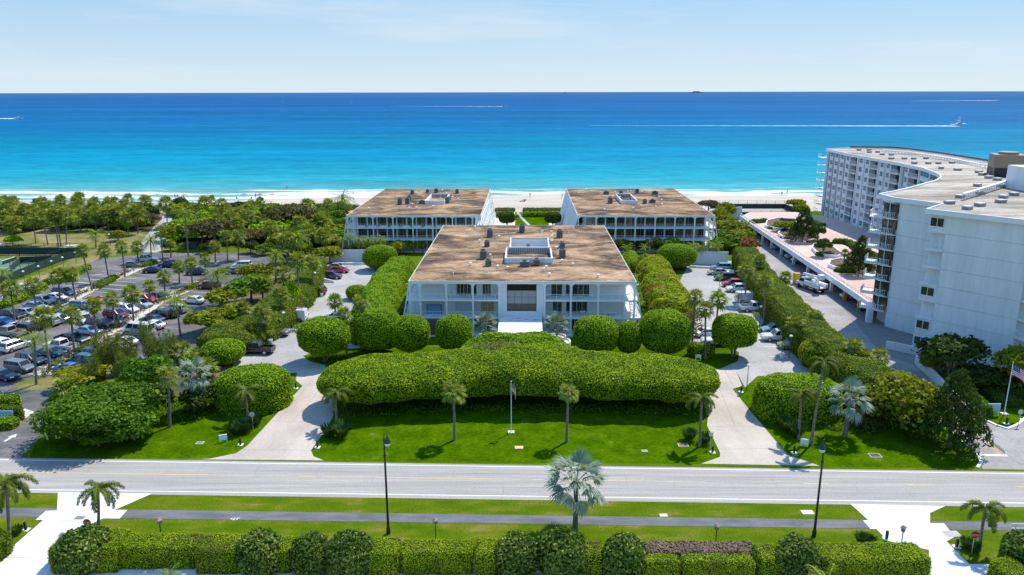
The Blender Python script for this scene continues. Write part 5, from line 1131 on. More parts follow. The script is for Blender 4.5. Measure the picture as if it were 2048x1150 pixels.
def frond(L, el0, el1, npair, ll, seed=0, plume=False, curve=1.4, w=.07):
    """feather frond along +x from the crown heart"""
    g = random.Random(seed); Q = []; p = Vector((0, 0, 0)); n_ = npair; pts = []
    for i in range(n_ + 1):
        t = i / n_; el = el0 + (el1 - el0) * t ** (1 / curve); d = Vector((math.cos(el), 0, math.sin(el))); pts.append((p.copy(), d.copy(), t)); p = p + d * (L / n_)
    for (a, d, t), (b_, _, _) in zip(pts[:-1], pts[1:]):
        w0 = .05 * (1 - t) + .015; Q.append((a + Vector((0, w0, 0)), a - Vector((0, w0, 0)), b_ - Vector((0, w0 * .8, 0)), b_ + Vector((0, w0 * .8, 0))))
        if t < .1: continue
        up = d.cross(Vector((0, 1, 0))); l_ = ll * (math.sin(math.pi * min(1, .12 + .86 * t)) ** .55)
        for s_ in (-1, 1):
            for rep in range(5 if plume else 1):
                ang = g.uniform(-1.1, .8) if plume else g.uniform(-.55, -.15)
                sd_ = Vector((0, s_ * math.cos(ang), 0)) - up * math.sin(ang) * (1 if up.z < 0 else -1); dd = (sd_ * .85 + d * g.uniform(.35, .7)).normalized()
                base = a.lerp(b_, g.random()); tip = base + dd * l_ * g.uniform(.85, 1.1) + Vector((0, 0, -.22 * l_)); mid = base + dd * l_ * .5; wv = d * w * L * .22
                Q.append((base, mid - wv, tip, mid + wv))
    return Q
def rotz(Q, az, tilt=0):
    c, s_ = math.cos(az), math.sin(az); return [tuple(Vector((v_.x * c - v_.y * s_, v_.x * s_ + v_.y * c, v_.z)) for v_ in q) for q in Q]
def qmesh(name, Q, mats, mi=None): return np_mesh(name, np.array([[tuple(p) for p in q] for q in Q]), 4, mats, mi)
def feather_crown(n, L, npair, ll, seed=0, plume=False, lo=-.55, hi=1.25, w=.07, bend=1.5):
    g = random.Random(seed); Q = []
    for i in range(n):
        e0 = lo + (hi - lo) * ((i + .5) / n) + g.uniform(-.1, .1); Q += rotz(frond(L * g.uniform(.85, 1.08), e0 + .25, e0 - bend, npair, ll, seed * 50 + i, plume, w=w), i * 2.399 + g.uniform(-.25, .25))
    return Q
CROWN = {
    'sabal': [qmesh('crown', fan_crown(30, .62, .55, 11, 1.9, .3, .16, lo=-1.0, seed=k, dead=5), [L_sabal]) for k in range(4)],
    'coco': [qmesh('crown', feather_crown(20, 1.12, 15, .34, seed=10 + k, w=.055, bend=1.25), [L_coco]) for k in range(3)],
    'plume': [qmesh('crown', feather_crown(13, 1.1, 13, .26, seed=20 + k, plume=True, lo=-.1, w=.05, bend=1.9), [L_fox]) for k in range(2)],
    'silver': [qmesh('crown', fan_crown(26, .62, .6, 16, 1.75, .16, .14, lo=-.7, seed=40, dead=2), [L_bis])],
}
for k in range(2): CROWN.setdefault('bushy', []).append(qmesh('crown', fan_crown(26, .55, .45, 9, 1.8, .2, .2, lo=-.9, seed=60 + k, dead=2), [L_tree]))
def trunk_mesh(seed, taper=.75, boots=True):
    g = random.Random(seed); mb = MB(); n = 7; V = []; K = 8; bx_, by_ = g.uniform(-.025, .025), g.uniform(-.025, .025)
    for k in range(K + 1):
        t = k / K; r_ = (1.25 - .25 * min(1, t * 6)) * (1 - (1 - taper) * t) + (.05 if k % 2 else 0); ox, oy = bx_ * math.sin(t * 3.14) * 6, by_ * math.sin(t * 3.14) * 6
        for i in range(n): a = 6.2832 * i / n; V.append((ox + r_ * math.cos(a), oy + r_ * math.sin(a), t))
    mb.add(V, [(k * n + i, k * n + (i + 1) % n, (k + 1) * n + (i + 1) % n, (k + 1) * n + i) for k in range(K) for i in range(n)]); mb.smooth = True
    return mb.mesh('trunk', [M_trunk])
TR = [trunk_mesh(k) for k in range(5)]
mb = MB(); mb.lathe([(.5, -.7), (.95, -.5), (1.15, -.1), (.8, .25), (.3, .4)], 8); BOOT = mb.mesh('boots', [M_boot])
NEARFR = {}
def near_fronds(kind, root, R_, cz, seed, off=(0, 0)):
    """every big leaf of a nearby palm is its own part"""
    g = random.Random(seed)
    if kind not in NEARFR:
        if kind == 'silver': NEARFR[kind] = [qmesh('frond', fan(Vector((1, 0, 0)), Vector((0, 1, 0)), .56, .62, 20, 1.45, .3 + .1 * k, .11, random.Random(k)), [L_bis]) for k in range(4)]
        elif kind == 'sabal': NEARFR[kind] = [qmesh('frond', fan(Vector((1, 0, 0)), Vector((0, 1, 0)), .62, .55, 15, 1.8, .22 + .08 * k, .12, random.Random(k)), [L_sabal]) for k in range(4)]
        elif kind == 'plume': NEARFR[kind] = [qmesh('frond', frond(1.3, .8, -1.75 - .15 * k, 34, .2, 70 + k, True, w=.05), [L_fox]) for k in range(4)]
        else: NEARFR[kind] = [qmesh('frond', frond(1.15, .3, -1.0 - .15 * k, 24, .34, 80 + k, False, w=.035), [L_coco]) for k in range(4)]
    n = {'silver': 26, 'sabal': 26, 'plume': 11, 'coco': 18}[kind]; lo, hi = {'silver': (-.75, 1.35), 'sabal': (-.95, 1.5), 'plume': (-.3, .9), 'coco': (-.4, 1.15)}[kind]
    for i in range(n):
        el = lo + (hi - lo) * ((i + .5) / n) + g.uniform(-.12, .12); s_ = R_ * g.uniform(.88, 1.1)
        link('frond', NEARFR[kind][i % 4], root, loc=(off[0], off[1], cz), rot=(g.uniform(-.25, .25), -el, i * 2.399 + g.uniform(-.2, .2)), sc=(s_, s_, s_))
PALMS = 0
CATP = {'sabal': 'cabbage_palm', 'coco': 'coconut_palm', 'plume': 'plume_palm', 'silver': 'silver_palm', 'bushy': 'bushy_palm'}
def palm(kind, cu, cv, bu, bv, Rpx, label, group=None, near=False, hgt=None, tw=.17):
    global PALMS; PALMS += 1; i = PALMS
    bx_, by_ = XY(bu, bv); c = AT(cu, cv, by_); h = float(c[2]); dx = float(c[0]) - bx_
    if hgt: h = hgt; dx = 0
    h = max(1.2, h); dist = by_ * .968 + 8; R_ = Rpx * dist / FPX * (1.15 if kind == 'sabal' and not near else 1.0)
    root = empty(CATP[kind], label, 'palm', (bx_, by_, 0), 0, group); g = random.Random(i * 7)
    t = link('trunk', TR[i % 5], root, sc=(tw, tw, h)); 
    if abs(dx) > .05 or True:   # lean by shearing the trunk through its rotation
        L_ = math.hypot(dx, h); t.rotation_euler = (g.uniform(-.02, .02), math.atan2(dx, h), 0); t.scale = (tw, tw, L_)
    if kind in ('sabal', 'silver'): link('boots', BOOT, root, loc=(dx, 0, h - .1), sc=(tw * 1.9, tw * 1.9, tw * 2.6))
    if near: near_fronds(kind, root, R_, h, i, (dx, 0))
    else:
        cm = CROWN[kind]; link('crown', cm[i % len(cm)], root, loc=(dx, 0, h), rot=(0, 0, i * 1.37), sc=(R_, R_, R_ * (.95 if kind != 'coco' else .9)))
    return root
def row(kind, pts, lab, group, R_=15, **k):
    pts = sorted(pts, key=lambda p: p[2] if p[3] is not None else 0)
    for i, p in enumerate(pts): palm(kind, p[0], p[1], p[2], p[3], p[4] if len(p) > 4 else R_, f'{lab}, {ORD[i]} from the left', group, **k)
row('sabal', [(20, 577, 31, 650, 20), (66, 572, 72, 622, 19), (116, 551, 120, 604, 18), (142, 549, 152, 601, 17), (164, 501, 185, 582, 15), (208, 502, 219, 564, 15), (243, 494, 250, 554, 14), (274, 494, 277, 526, 14)], 'cabbage palm in the row on the first car park median', 'cabbage palms on the first median')
row('sabal', [(86, 631, 100, 742, 22), (142, 629, 149, 708, 20), (187, 610, 193, 678, 18), (223, 599, 232, 657, 17), (262, 587, 268, 645, 20), (299, 572, 301, 610, 14), (328, 554, 330, 589, 15), (358, 534, 359, 566, 14), (381, 526, 385, 569, 14), (410, 516, 411, 541, 13)], 'cabbage palm in the row on the second car park median', 'cabbage palms on the second median')
row('sabal', [(321, 463, 326, 521, 14), (341, 487, 342, 515, 10), (430, 493, 431, 524, 13), (453, 473, 455, 526, 14), (477, 471, 477, 519, 14)], 'cabbage palm along the seaward edge of the car park', 'cabbage palms along the seaward edge of the car park')
palm('coco', 69, 678, 73, 769, 34, 'leaning coconut palm with yellowing fronds on the grass tip at the near corner of the car park', near=True)
palm('coco', 352, 600, 361, 673, 36, 'big coconut palm with drooping yellow fronds at the near right edge of the car park', near=True)
palm('coco', 434, 546, 440, 607, 31, 'coconut palm in front of the maroon car at the far right of the car park')
palm('coco', 369, 427, 377, 516, 26, 'tallest thin coconut palm beyond the middle of the car park')
palm('coco', 301, 481, 303, 521, 25, 'coconut palm with hanging yellow fronds beyond the white pickup')
palm('coco', 191, 468, 192, 496, 22, 'short coconut palm on the park lawn')
palm('coco', 551, 511, 552, 560, 28, 'coconut palm beyond the right corner of the car park')
palm('coco', 595, 476, 598, 525, 32, 'large coconut palm in the wood above the left property hedge')
palm('coco', 685, 398, 688, 440, 30, 'tall coconut palm rising beside the left corner of the left seaward house')
palm('coco', 5, 545, -6, 590, 22, 'coconut palm cut by the left edge of the view beside the tennis court')
row('sabal', [(23, 448, 23, 468), (64, 433, 72, 487), (86, 436, 96, 490), (108, 430, 117, 494), (114, 434, 122, 493), (132, 428, 133, 496), (214, 428, 218, 462), (224, 423, 236, 459), (237, 425, 238, 460), (256, 436, 256, 471), (275, 420, 276, 468), (332, 408, 335, 456)], 'tall cabbage palm along the edge of the park lawn', 'tall cabbage palms of the park lawn', R_=17)
row('sabal', [(486, 615, 486, 662, 16), (523, 624, 522, 684, 19), (525, 568, 526, 606, 21), (561, 588, 562, 650, 18), (566, 550, 567, 598, 20), (594, 521, 599, 615, 20), (624, 524, 626, 592, 18)], 'cabbage palm beside the olive hedge of the left court', 'cabbage palms beside the left court')
palm('sabal', 670, 602, 671, 640, 17, 'short stocky cabbage palm in the left court, nearest to its middle')
palm('sabal', 687.5, 630, 694, 713, 18, 'cabbage palm leaning over the round clipped tree of the left court')
palm('sabal', 721.6, 604, 725, 701, 18, 'cabbage palm in front of the broad left hedge')
row('coco', [(683, 482, 684, 521), (699, 474, 701, 521), (718, 480, 718, 521), (738, 480, 739, 523), (761, 480, 761, 523)], 'feathery palm in front of the left seaward house', 'feathery palms before the left seaward house', R_=17)
row('coco', [(828, 488, 828, 505), (845, 486, 846, 505)], 'feathery palm between the left seaward and the middle house', 'feathery palms behind the left side of the middle house', R_=15)
row('coco', [(609, 602, 608, 622, 10), (579, 634, 580, 652, 11), (541, 664, 541, 686, 10), (643, 577, 643, 592, 9)], 'small potted palm in a bed of the left court', 'small palms of the left court', tw=.07)
row('sabal', [(1390, 594, 1383, 705, 18), (1411, 618, 1411, 718, 18), (1437, 600, 1427, 711, 20), (1492, 540, 1490, 607, 17), (1531, 561, 1528, 648, 17), (1571, 555, 1570, 600, 15), (1520, 519, 1521, 580, 14), (1591, 646, 1590, 705, 19), (1631, 634, 1623, 690, 17)], 'cabbage palm of the right parking court', 'cabbage palms of the right court')
row('sabal', [(1709, 694, 1701, 763, 20), (1726, 714, 1717, 772, 20), (1758, 713, 1741, 769, 20)], 'cabbage palm of the tight trio before the olive hedge', 'trio of cabbage palms behind the right block hedge')
row('coco', [(1400, 496, 1398, 528), (1418, 487, 1417, 528), (1433, 492, 1432, 527)], 'palm in front of the white wall behind the right court', 'palms before the right court wall', R_=17)
row('coco', [(1255, 496, 1256, 512), (1290, 496, 1290, 514), (1385, 492, 1385, 516)], 'feathery palm at the foot of the right seaward house', 'feathery palms before the right seaward house', R_=15)
palm('sabal', 1222, 425, 1224, 470, 9, 'single slim palm standing in front of the upper verandah of the right seaward house', tw=.12)
row('coco', [(1439, 553, 1440, 580, 9), (1476, 592, 1476, 614, 10), (1511, 629, 1512, 650, 10), (1564, 688, 1564, 715, 12)], 'small lime green palm in a white pot in the right court', 'small palms of the right court', tw=.07)
# palms near the road, leaf by leaf
palm('plume', 491, 787, 496, 844, 36, 'drooping plume palm in front of the big block hedge, left of the left entrance drive', near=True)
palm('plume', 671, 789, 674, 855, 33, 'drooping plume palm at the left end of the front lawn', near=True)
palm('plume', 1403, 800, 1399, 893, 33, 'drooping plume palm at the right end of the front lawn', near=True)
palm('plume', 1604, 790, 1597, 879, 33, 'short plume palm in front of the right block hedge', near=True)
palm('plume', 1648, 727, 1622, 888, 36, 'tall leaning palm right of the right entrance drive', near=True)
palm('sabal', 907, 785, 909, 880, 27, 'single cabbage palm on the front lawn left of the flagpole', near=True)
palm('sabal', 1137, 786, 1133, 884, 22, 'single cabbage palm on the front lawn right of the flagpole', near=True)
palm('sabal', 337, 754, 340, 854, 24, 'cabbage palm between the spreading tree and the left silver palm', near=True)
palm('silver', 386, 750, 390, 822, 34, 'silver blue fan palm left of the left block hedge', near=True, tw=.26)
palm('silver', 1700, 800, 1690, 872, 42, 'silver blue fan palm right of the right block hedge', near=True, tw=.28)
palm('silver', 1152, 966, 1150, 1060, 62, 'large silver blue fan palm standing alone beside the footpath near the middle', near=True, tw=.26)
palm('plume', 12, 970, 19, 1075, 56, 'plume palm at the left edge beside the white driveway', near=True, tw=.16)
palm('plume', 197, 982, 197, 1052, 45, 'plume palm standing at the edge of the left white driveway', near=True, tw=.14)
palm('plume', 1971, 1020, 1958, 1100, 44, 'plume palm beside the right white driveway and stop sign', near=True, tw=.15)
palm('coco', 345, 1155, 345, 1210, 28, 'lime green palm crown poking up at the bottom edge, left', near=True, hgt=2.6)
palm('coco', 1645, 1155, 1645, 1230, 50, 'pale palm crown poking up at the bottom edge below the long right hedge block', near=True, hgt=2.6)
for (u, v_, lab) in ((971, 690, 'left'), (1113, 690, 'right')):
    x, y = XY(u, v_ + 4); r_ = empty('planter_bowl', f'round two tiered white planter bowl {lab} of the entrance canopy', 'planter', (x, y, 0))
    MB().lathe([(2.3, 0), (2.3, 1.1), (2.1, 1.1), (2.1, .8)], 24).build('lower_bowl', M_trim, r_)
    MB().lathe([(1.4, 1.2), (1.55, 1.9), (1.4, 1.9), (1.35, 1.6)], 20).build('upper_bowl', M_trim, r_)
    bx_c = .5; R_ = 2.9
    pr = empty('silver_palm', f'small silver fan palm growing in the {lab} planter bowl', 'palm', (x, y, 1.6)); link('trunk', TR[0], pr, sc=(.13, .13, 2.2)); link('crown', CROWN['silver'][0], pr, loc=(0, 0, 2.3), sc=(2.0, 2.0, 1.9))

# ---------------------------------------------------------------- broadleaf trees
def leafy(n_lobes, n_leaf, size, seed, flat=1.0, mats=None, cone=0.0, tilt=.7, asp=.6):
    """crown of radius 1 centred at the origin, made of leaf clumps"""
    g = np.random.default_rng(seed); P = []
    for k in range(n_lobes):
        if cone: z = -1 + 2 * (k + .5) / n_lobes; rr = (1 - (z + 1) / 2) ** .8 * .75 + .05; a = k * 2.4; c = np.array([math.cos(a) * rr, math.sin(a) * rr, z * .85]); r_ = .34 * (1.05 - .35 * (z + 1))
        else:
            d = unit(g.normal(0, 1, 3)); d[2] = abs(d[2]) * 1.0 - .35; c = d * g.uniform(.35, .72); r_ = g.uniform(.26, .42)
        P.append((c, r_))
    C = []; N = []; w = np.array([r_ ** 2 for _, r_ in P]); w = w / w.sum(); cnt = g.multinomial(n_leaf, w)
    for (c, r_), m_ in zip(P, cnt):
        d = unit(g.normal(0, 1, (m_, 3))); d[:, 2] = np.where(d[:, 2] < -.3, -d[:, 2], d[:, 2]); rr = r_ * (1 + g.normal(0, .12, (m_, 1))); C.append(c + d * rr); N.append(d)
    C = np.concatenate(C); N = np.concatenate(N); C[:, 2] *= flat
    return np_mesh('crown', leaves(C, N, size, asp=asp, tilt=tilt, g=g).reshape(-1, 3), 4, [mats])
LV = {'tree': [leafy(26, 3600, .16, 100 + k, .8, L_tree) for k in range(3)], 'grape': [leafy(18, 1900, .22, 110 + k, .75, L_tree2, asp=.9) for k in range(3)], 'dark': [leafy(22, 3200, .16, 120 + k, .9, L_dark) for k in range(3)],
      'brown': [leafy(26, 2600, .13, 130 + k, .45, L_brown) for k in range(2)], 'lime': [leafy(18, 2600, .18, 140 + k, .8, L_lime) for k in range(2)], 'red': [leafy(10, 900, .25, 150, .8, L_red)], 'hedgey': [leafy(20, 3200, .16, 160 + k, .8, L_hedge) for k in range(2)],
      'cone': [leafy(34, 5200, .14, 170, 1.0, L_dark, cone=1, tilt=1.0, asp=.3)], 'big': [leafy(75, 26000, .06, 180, .75, L_tree, asp=.75)], 'glossy': [leafy(30, 5200, .12, 190, .95, L_tree2, asp=.7)], 'flower': [leafy(8, 500, .2, 195, .7, L_flower)],
      'twiggy': [leafy(16, 1500, .12, 197, .8, L_brown, asp=.5)], 'dune': [leafy(10, 900, .26, 199, .5, L_dune)], 'croton': [leafy(24, 3000, .14, 201, .9, L_tree2)]}
def bark_mesh(seed, cone=False):
    g = random.Random(seed); mb = MB()
    mb.tube((0, 0, -1), (.03, .02, -.2), .07, .05, 6)
    for k in range(5):
        a = k * 1.26 + g.random(); mb.tube((.03, .02, -.25), (.5 * math.cos(a), .5 * math.sin(a), g.uniform(.0, .35)), .04, .012, 5)
    return mb.mesh('trunk', [M_bark])
BK = [bark_mesh(k) for k in range(3)]; TN = 0
def tree(kind, u, v_, rx, rz, zc, label, group=None, cat='tree', name=None, ry=None, world=None):
    """u,v: crown centre in the photo at height zc; rx,rz metres"""
    global TN; TN += 1
    x, y = world if world else XY(u, v_, zc); root = empty(name or ('shrub' if cat == 'shrub' else 'leafy_tree'), label, cat, (x, y, 0), 0, group)
    cm = LV[kind]; rz_ = TN * 1.9; ry = ry or rx
    link('crown', cm[TN % len(cm)], root, loc=(0, 0, zc), rot=(0, 0, rz_ if abs(rx - ry) < .1 else 0), sc=(rx, ry, rz))
    link('trunk', BK[TN % 3], root, loc=(0, 0, zc), rot=(0, 0, TN), sc=(rx * .8, rx * .8, zc)); return root
tree('big', 205, 818, 6.9, 4.4, 3.5, 'large spreading bright green tree on the left lawn, its shadow reaching the road', name='spreading_tree')
tree('tree', 140, 850, 3.4, 2.4, 1.9, 'low leafy shrub under the left side of the spreading tree', cat='shrub'); tree('tree', 265, 845, 3.6, 2.8, 2.2, 'leafy shrub under the right side of the spreading tree', cat='shrub'); tree('tree', 195, 868, 3.2, 1.8, 1.5, 'low leafy shrub in front of the spreading tree trunk', cat='shrub')
tree('tree', 292, 752, 3.6, 4.2, 4.4, 'dark green tree right behind the spreading tree', name='leafy_tree')
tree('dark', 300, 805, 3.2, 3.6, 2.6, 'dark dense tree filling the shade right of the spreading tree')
tree('grape', 160, 745, 4.2, 1.8, 2.0, 'low sea grape bush behind the top of the spreading tree', cat='shrub')
tree('dark', 408, 790, 3.4, 2.6, 2.0, 'dark shrub mass between left silver palm and left block hedge', cat='shrub')
tree('grape', 415, 640, 4.4, 2.6, 2.6, 'yellow green sea grape at the right edge of the car park', cat='shrub')
tree('lime', 437, 628, 2.8, 2.0, 2.6, 'lime bush with long arching leaves in front of the sea grape', cat='shrub')
tree('grape', 447, 592, 3.8, 2.8, 2.5, 'rounded pale sea grape beside the car park exit', cat='shrub')
tree('croton', 515, 543, 4.4, 3.0, 2.6, 'reddish brown sea grape at the far corner of the car park', cat='shrub')
tree('tree', 500, 570, 5.0, 3.0, 3.4, 'light green bush between car park and olive hedge', cat='shrub')
tree('hedgey', 585, 590, 2.0, 4.0, 3.0, 'bright lime climber on the court side of the olive hedge', cat='shrub')
tree('grape', 470, 622, 3, 2.2, 3.5, 'rounded shrub on top of the olive hedge', cat='shrub')
tree('flower', 432, 712, 2.0, 1.3, 1.2, 'pink flowering shrub left of the clipped mound', cat='shrub')
tree('flower', 649, 583, 1.2, .8, .9, 'pink flowering shrub at the foot of a left court palm', cat='shrub')
tree('grape', 1655, 800, 3, 1.4, .8, 'dark leafy shrub below the right silver palm', cat='shrub')
tree('glossy', 1810, 805, 5.2, 4.6, 3.4, 'big glossy yellow green sea grape right of the right silver palm', name='sea_grape_tree')
tree('dark', 1750, 800, 3.6, 3.8, 2.6, 'dark tree left of the big sea grape', name='leafy_tree')
tree('cone', 1910, 815, 3.9, 4.9, 4.9, 'dark cone shaped screw pine at the right end of the front lawn', name='screw_pine')
tree('twiggy', 1733, 843, 2.2, 1.3, .9, 'low pale shrub behind the right silver palm trunk', cat='shrub')
tree('dark', 1905, 705, 5.6, 4.0, 4.4, 'dark green multi stem tree against the white tower wall', ry=3.5)
tree('croton', 1862, 725, 2.2, 1.8, 1.6, 'reddish shrub at the left foot of the tower wall', cat='shrub')
tree('dark', 1960, 752, 3.4, 2.2, 2.0, 'dark shrub mass at the foot of the tower wall', cat='shrub')
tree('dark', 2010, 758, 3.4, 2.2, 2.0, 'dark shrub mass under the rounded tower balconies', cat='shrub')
tree('glossy', 2048, 735, 4.0, 4.0, 4.2, 'light green tree cut by the right edge in front of the tower')
tree('cone', 1608, 449, 3.7, 4.6, DZ + 4.4, 'dark cone shaped tree in the second plaza planter', name='cone_tree')
tree('dark', 1636, 462, 2.2, 2.2, DZ + 2.4, 'dark bushy shrub leaning on the plaza cone tree', cat='shrub')
tree('cone', 1722, 510, 3.2, 4.4, DZ + 4.2, 'dark rounded tree in the plaza planter nearest to the tower', name='cone_tree')
tree('dark', 1648, 491, 2.6, 2.2, DZ + 2.6, 'dark shaggy palm like bush in the third plaza planter', cat='shrub')
palm('bushy', 1684, 505, 1684, 560, 12, 'small dark palm between the third and fourth plaza planters', hgt=6.0)
tree('grape', 1570, 450, 2.8, 2.0, DZ + 1.8, 'leafy reddish shrub left of the plaza cone tree', cat='shrub')
for k, (u, v_, rx, rz, kd) in enumerate([(1450, 420, 4, 4, 'croton'), (1440, 440, 5, 5, 'croton'), (1462, 455, 5, 4, 'grape'), (1478, 472, 4.5, 3, 'grape'), (1455, 478, 5, 3.4, 'tree'), (1500, 490, 3.5, 3, 'red'), (1418, 408, 4.5, 4, 'brown')]):
    tree(kd, u, v_, rx, rz, 3, ['rust tinged sea grape against the right corner of the right seaward house', 'orange brown sea grape left of the tennis fence', 'yellow green sea grape beside the plaza end wall', 'yellow green shrub at the seaward tip of the olive hedge', 'green tree behind the palms of the right court wall', 'croton shrub with red and yellow leaves on top of the olive hedge', 'brown topped bush behind the right seaward house'][k], name='sea_grape_tree')
tree('grape', 1590, 408, 4.2, 3.2, 3.0, 'rounded tree on the beach edge beside the green court fence'); tree('grape', 1604, 418, 3.2, 3, 2.2, 'smaller rounded tree right of the beach edge tree')
for k, (u, v_, rx, kd) in enumerate([(1245, 488, 3, 'grape'), (1262, 515, 2.4, 'hedgey'), (1272, 490, 2.5, 'dark'), (1310, 492, 3.5, 'dark'), (1340, 490, 3.5, 'tree'), (1440, 488, 3.5, 'tree'), (800, 492, 3, 'grape'), (780, 494, 2.6, 'tree'), (855, 470, 2.5, 'red'), (742, 494, 3, 'dark'), (710, 500, 3, 'dark'), (1365, 643, 4.0, 'twiggy'), (1375, 625, 3.2, 'twiggy'), (1300, 630, 2.6, 'tree'), (1003, 428, 1.6, 'red'), (1033, 434, 1.2, 'red'), (1093, 434, 1.0, 'red')]):
    tree(kd, u, v_, rx, rx * .8, rx * .7, ['small shrub behind the right rear corner of the middle house', 'bright shrub beside the right side of the middle house', 'dark shrub below the right seaward house near the middle roof', 'dark shrub row below the right seaward house', 'green shrub left of the far right clipped mound', 'green shrub between the palms of the right court wall', 'small shrub left of the middle roof', 'low green shrub right of the far left clipped mound',
        'red leaved shrub at the left rear corner of the middle roof', 'dark shrub below the left seaward house, right', 'dark shrub below the left seaward house, left', 'pale brown leafless tree at the foot of the flowering hedge', 'pale brown twiggy shrub above the leafless tree', 'green shrub between middle house and large clipped tree', 'red shrub on the left terrace of the seaside garden', 'orange shrub at the left edge of the seaside lawn', 'orange shrub at the right edge of the seaside lawn'][k], cat='shrub')
# feathery casuarinas
def casu(seed, n=2600):
    g = np.random.default_rng(seed); K = 9; k = g.integers(0, K, n); ax = g.uniform(0, 6.283, K)[k]; top = g.uniform(.55, 1.0, K)[k]; t = g.random(n) ** .75; lean = g.uniform(.1, .42, K)[k]
    z = top * t; cx = np.cos(ax) * lean * t; cy = np.sin(ax) * lean * t; r_ = (.03 + .2 * np.sin(np.pi * np.clip(t * .9 + .08, 0, 1))) * g.uniform(.1, 1, n); a = g.uniform(0, 6.283, n)
    c = np.stack([cx + r_ * np.cos(a), cy + r_ * np.sin(a), z], 1); d = unit(np.stack([np.cos(a) * .6, np.sin(a) * .6, g.uniform(-.3, 1.5, n)], 1)); T = d * .06; B = unit(np.cross(d, g.normal(0, 1, (n, 3)))) * .007
    return np_mesh('crown', np.stack([c - T, c + B, c + T, c - B], 1).reshape(-1, 3), 4, [L_pine])
CAS = [casu(1), casu(2)]
for k, (u, v_, h, r_) in enumerate([(205, 735, 6.5, 4.5), (230, 728, 7, 5), (262, 720, 6, 4), (192, 752, 5, 4), (305, 715, 8, 3.6), (325, 722, 6.5, 4), (250, 745, 5, 5), (345, 700, 5, 3.5)]):
    x, y = XY(u, v_ + 22); r0 = empty('casuarina_tree', f'feathery grey green casuarina at the near right corner of the car park, {ORD[[0, 2, 4, 1, 5, 6, 3, 7][k] if False else sorted([205, 230, 262, 192, 305, 325, 250, 345]).index(u)]} from the left', 'tree', (x, y, 0), 0, 'casuarinas by the car park')
    link('crown', CAS[k % 2], r0, rot=(0, 0, k), sc=(r_, r_, h)); MB().tube((0, 0, 0), (0, 0, h * .7), .1, .04, 6).build('trunk', M_bark, r0)
# fan palms without clear trunks, growing in thickets
for k, (u, v_, r_, lab) in enumerate([(262, 790, 2.4, 'low fan palm clump behind the spreading tree, right side'), (130, 775, 2.0, 'low fan palm clump at the top left of the spreading tree'), (365, 705, 2.4, 'low fan palm clump left of the silver palm, in front of the olive hedge'), (395, 720, 2.4, 'pale fan palm clump behind the left silver palm'), (410, 735, 2, 'pale low fan palm clump beside the pink shrub'), (610, 505, 3, 'fan palm clump in the wood above the left court')]):
    x, y = XY(u, v_, 1.5); r0 = empty('bushy_palm', lab, 'palm', (x, y, 0)); link('crown', CROWN['sabal'][k % 4], r0, loc=(0, 0, 1.6), sc=(r_, r_, r_ * .8)); link('trunk', TR[1], r0, sc=(.2, .2, 1.6))
# ornamental grass clumps and ground covers
def tuft(n, seed, h=1.0, spread=.6):
    g = np.random.default_rng(seed); a = g.uniform(0, 6.283, n); r_ = g.uniform(0, .35, n); b_ = np.stack([r_ * np.cos(a), r_ * np.sin(a), np.zeros(n)], 1); d = np.stack([np.cos(a) * spread, np.sin(a) * spread, np.full(n, h)], 1) * g.uniform(.6, 1.1, (n, 1))
    t = b_ + d; m_ = b_ + d * .6 + [0, 0, .12]; s_ = unit(np.cross(d, [0, 0, 1.])) * .04; return np_mesh('tuft', np.stack([b_, m_ - s_, t, m_ + s_], 1).reshape(-1, 3), 4, [L_grassy])
TU = [tuft(260, 1), tuft(260, 2)]
for k, (u, v_, s_, lab) in enumerate([(474, 868, 1.6, 'round ornamental grass clump below the left plume palm'), (494, 862, 1.5, 'ornamental grass clump touching the left entrance drive palm trunk'), (512, 850, 1.3, 'ornamental grass clump beside the left entrance drive'), (660, 874, 1.5, 'ornamental grass clump at the left end of the front lawn, nearest to the drive'), (684, 876, 1.6, 'ornamental grass clump right of the left lawn palm'), (690, 860, 1.3, 'rear ornamental grass clump beside the left lawn palm'),
                                 (1378, 880, 1.3, 'ornamental grass clump left of the right lawn palm'), (1410, 886, 1.2, 'ornamental grass clump right of the right lawn palm'), (1573, 862, 1.6, 'ornamental grass clump left of the right entrance palms'), (1592, 874, 1.6, 'ornamental grass clump at the foot of the short plume palm'), (1562, 850, 1.2, 'smaller ornamental grass clump beside the right entrance drive'), (1740, 1088, .8, 'grass clump at the right end of the long bottom hedge'), (1722, 1086, .9, 'left grass clump behind the long bottom hedge'),
                                 (1932, 1095, .9, 'spiky grass clump left of the stop sign post'), (1946, 1102, .9, 'spiky grass clump right below the stop sign'), (35, 1068, .8, 'grass clump beside the left plume palm'), (800, 700, 1.2, 'small grass clump in the shade')][:16]):
    x, y = XY(u, v_); link_ = link('grass_clump', TU[k % 2], loc=(x, y, 0), rot=(0, 0, k), sc=(s_, s_, s_)); tag(link_, lab, 'grass clump')
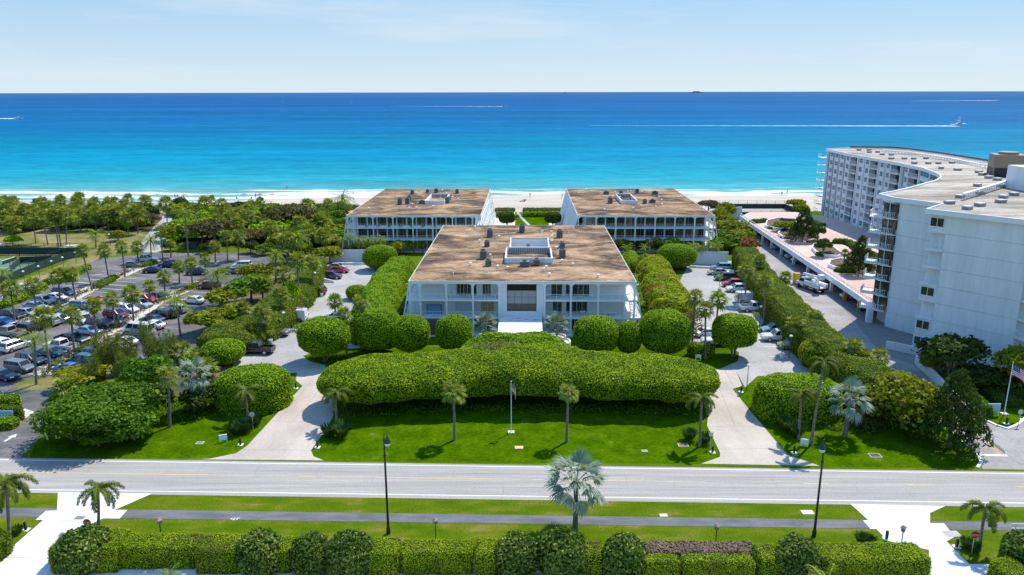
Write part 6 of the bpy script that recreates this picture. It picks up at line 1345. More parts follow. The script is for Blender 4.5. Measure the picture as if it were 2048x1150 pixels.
# understorey in the shade of hedges: one mass nobody could count
pts = []
def scat(poly, n, s_):
    P = np.array(XYs(poly)); mn, mxx = P.min(0), P.max(0); c = 0
    def ins(x, y):
        r_ = False; j = len(P) - 1
        for i in range(len(P)):
            if (P[i][1] > y) != (P[j][1] > y) and x < (P[j][0] - P[i][0]) * (y - P[i][1]) / (P[j][1] - P[i][1]) + P[i][0]: r_ = not r_
            j = i
        return r_
    while c < n:
        x, y = rng.uniform(mn, mxx)
        if ins(x, y): pts.append((x, y, s_)); c += 1
for poly, n in (([(660, 830), (700, 812), (1400, 812), (1400, 850), (1360, 830), (1000, 822), (720, 835)], 900), ([(1500, 815), (1700, 830), (1760, 870), (1560, 850)], 500), ([(330, 800), (460, 815), (600, 790), (560, 800), (440, 835), (300, 850)], 400), ([(1700, 770), (1900, 800), (1900, 860), (1760, 860)], 400), ([(1840, 740), (1960, 790), (2080, 780), (2080, 750), (1900, 735)], 500),
                ([(620, 715), (700, 708), (760, 705), (750, 720), (660, 728)], 250), ([(560, 650), (600, 645), (610, 668), (565, 665)], 120), ([(1500, 655), (1545, 645), (1550, 665), (1510, 668)], 120), ([(495, 690), (540, 680), (545, 692), (500, 700)], 120)): scat(poly, n, 0)
P = np.array([(x, y, .12) for x, y, _ in pts]); P = np.repeat(P, 7, 0) + rng.normal(0, .28, (len(P) * 7, 3)) * [1, 1, .45]; P[:, 2] = np.abs(P[:, 2]) + .03
N = unit(rng.normal(0, .5, P.shape) + [0, 0, 1]); me = np_mesh('ground_cover', leaves(P, N, .26).reshape(-1, 3), 4, [L_tree])
tag(link('ground_cover', me), 'dark leafy ground cover in the shade below the hedges', 'ground cover', kind='stuff')
# plants on the car park medians
pts2 = []
for Mx in MED:
    PP = catmull([(*p, 0, 0) for p in XYs(Mx)], 20)
    for p in PP[::1]:
        if rng.random() < .62: pts2.append((p[0] + rng.normal(0, .35), p[1] + rng.normal(0, .35)))
P = np.repeat(np.array([(x, y, .3) for x, y in pts2]), 60, 0) + rng.normal(0, .42, (len(pts2) * 60, 3)) * [1, 1, .4]; P[:, 2] = np.abs(P[:, 2]) + .13
me = np_mesh('median_plants', leaves(P, unit(rng.normal(0, .5, P.shape) + [0, 0, 1]), .24).reshape(-1, 3), 4, [L_brown]); tag(link('median_plants', me), 'dry low plants growing along the two car park medians', 'ground cover', kind='stuff')
# ---------------------------------------------------------------- the beach-side wood
def okwood(x, y):
    d = np.array([x, y, 0.0]) - _C; w = d @ _f; u = 1024 + FPX * (d @ _r) / w; v_ = 575 - FPX * (d @ _u) / w
    if y > 263 or u < -60: return None
    if x > -45 and y > 186: return None
    if u < 318 and v_ > 463: return None
    if 312 < u < 352: return None
    if 350 <= u < 560 and v_ > 488: return None
    if 560 <= u < 700 and v_ > 508: return None
    if u >= 700: return None
    return u, v_
KN = {'tree': ('mid green tree in the beach side wood', 'leafy_tree'), 'grape': ('yellow green sea grape in the beach side wood', 'sea_grape_tree'), 'dark': ('dark green tree in the beach side wood', 'leafy_tree'), 'brown': ('flat topped brownish tree in the beach side wood', 'leafy_tree'), 'hedgey': ('bright green tree in the beach side wood', 'leafy_tree')}
wood = []; gr = random.Random(5)
y = 196.0
while y < 263:
    x = -205 + gr.uniform(0, 5)
    while x < -40:
        xx, yy = x + gr.uniform(-1.8, 1.8), y + gr.uniform(-1.8, 1.8); o = okwood(xx, yy)
        if o: wood.append((xx, yy, o[0], o[1]))
        x += 5.5
    y += 5.2
for (x, y) in [(XY(u, v_)) for u, v_ in [(560, 500), (590, 512), (620, 500), (650, 515), (575, 525), (640, 480), (670, 500), (600, 485), (660, 530), (545, 492)]]: wood.append((x, y, 0, 0))
wk = []
for i, (x, y, u, v_) in enumerate(wood):
    q = gr.random(); far = y > 240
    if u < 330: kd = 'P' if q < .5 else ('grape' if q < .68 else ('hedgey' if q < .8 else ('dark' if q < .92 else 'brown')))
    else: kd = 'P' if q < .2 else ('brown' if q < .38 else ('grape' if q < .55 else ('tree' if q < .75 else ('dark' if q < .9 else 'hedgey'))))
    if kd == 'P':
        h = gr.uniform(4.0, 6.2) - (1.2 if far else 0); R_ = gr.uniform(2.2, 3.0); root = empty('cabbage_palm', 'cabbage palm', 'palm', (x, y, 0), 0, 'cabbage palms of the beach side wood'); wk.append(('P', x, y, root))
        link('trunk', TR[i % 5], root, sc=(.2, .2, h)); link('crown', CROWN['sabal'][i % 4], root, loc=(0, 0, h), rot=(0, 0, i), sc=(R_, R_, R_))
    else:
        rx = gr.uniform(3.4, 5.2); rz = rx * gr.uniform(.7, .9); zc = gr.uniform(2.0, 3.1) - (1.0 if far else 0); wk.append((kd, x, y, tree(kd, 0, 0, rx, rz, zc, KN[kd][0], 'trees of the beach side wood', name=KN[kd][1], world=(x, y))))
for kd in ('P', 'tree', 'grape', 'dark', 'brown', 'hedgey'):
    for bd, (ya, yb, bn) in enumerate(((0, 222, 'nearest'), (222, 243, 'middle'), (243, 999, 'seaward'))):
        W_ = [w for w in wk if w[0] == kd and ya <= w[2] < yb]; rk = ranks([w[1] / w[2] for w in W_])
        for i, w in enumerate(W_): w[3]['label'] = f"{'cabbage palm' if kd == 'P' else KN[kd][0].split(' in the')[0]} in {bn} third of beach side wood, {rk[i]} from left"
tree('brown', 425, 455, 7.5, 6.5, 5.0, 'wide umbrella shaped brown green tree beyond the car park', name='umbrella_tree'); tree('brown', 590, 425, 7.5, 6.5, 5.5, 'wide umbrella shaped tree in front of the beach, left of the left seaward house', name='umbrella_tree')
for k, (u, v_, r_, lab) in enumerate([(25, 480, 2.6, 'round bush on the near side of the park lawn above the tennis court'), (235, 470, 2.9, 'brownish bush at the right end of the park lawn'), (350, 472, 3.0, 'green bush right of the sandy path'), (415, 495, 2.4, 'low dark bush along the seaward drive, left'), (500, 494, 2.8, 'low dark bush along the seaward drive, middle'), (530, 497, 2.8, 'low dark bush along the seaward drive, right'), (340, 492, 2.2, 'low dark bush beyond the white pickup')]):
    tree(['hedgey', 'croton', 'tree', 'dark', 'dark', 'tree', 'dark'][k], u, v_, r_, r_ * .8, r_ * .6, lab, cat='shrub')
# dune scrub along the back of the beach on the left
P = []
for k in range(260): x = gr.uniform(-210, -38); P.append((x, 262.5 + gr.uniform(-3, 4.5)))
Pn = np.repeat(np.array([(x, y, .7) for x, y in P]), 90, 0) + rng.normal(0, .8, (len(P) * 90, 3)) * [1.3, 1, .5]; Pn[:, 2] = np.abs(Pn[:, 2] - .3) + .3
tag(link('dune_vegetation', np_mesh('dune_vegetation', leaves(Pn, unit(rng.normal(0, .5, Pn.shape) + [0, 0, 1]), .55).reshape(-1, 3), 4, [L_dune])), 'low scrub along the back of the beach', 'scrub', kind='stuff')
# ================================================================ vehicles
def paintmat():
    m, n, l, b = pbsdf('car_paint'); oi = n.new('ShaderNodeObjectInfo'); l.new(oi.outputs['Color'], b.inputs['Base Color'])
    b.inputs['Roughness'].default_value = .3; b.inputs['Coat Weight'].default_value = .7; b.inputs['Coat Roughness'].default_value = .05; b.inputs['Metallic'].default_value = .15; return m
M_paint = paintmat(); M_cglass = solid('car_glass', (.015, .022, .028), .05, spec=.9); M_tyre = M_black; M_rim = solid('wheel_rim', (.5, .5, .52), .3, metal=.8)
M_head = solid('headlamp_glass', (.75, .78, .8), .1); M_tail = solid('tail_lamp', (.4, .01, .01), .2)
def loft(mb, st, m=0):
    """st: x, half width, z bottom, z side, z top, top half width"""
    V = []; k = 8
    for (x, w, zb, zs, zt, tw) in st: V += [(x, -w * .9, zb), (x, -w, zb + .18), (x, -w, zs), (x, -tw, zt), (x, tw, zt), (x, w, zs), (x, w, zb + .18), (x, w * .9, zb)]
    F = [(i * k + j, i * k + (j + 1) % k, (i + 1) * k + (j + 1) % k, (i + 1) * k + j) for i in range(len(st) - 1) for j in range(k)]
    F.append(tuple(range(k - 1, -1, -1))); F.append(tuple((len(st) - 1) * k + j for j in range(k))); return mb.add(V, F, m)
def cabin(mb, x0, x1, t0, t1, w, tw, z0, z1, m, top=True):
    V = [(x0, -w, z0), (x1, -w, z0), (x1, w, z0), (x0, w, z0), (t0, -tw, z1), (t1, -tw, z1), (t1, tw, z1), (t0, tw, z1)]
    F = [(0, 1, 5, 4), (1, 2, 6, 5), (2, 3, 7, 6), (3, 0, 4, 7)] + ([(4, 5, 6, 7)] if top else []); return mb.add(V, F, m)
CARM = {}
def car_parts(kind):
    if kind in CARM: return CARM[kind]
    S = {'sedan': (4.7, .9, .95, 1.43, (-1.75, 1.15, -.95, .35)), 'suv': (4.7, .94, 1.1, 1.72, (-2.2, 1.2, -1.9, .45)), 'hatch': (4.2, .88, 1.0, 1.5, (-1.95, 1.1, -1.5, .35)),
         'minivan': (5.0, .97, 1.1, 1.75, (-2.35, 1.7, -2.1, .75)), 'pickup': (5.8, 1.0, 1.15, 1.9, (-.9, 1.25, -.75, .55)), 'van': (5.7, 1.0, 1.15, 2.15, (-2.78, 2.0, -2.7, 1.35)), 'passvan': (5.7, 1.0, 1.15, 2.1, (-2.78, 1.95, -2.68, 1.3)), 'box': (4.3, .92, 1.15, 1.72, (-2.05, 1.2, -1.95, .75))}[kind]
    L_, w, zb, zr, (c0, c1, t0, t1) = S; h = L_ / 2; B = MB()
    if kind == 'sedan': st = [(-h, w * .8, .35, .8, .84, w * .6), (-h + .15, w * .94, .28, .88, .97, w * .72), (-h + .9, w, .22, .86, 1.0, w * .8), (.9, w, .22, .82, .95, w * .82), (h - .6, w * .97, .24, .72, .82, w * .75), (h - .12, w * .88, .3, .62, .7, w * .66), (h, w * .76, .36, .55, .6, w * .6)]
    elif kind in ('van', 'passvan', 'minivan'): st = [(-h, w * .93, .35, zb - .1, zb, w * .86), (-h + .12, w, .28, zb - .1, zb, w * .9), (1.4, w, .26, zb - .12, zb, w * .88), (h - .7, w * .98, .28, .92, 1.02, w * .8), (h - .12, w * .9, .32, .74, .84, w * .7), (h, w * .8, .38, .62, .7, w * .64)]
    elif kind == 'pickup': st = [(-h, w * .97, .45, .78, .8, w * .93), (-1.05, w, .42, .78, .8, w * .95), (-1.0, w, .4, 1.05, 1.15, w * .9), (1.1, w, .4, 1.02, 1.13, w * .88), (h - .25, w * .97, .42, .92, 1.05, w * .84), (h, w * .86, .48, .8, .86, w * .76)]
    else: st = [(-h, w * .86, .4, zb - .15, zb - .05, w * .74), (-h + .15, w * .97, .3, zb - .12, zb, w * .84), (1.0, w, .26, zb - .14, zb, w * .86), (h - .55, w * .97, .28, .86, .98, w * .8), (h - .1, w * .88, .34, .72, .8, w * .7), (h, w * .78, .4, .62, .68, w * .62)]
    loft(B, st)
    if kind == 'pickup':     # bed walls
        for s_ in (-1, 1): B.box(-h + .08, s_ * w * .97, .8, -1.05, s_ * (w * .97 - .12), 1.17)
        B.box(-h, -w * .95, .8, -h + .1, w * .95, 1.17)
        B.box(-h + .12, -w * .84, .802, -1.06, w * .84, .83, 1)
    cw, ctw = w * .86, w * .7 if kind not in ('van', 'passvan', 'box') else w * .8
    Gm = MB()
    if kind == 'van':        # closed cargo sides, glass only in front
        cabin(B, c0, 1.0, t0, 1.0, w * .93, w * .84, zb - .03, zr, 0); B.box(-h + .25, -w * .84, zr - .01, 1.1, w * .84, zr + .02)
        cabin(Gm, .99, c1, .99, t1, w * .88, w * .8, zb - .02, zr - .12, 0); cabin(B, .98, t1 + .02, .98, t1 - .1, w * .82, w * .78, zr - .13, zr - .02, 0)
    else:
        cabin(Gm, c0, c1, t0, t1, cw, ctw, zb - .04, zr - .05, 0)
        cabin(B, t0 - .06, t1 + .08, t0 + .06, t1 - .08, ctw + .025, ctw - .07, zr - .075, zr, 0)
        for s_ in (-1, 1):   # pillars
            for (bx0, tx0) in ((c0, t0), (c1, t1)): B.beam((bx0, s_ * cw, zb - .03), (tx0, s_ * ctw, zr - .05), .09, .09)
            for f_ in ((.36, .7) if kind in ('suv', 'minivan', 'passvan', 'hatch', 'box') else (.5,)):
                a = c0 + (c1 - c0) * f_; b_ = t0 + (t1 - t0) * f_; B.beam((a, s_ * (cw + .005), zb - .03), (b_, s_ * (ctw + .005), zr - .05), .1, .07)
    B.box(h - .02, -w * .55, .42, h + .03, w * .55, .56, 1); B.box(-h - .03, -w * .7, .38, -h + .02, w * .7, .5, 1)
    for s_ in (-1, 1): B.cbox(c1 - .25, s_ * (w + .06), zb + .05, .2, .16, .13, 0)
    wr = .34 if kind in ('sedan', 'hatch', 'minivan', 'box') else .39
    Wm = MB(); Wm.tube((0, -.11, 0), (0, .11, 0), wr, n=14, m=0); Wm.tube((0, -.125, 0), (0, .125, 0), wr * .6, n=10, m=1)
    Hm = MB(); Hm.cbox(0, 0, 0, .14, .36, .15); Tm = MB(); Tm.cbox(0, 0, 0, .1, .22 if kind != 'pickup' else .15, .26)
    ax = h * .62
    CARM[kind] = dict(body=B.mesh('body', [M_paint, M_dark]), glass=Gm.mesh('window', [M_cglass]), wheel=Wm.mesh('wheel', [M_tyre, M_rim]), head=Hm.mesh('headlight', [M_head]), tail=Tm.mesh('taillight', [M_tail]), dims=(h, w, wr, ax, zb)); return CARM[kind]
PC = {'white': (.72, .73, .74), 'silver': (.42, .44, .47), 'grey': (.16, .17, .19), 'black': (.012, .013, .016), 'dark blue': (.015, .035, .09), 'blue': (.02, .09, .38), 'red': (.38, .015, .03), 'maroon': (.14, .012, .035), 'dark maroon': (.06, .015, .025), 'light blue': (.22, .34, .46), 'dark green': (.02, .045, .04), 'sage green': (.25, .3, .23), 'dark purple': (.06, .03, .08), 'cream': (.5, .46, .38), 'blue grey': (.14, .2, .28), 'teal': (.03, .11, .14), 'beige': (.36, .33, .28)}
KN2 = {'sedan': 'sedan', 'suv': 'SUV', 'hatch': 'hatchback', 'minivan': 'minivan', 'pickup': 'pickup truck', 'van': 'cargo van', 'passvan': 'passenger van', 'box': 'boxy compact SUV'}
def car(kind, color, u, v_, ang, label, group=None, world=None, z=.016):
    p = car_parts(kind); h, w, wr, ax, zb = p['dims']; x, y = world if world else XY(u, v_)
    root = empty('parked_car' if kind not in ('pickup', 'van', 'passvan') else {'pickup': 'pickup_truck', 'van': 'cargo_van', 'passvan': 'passenger_van'}[kind], label, {'pickup': 'pickup truck', 'van': 'van', 'passvan': 'van'}.get(kind, 'car'), (x, y, z), R(ang), group)
    c = PC[color]; link('body', p['body'], root, color=c); link('window', p['glass'], root)
    for sx_ in (-1, 1):
        for sy_ in (-1, 1): link('wheel', p['wheel'], root, loc=(sx_ * ax, sy_ * (w - .1), wr))
    for sy_ in (-1, 1):
        link('headlight', p['head'], root, loc=(h - .09, sy_ * w * .66, .7 if kind != 'pickup' else .9)); link('taillight', p['tail'], root, loc=(-h + .02, sy_ * w * .8, .82 if kind in ('sedan', 'pickup') else 1.0))
    return root
def cars(rowname, lst, group):
    for i, (k, c, u, v_, a) in enumerate(lst): car(k, c, u, v_, a, f'{c} {KN2[k]} {rowname}, {ORD[i]} from the camera end', group)
A1 = -17
cars('in the row left of the first median', [('sedan', 'blue', 8, 650, A1), ('suv', 'black', 26, 637, A1), ('sedan', 'silver', 55, 631, A1), ('sedan', 'light blue', 72, 618, A1), ('suv', 'silver', 88, 608, A1), ('sedan', 'white', 113, 600, A1), ('suv', 'dark blue', 129, 591, A1)], 'cars left of the first median')
cars('on the tennis fence side of the car park', [('hatch', 'white', 42, 581, 165)], 'cars by the tennis fence')
cars('in the row right of the first median', [('pickup', 'beige', 18, 672, 163), ('suv', 'black', 46, 664, 163), ('sedan', 'dark green', 74, 656, 163), ('suv', 'silver', 96, 650, 163), ('sedan', 'white', 116, 643, 163), ('sedan', 'blue grey', 136, 628, 163), ('suv', 'light blue', 155, 617, 163), ('sedan', 'red', 186, 606, 163)], 'cars right of the first median')
cars('in the row left of the second median', [('sedan', 'dark blue', 8, 758, A1), ('box', 'grey', 41, 742, A1), ('suv', 'dark blue', 63, 727, A1), ('sedan', 'teal', 104, 711, A1), ('pickup', 'white', 122, 700, 163), ('pickup', 'black', 146, 687, A1), ('sedan', 'light blue', 178, 668, A1), ('minivan', 'dark maroon', 201, 655, A1), ('suv', 'maroon', 233, 636, A1), ('suv', 'white', 254, 625, A1), ('suv', 'silver', 281, 615, A1), ('suv', 'red', 292, 604, A1), ('sedan', 'dark green', 319, 598, A1)], 'cars left of the second median')
cars('parked crosswise in the middle lane of the car park', [('suv', 'white', 8, 697, -22), ('suv', 'white', 33, 699, 70), ('suv', 'white', 172, 645, -50)], 'cars in the middle lane')
cars('in the row right of the second median', [('sedan', 'blue', 138, 744, 163), ('suv', 'teal', 165, 728, 163), ('suv', 'dark blue', 178, 716, 163), ('sedan', 'cream', 236, 700, 163), ('sedan', 'white', 250, 690, 163), ('suv', 'dark blue', 263, 680, 163), ('passvan', 'white', 278, 668, 163), ('sedan', 'white', 306, 656, 163), ('sedan', 'dark blue', 305, 645, 163), ('suv', 'black', 320, 636, 163), ('suv', 'black', 338, 633, 163), ('suv', 'silver', 352, 625, 163), ('sedan', 'white', 388, 606, 163)], 'cars right of the second median')
cars('in the far rows of the car park', [('sedan', 'dark blue', 309, 545, 8), ('sedan', 'grey', 268, 534, -5), ('suv', 'dark blue', 338, 534, 185), ('pickup', 'white', 292, 524, -4), ('suv', 'dark blue', 395, 549, 5), ('suv', 'maroon', 419, 577, 170), ('hatch', 'grey', 474, 547, 10), ('suv', 'white', 484, 536, 185)], 'cars in the far rows of the car park')
LC = [('pickup', 'black', 512, 706, 175, 'black pickup truck with raised tail lights at the near end of the left court, nosed into the hedge'), ('pickup', 'grey', 545, 671, -4, 'old grey pickup truck with pale hood facing out, in the left court'), ('suv', 'sage green', 557, 647, 176, 'sage green SUV beside the white cargo van in the left court'),
      ('van', 'white', 584, 641, 176, 'white cargo van with a ladder rack in the left court'), ('suv', 'black', 630, 588, 178, 'black SUV half hidden by a flowering bed in the left court'), ('suv', 'dark purple', 663, 557, -2, 'dark purple SUV near the far end of the left court'), ('sedan', 'red', 678, 545, -3, 'bright red sedan at the far end of the left court'), ('sedan', 'silver', 674, 538, -3, 'silver sedan behind the red sedan at the far end of the left court'),
      ('sedan', 'black', 700, 668, 20, 'black car under the shade between clipped tree and broad hedge'), ('sedan', 'light blue', 714, 676, 200, 'pale car half hidden by the boxy clipped tree, in the shade'), ('hatch', 'white', 671, 640, 170, 'white hatchback peeping out behind the round clipped tree')]
for t in LC: rr = car(*t[:5], t[5], 'cars in the left parking court'); 
RC = [('suv', 'light blue', 1442, 540, 178, 'pale blue SUV farthest away in the right court'), ('sedan', 'beige', 1436, 549, 180, 'beige sedan second from the far end of the right court'), ('suv', 'black', 1450, 560, 182, 'black SUV behind the small palm in the right court'), ('suv', 'red', 1466, 573, 178, 'red SUV in the right court'), ('suv', 'white', 1475, 583, 180, 'white SUV beside the red SUV'), ('van', 'white', 1500, 605, 0, 'tall white cargo van in the right court'),
      ('pickup', 'white', 1510, 622, 0, 'white pickup truck with its bed towards the drive in the right court'), ('pickup', 'white', 1558, 681, 178, 'white pickup truck facing the drive, open door side, near end of the right court'), ('suv', 'light blue', 1550, 666, 178, 'pale blue SUV behind the facing white pickup'), ('suv', 'silver', 1586, 697, 180, 'silver SUV nearest to the camera in the right court'), ('sedan', 'white', 1416, 672, 10, 'white sedan between the palms left of the right court tree'), ('pickup', 'white', 1438, 690, 175, 'white truck hidden behind the broad clipped tree'), ('suv', 'blue', 1582, 672, 0, 'blue vehicle in the shade of the olive hedge')]
for t in RC: car(*t[:5], t[5], 'cars in the right parking court')
# rack on the cargo van
x, y = XY(584, 641); r_ = empty('ladder_rack', 'red and white ladder rack on the roof of the white cargo van in the left court', 'rack', (x, y, 2.2), R(176)); mb = MB()
for s_ in (-.7, .7): mb.beam((-2.4, s_, .3), (1.2, s_, .3), .06)
mb.build('rail', M_red, r_); mb = MB()
for q in (-2.2, -1.1, 0, 1.0): mb.beam((q, -.75, .26), (q, .75, .26), .05); mb.beam((q, -.7, 0), (q, -.7, .26), .05); mb.beam((q, .7, 0), (q, .7, .26), .05)
mb.build('crossbar', M_lgray, r_)
# bucket truck on the tower road
x, y = XY(1622, 580); tr_ = empty('utility_truck', 'white utility truck with folded lift boom parked on the tower road', 'truck', (x, y, .016), R(107))
mb = MB(); mb.box(-3.6, -1.1, .75, 1.2, 1.1, 1.05, 0); mb.build('chassis', M_dark, tr_)
mb = MB()
for s_ in (-1, 1): mb.box(-3.5, s_ * 1.18, 1.051, 1.0, s_ * .65, 2.0)
mb.box(-3.5, -.64, 1.051, 1.0, .64, 1.25); mb.build('utility_body', M_trim, tr_)
mb = MB(); loft(mb, [(1.25, 1.1, .6, 1.5, 1.55, 1.0), (2.6, 1.1, .6, 1.5, 1.55, 1.0), (3.5, 1.05, .6, 1.2, 1.35, .9), (3.9, .95, .7, 1.0, 1.1, .8)]); cabin(mb, 1.3, 2.3, 1.35, 2.2, 1.02, .92, 2.2, 2.45, 0); mb.build('cab', M_trim, tr_)
mb = MB(); cabin(mb, 1.28, 2.75, 1.32, 2.3, 1.03, .95, 1.5, 2.3, 0); mb.build('window', M_cglass, tr_)
mb = MB(); mb.tube((-1.6, 0, 1.25), (-1.6, 0, 2.6), .35, n=10); mb.beam((-1.6, 0, 2.6), (2.6, .1, 2.95), .35, .4); mb.beam((2.6, .1, 3.0), (-2.6, .3, 3.3), .3, .35); mb.build('boom', M_trim, tr_)
MB().box(-3.4, -.3, 2.9, -2.4, .8, 3.9).build('bucket', M_trim, tr_)
for q in (-2.3, 2.6):
    for s_ in (-1, 1): MB().tube((q, s_ * 1.12, .5), (q, s_ * .8, .5), .5, n=14).build('wheel', M_black, tr_)
for s_ in (-1, 1): bx('taillight', (-3.62, s_ * .9 - .1, 1.1, -3.52, s_ * .9 + .1, 1.3), M_tail, tr_)
mb = MB(); mb.box(-.6, -.5, 0, .6, .5, 2.4); x, y = XY(1592, 568); tag(mb.build('equipment_box', solid('yellow_box', (.62, .36, .02), .6), loc=(x, y, .02)), 'yellow equipment box standing before the utility truck', 'box')
mb = MB(); mb.box(-.6, -.5, 0, .6, .5, 2.0); x, y = XY(1600, 566); tag(mb.build('equipment_box', solid('navy_box', (.01, .03, .15), .6), loc=(x + .4, y - .6, .02)), 'dark blue box right of the yellow box before the utility truck', 'box')
# cars under the plaza
for k, (u, v_, c) in enumerate([(1514, 470, 'white'), (1540, 489, 'red'), (1547, 495, 'black'), (1553, 500, 'silver'), (1578, 518, 'white'), (1590, 526, 'white'), (1634, 555, 'blue grey'), (1650, 566, 'silver'), (1690, 599, 'white'), (1722, 620, 'black')]):
    x, y = XY(u, v_); car('sedan', c, 0, 0, 3, f'{c} sedan parked under the raised plaza, {ORD[k]} bay from the sea', 'cars under the plaza', world=(x + 1.6, y + .5), z=.02)
# blue sheet stretched over something by the hedge, court furniture
a = XY(1475, 568); mb = MB(); mb.add([(a[0], a[1], 2.0), (a[0] + 3.4, a[1] + 1, 2.7), (a[0] + 3.6, a[1] - 1, 1.6), (a[0], a[1], 1.96), (a[0] + 3.4, a[1] + 1, 2.66), (a[0] + 3.6, a[1] - 1, 1.56)], [(0, 2, 1), (3, 4, 5), (0, 1, 4, 3), (1, 2, 5, 4), (2, 0, 3, 5)])
tag(mb.build('tarpaulin', solid('blue_tarp', (.16, .28, .42), .6)), 'blue tarpaulin stretched out behind the red SUV in the right court', 'tarpaulin')
for k, (u, v_) in enumerate([(1439, 583), (1476, 614), (1511, 652), (1564, 717), (609, 623), (541, 688), (643, 593)]):
    x, y = XY(u, v_); mb = MB(); mb.lathe([(.28, 0), (.4, .75), (.33, .75), (.31, .6)], 12); tag(mb.build('plant_pot', M_trim, loc=(x, y + .1, .01)), ['white plant pot in the right court farthest from the camera', 'white plant pot in the right court beside the cargo van', 'white plant pot in the right court below the white pickup', 'white plant pot nearest to the camera in the right court', 'white plant pot in the left court beyond the cargo van', 'white plant pot beside the grey pickup of the left court', 'white plant pot by the flowers of the left court'][k], 'plant pot')

# ================================================================ street furniture
def lamp(u, v_, h, label, lean=0):
    x, y = XY(u, v_); r_ = empty('street_lamp', label, 'street lamp', (x, y, 0)); M = solid('dark_green_pole', (.03, .045, .042), .45, metal=.4)
    mb = MB(); mb.lathe([(.2, 0), (.2, .5), (.13, .7), (.11, 2), (.085, h - .6), (.07, h - .55)], 10); mb.build('pole', M, r_)
    mb = MB(); s_ = lean
    mb.lathe([(.12, h - 2.3), (.15, h - 2.2), (.12, h - 2.1)], 8); mb.tube((0, 0, h - .6), (s_ * .05, -.1, h + .1), .05, .04, 6); mb.tube((s_ * .05, -.1, h + .1), (s_ * .35, -.5, h + .15), .04, n=6); mb.tube((0, 0, h - 1.6), (s_ * .3, -.4, h - .9), .03, n=5); mb.tube((s_ * .3, -.4, h - .9), (s_ * .35, -.5, h + .1), .03, n=5); mb.build('arm', M, r_)
    c = (s_ * .4, -.55, h - .75); hd = MB(); hd.lathe([(.06, .75), (.1, .6), (.3, .2), (.33, .12), (.3, .1)], 12, c=c); q = hd.build('lamp_shade', M, r_)
    MB().lathe([(.28, .1), (.27, 0), (.2, -.18), (.06, -.25)], 12, c=c).build('lamp_glass', solid('lamp_glass', (.62, .64, .6), .15, spec=.8), q)
lamp(777, 1067, 10.2, 'tall dark street lamp left of the middle, rising from the hedge verge', 1); lamp(1628, 1072, 9.8, 'tall dark street lamp on the right, rising from the hedge verge', -1)
def pole(name, u, v_, h, r0, mat, label, cat, base=True):
    x, y = XY(u, v_); r_ = empty(name, label, cat, (x, y, 0)); MB().tube((0, 0, 0), (0, 0, h), r0, r0 * .6, 8).build('pole', mat, r_)
    if base: MB().box(-.4, -.35, 0, .4, .35, .18).build('base', M_kerb, r_)
    MB().lathe([(.03, h), (.09, h + .06), (.09, h + .12), (.02, h + .17)], 8).build('finial', M_lineY, r_); return r_
def flag(root, h, w, fh, droop, rz=0):
    mb = MB(); K = 10; NS = 13
    def P(i, j):
        t = i / K; s_ = j / NS; x = w * t * (1 - droop * .75 * t) ; z = h - fh * s_ - droop * w * .75 * t ** 1.3 - .25 * t * t * w * (1 - droop); y = .12 * math.sin(t * 7 + s_ * 2) * (1 + droop); return (x + .04, y, z)
    for i in range(K):
        for j in range(NS):
            m_ = 2 if (j < 7 and i < 4) else (0 if j % 2 == 0 else 1)
            mb.add([P(i, j), P(i, j + 1), P(i + 1, j + 1), P(i + 1, j)], [(0, 1, 2, 3)], m_)
    mb.v = mb.v + [(x, y + .012, z) for x, y, z in mb.v]; n0 = len(mb.v) // 2; mb.f += [tuple(i + n0 for i in f[::-1]) for f in mb.f]; mb.m += mb.m
    fo = mb.build('flag', [solid('flag_red', (.5, .03, .05), .8), solid('flag_white', (.72, .72, .72), .8), solid('flag_blue', (.02, .03, .16), .8)], root, rot=(0, 0, rz))
    st = MB()
    for a in range(4):
        for b_ in range(3):
            p = P(a * .9 + .6, b_ * 2 + 1.2); st.cbox(p[0], p[1] - .012, p[2], .07, .01, .07)
    st.build('star', M_trim, fo, rot=(0, 0, 0))
p1 = pole('flagpole', 1022.5, 866, 6.6, .06, M_trim, 'white flagpole with a limp striped flag in the middle of the front lawn', 'flagpole'); flag(p1, 6.35, 1.5, 1.0, .95, 0)
p2 = pole('flagpole', 2008, 829, 7.0, .07, M_trim, 'flagpole with a flag blowing to the right at the tower entrance', 'flagpole'); flag(p2, 6.7, 2.4, 1.35, .4, R(-15))
for k, (u, v_, lab) in enumerate([(325, 1082, 'left brick topped post light rising behind the bottom hedge'), (872, 1082, 'middle post light rising behind the bottom hedge'), (1430, 1094, 'post light standing among the bare twigs of the bottom hedge'), (1800, 1098, 'right post light rising out of the long bottom hedge block')]):
    x, y = XY(u, v_ + 8); r_ = empty('post_light', lab, 'post light', (x, y, 0)); MB().tube((0, 0, 0), (0, 0, 2.15), .045, n=6).build('post', M_dark, r_)
    MB().lathe([(.14, 2.15), (.2, 2.2), (.24, 2.55), (.34, 2.58), (.08, 2.78)], 4).build('lantern', solid('copper_lantern', (.35, .24, .2), .5), r_)
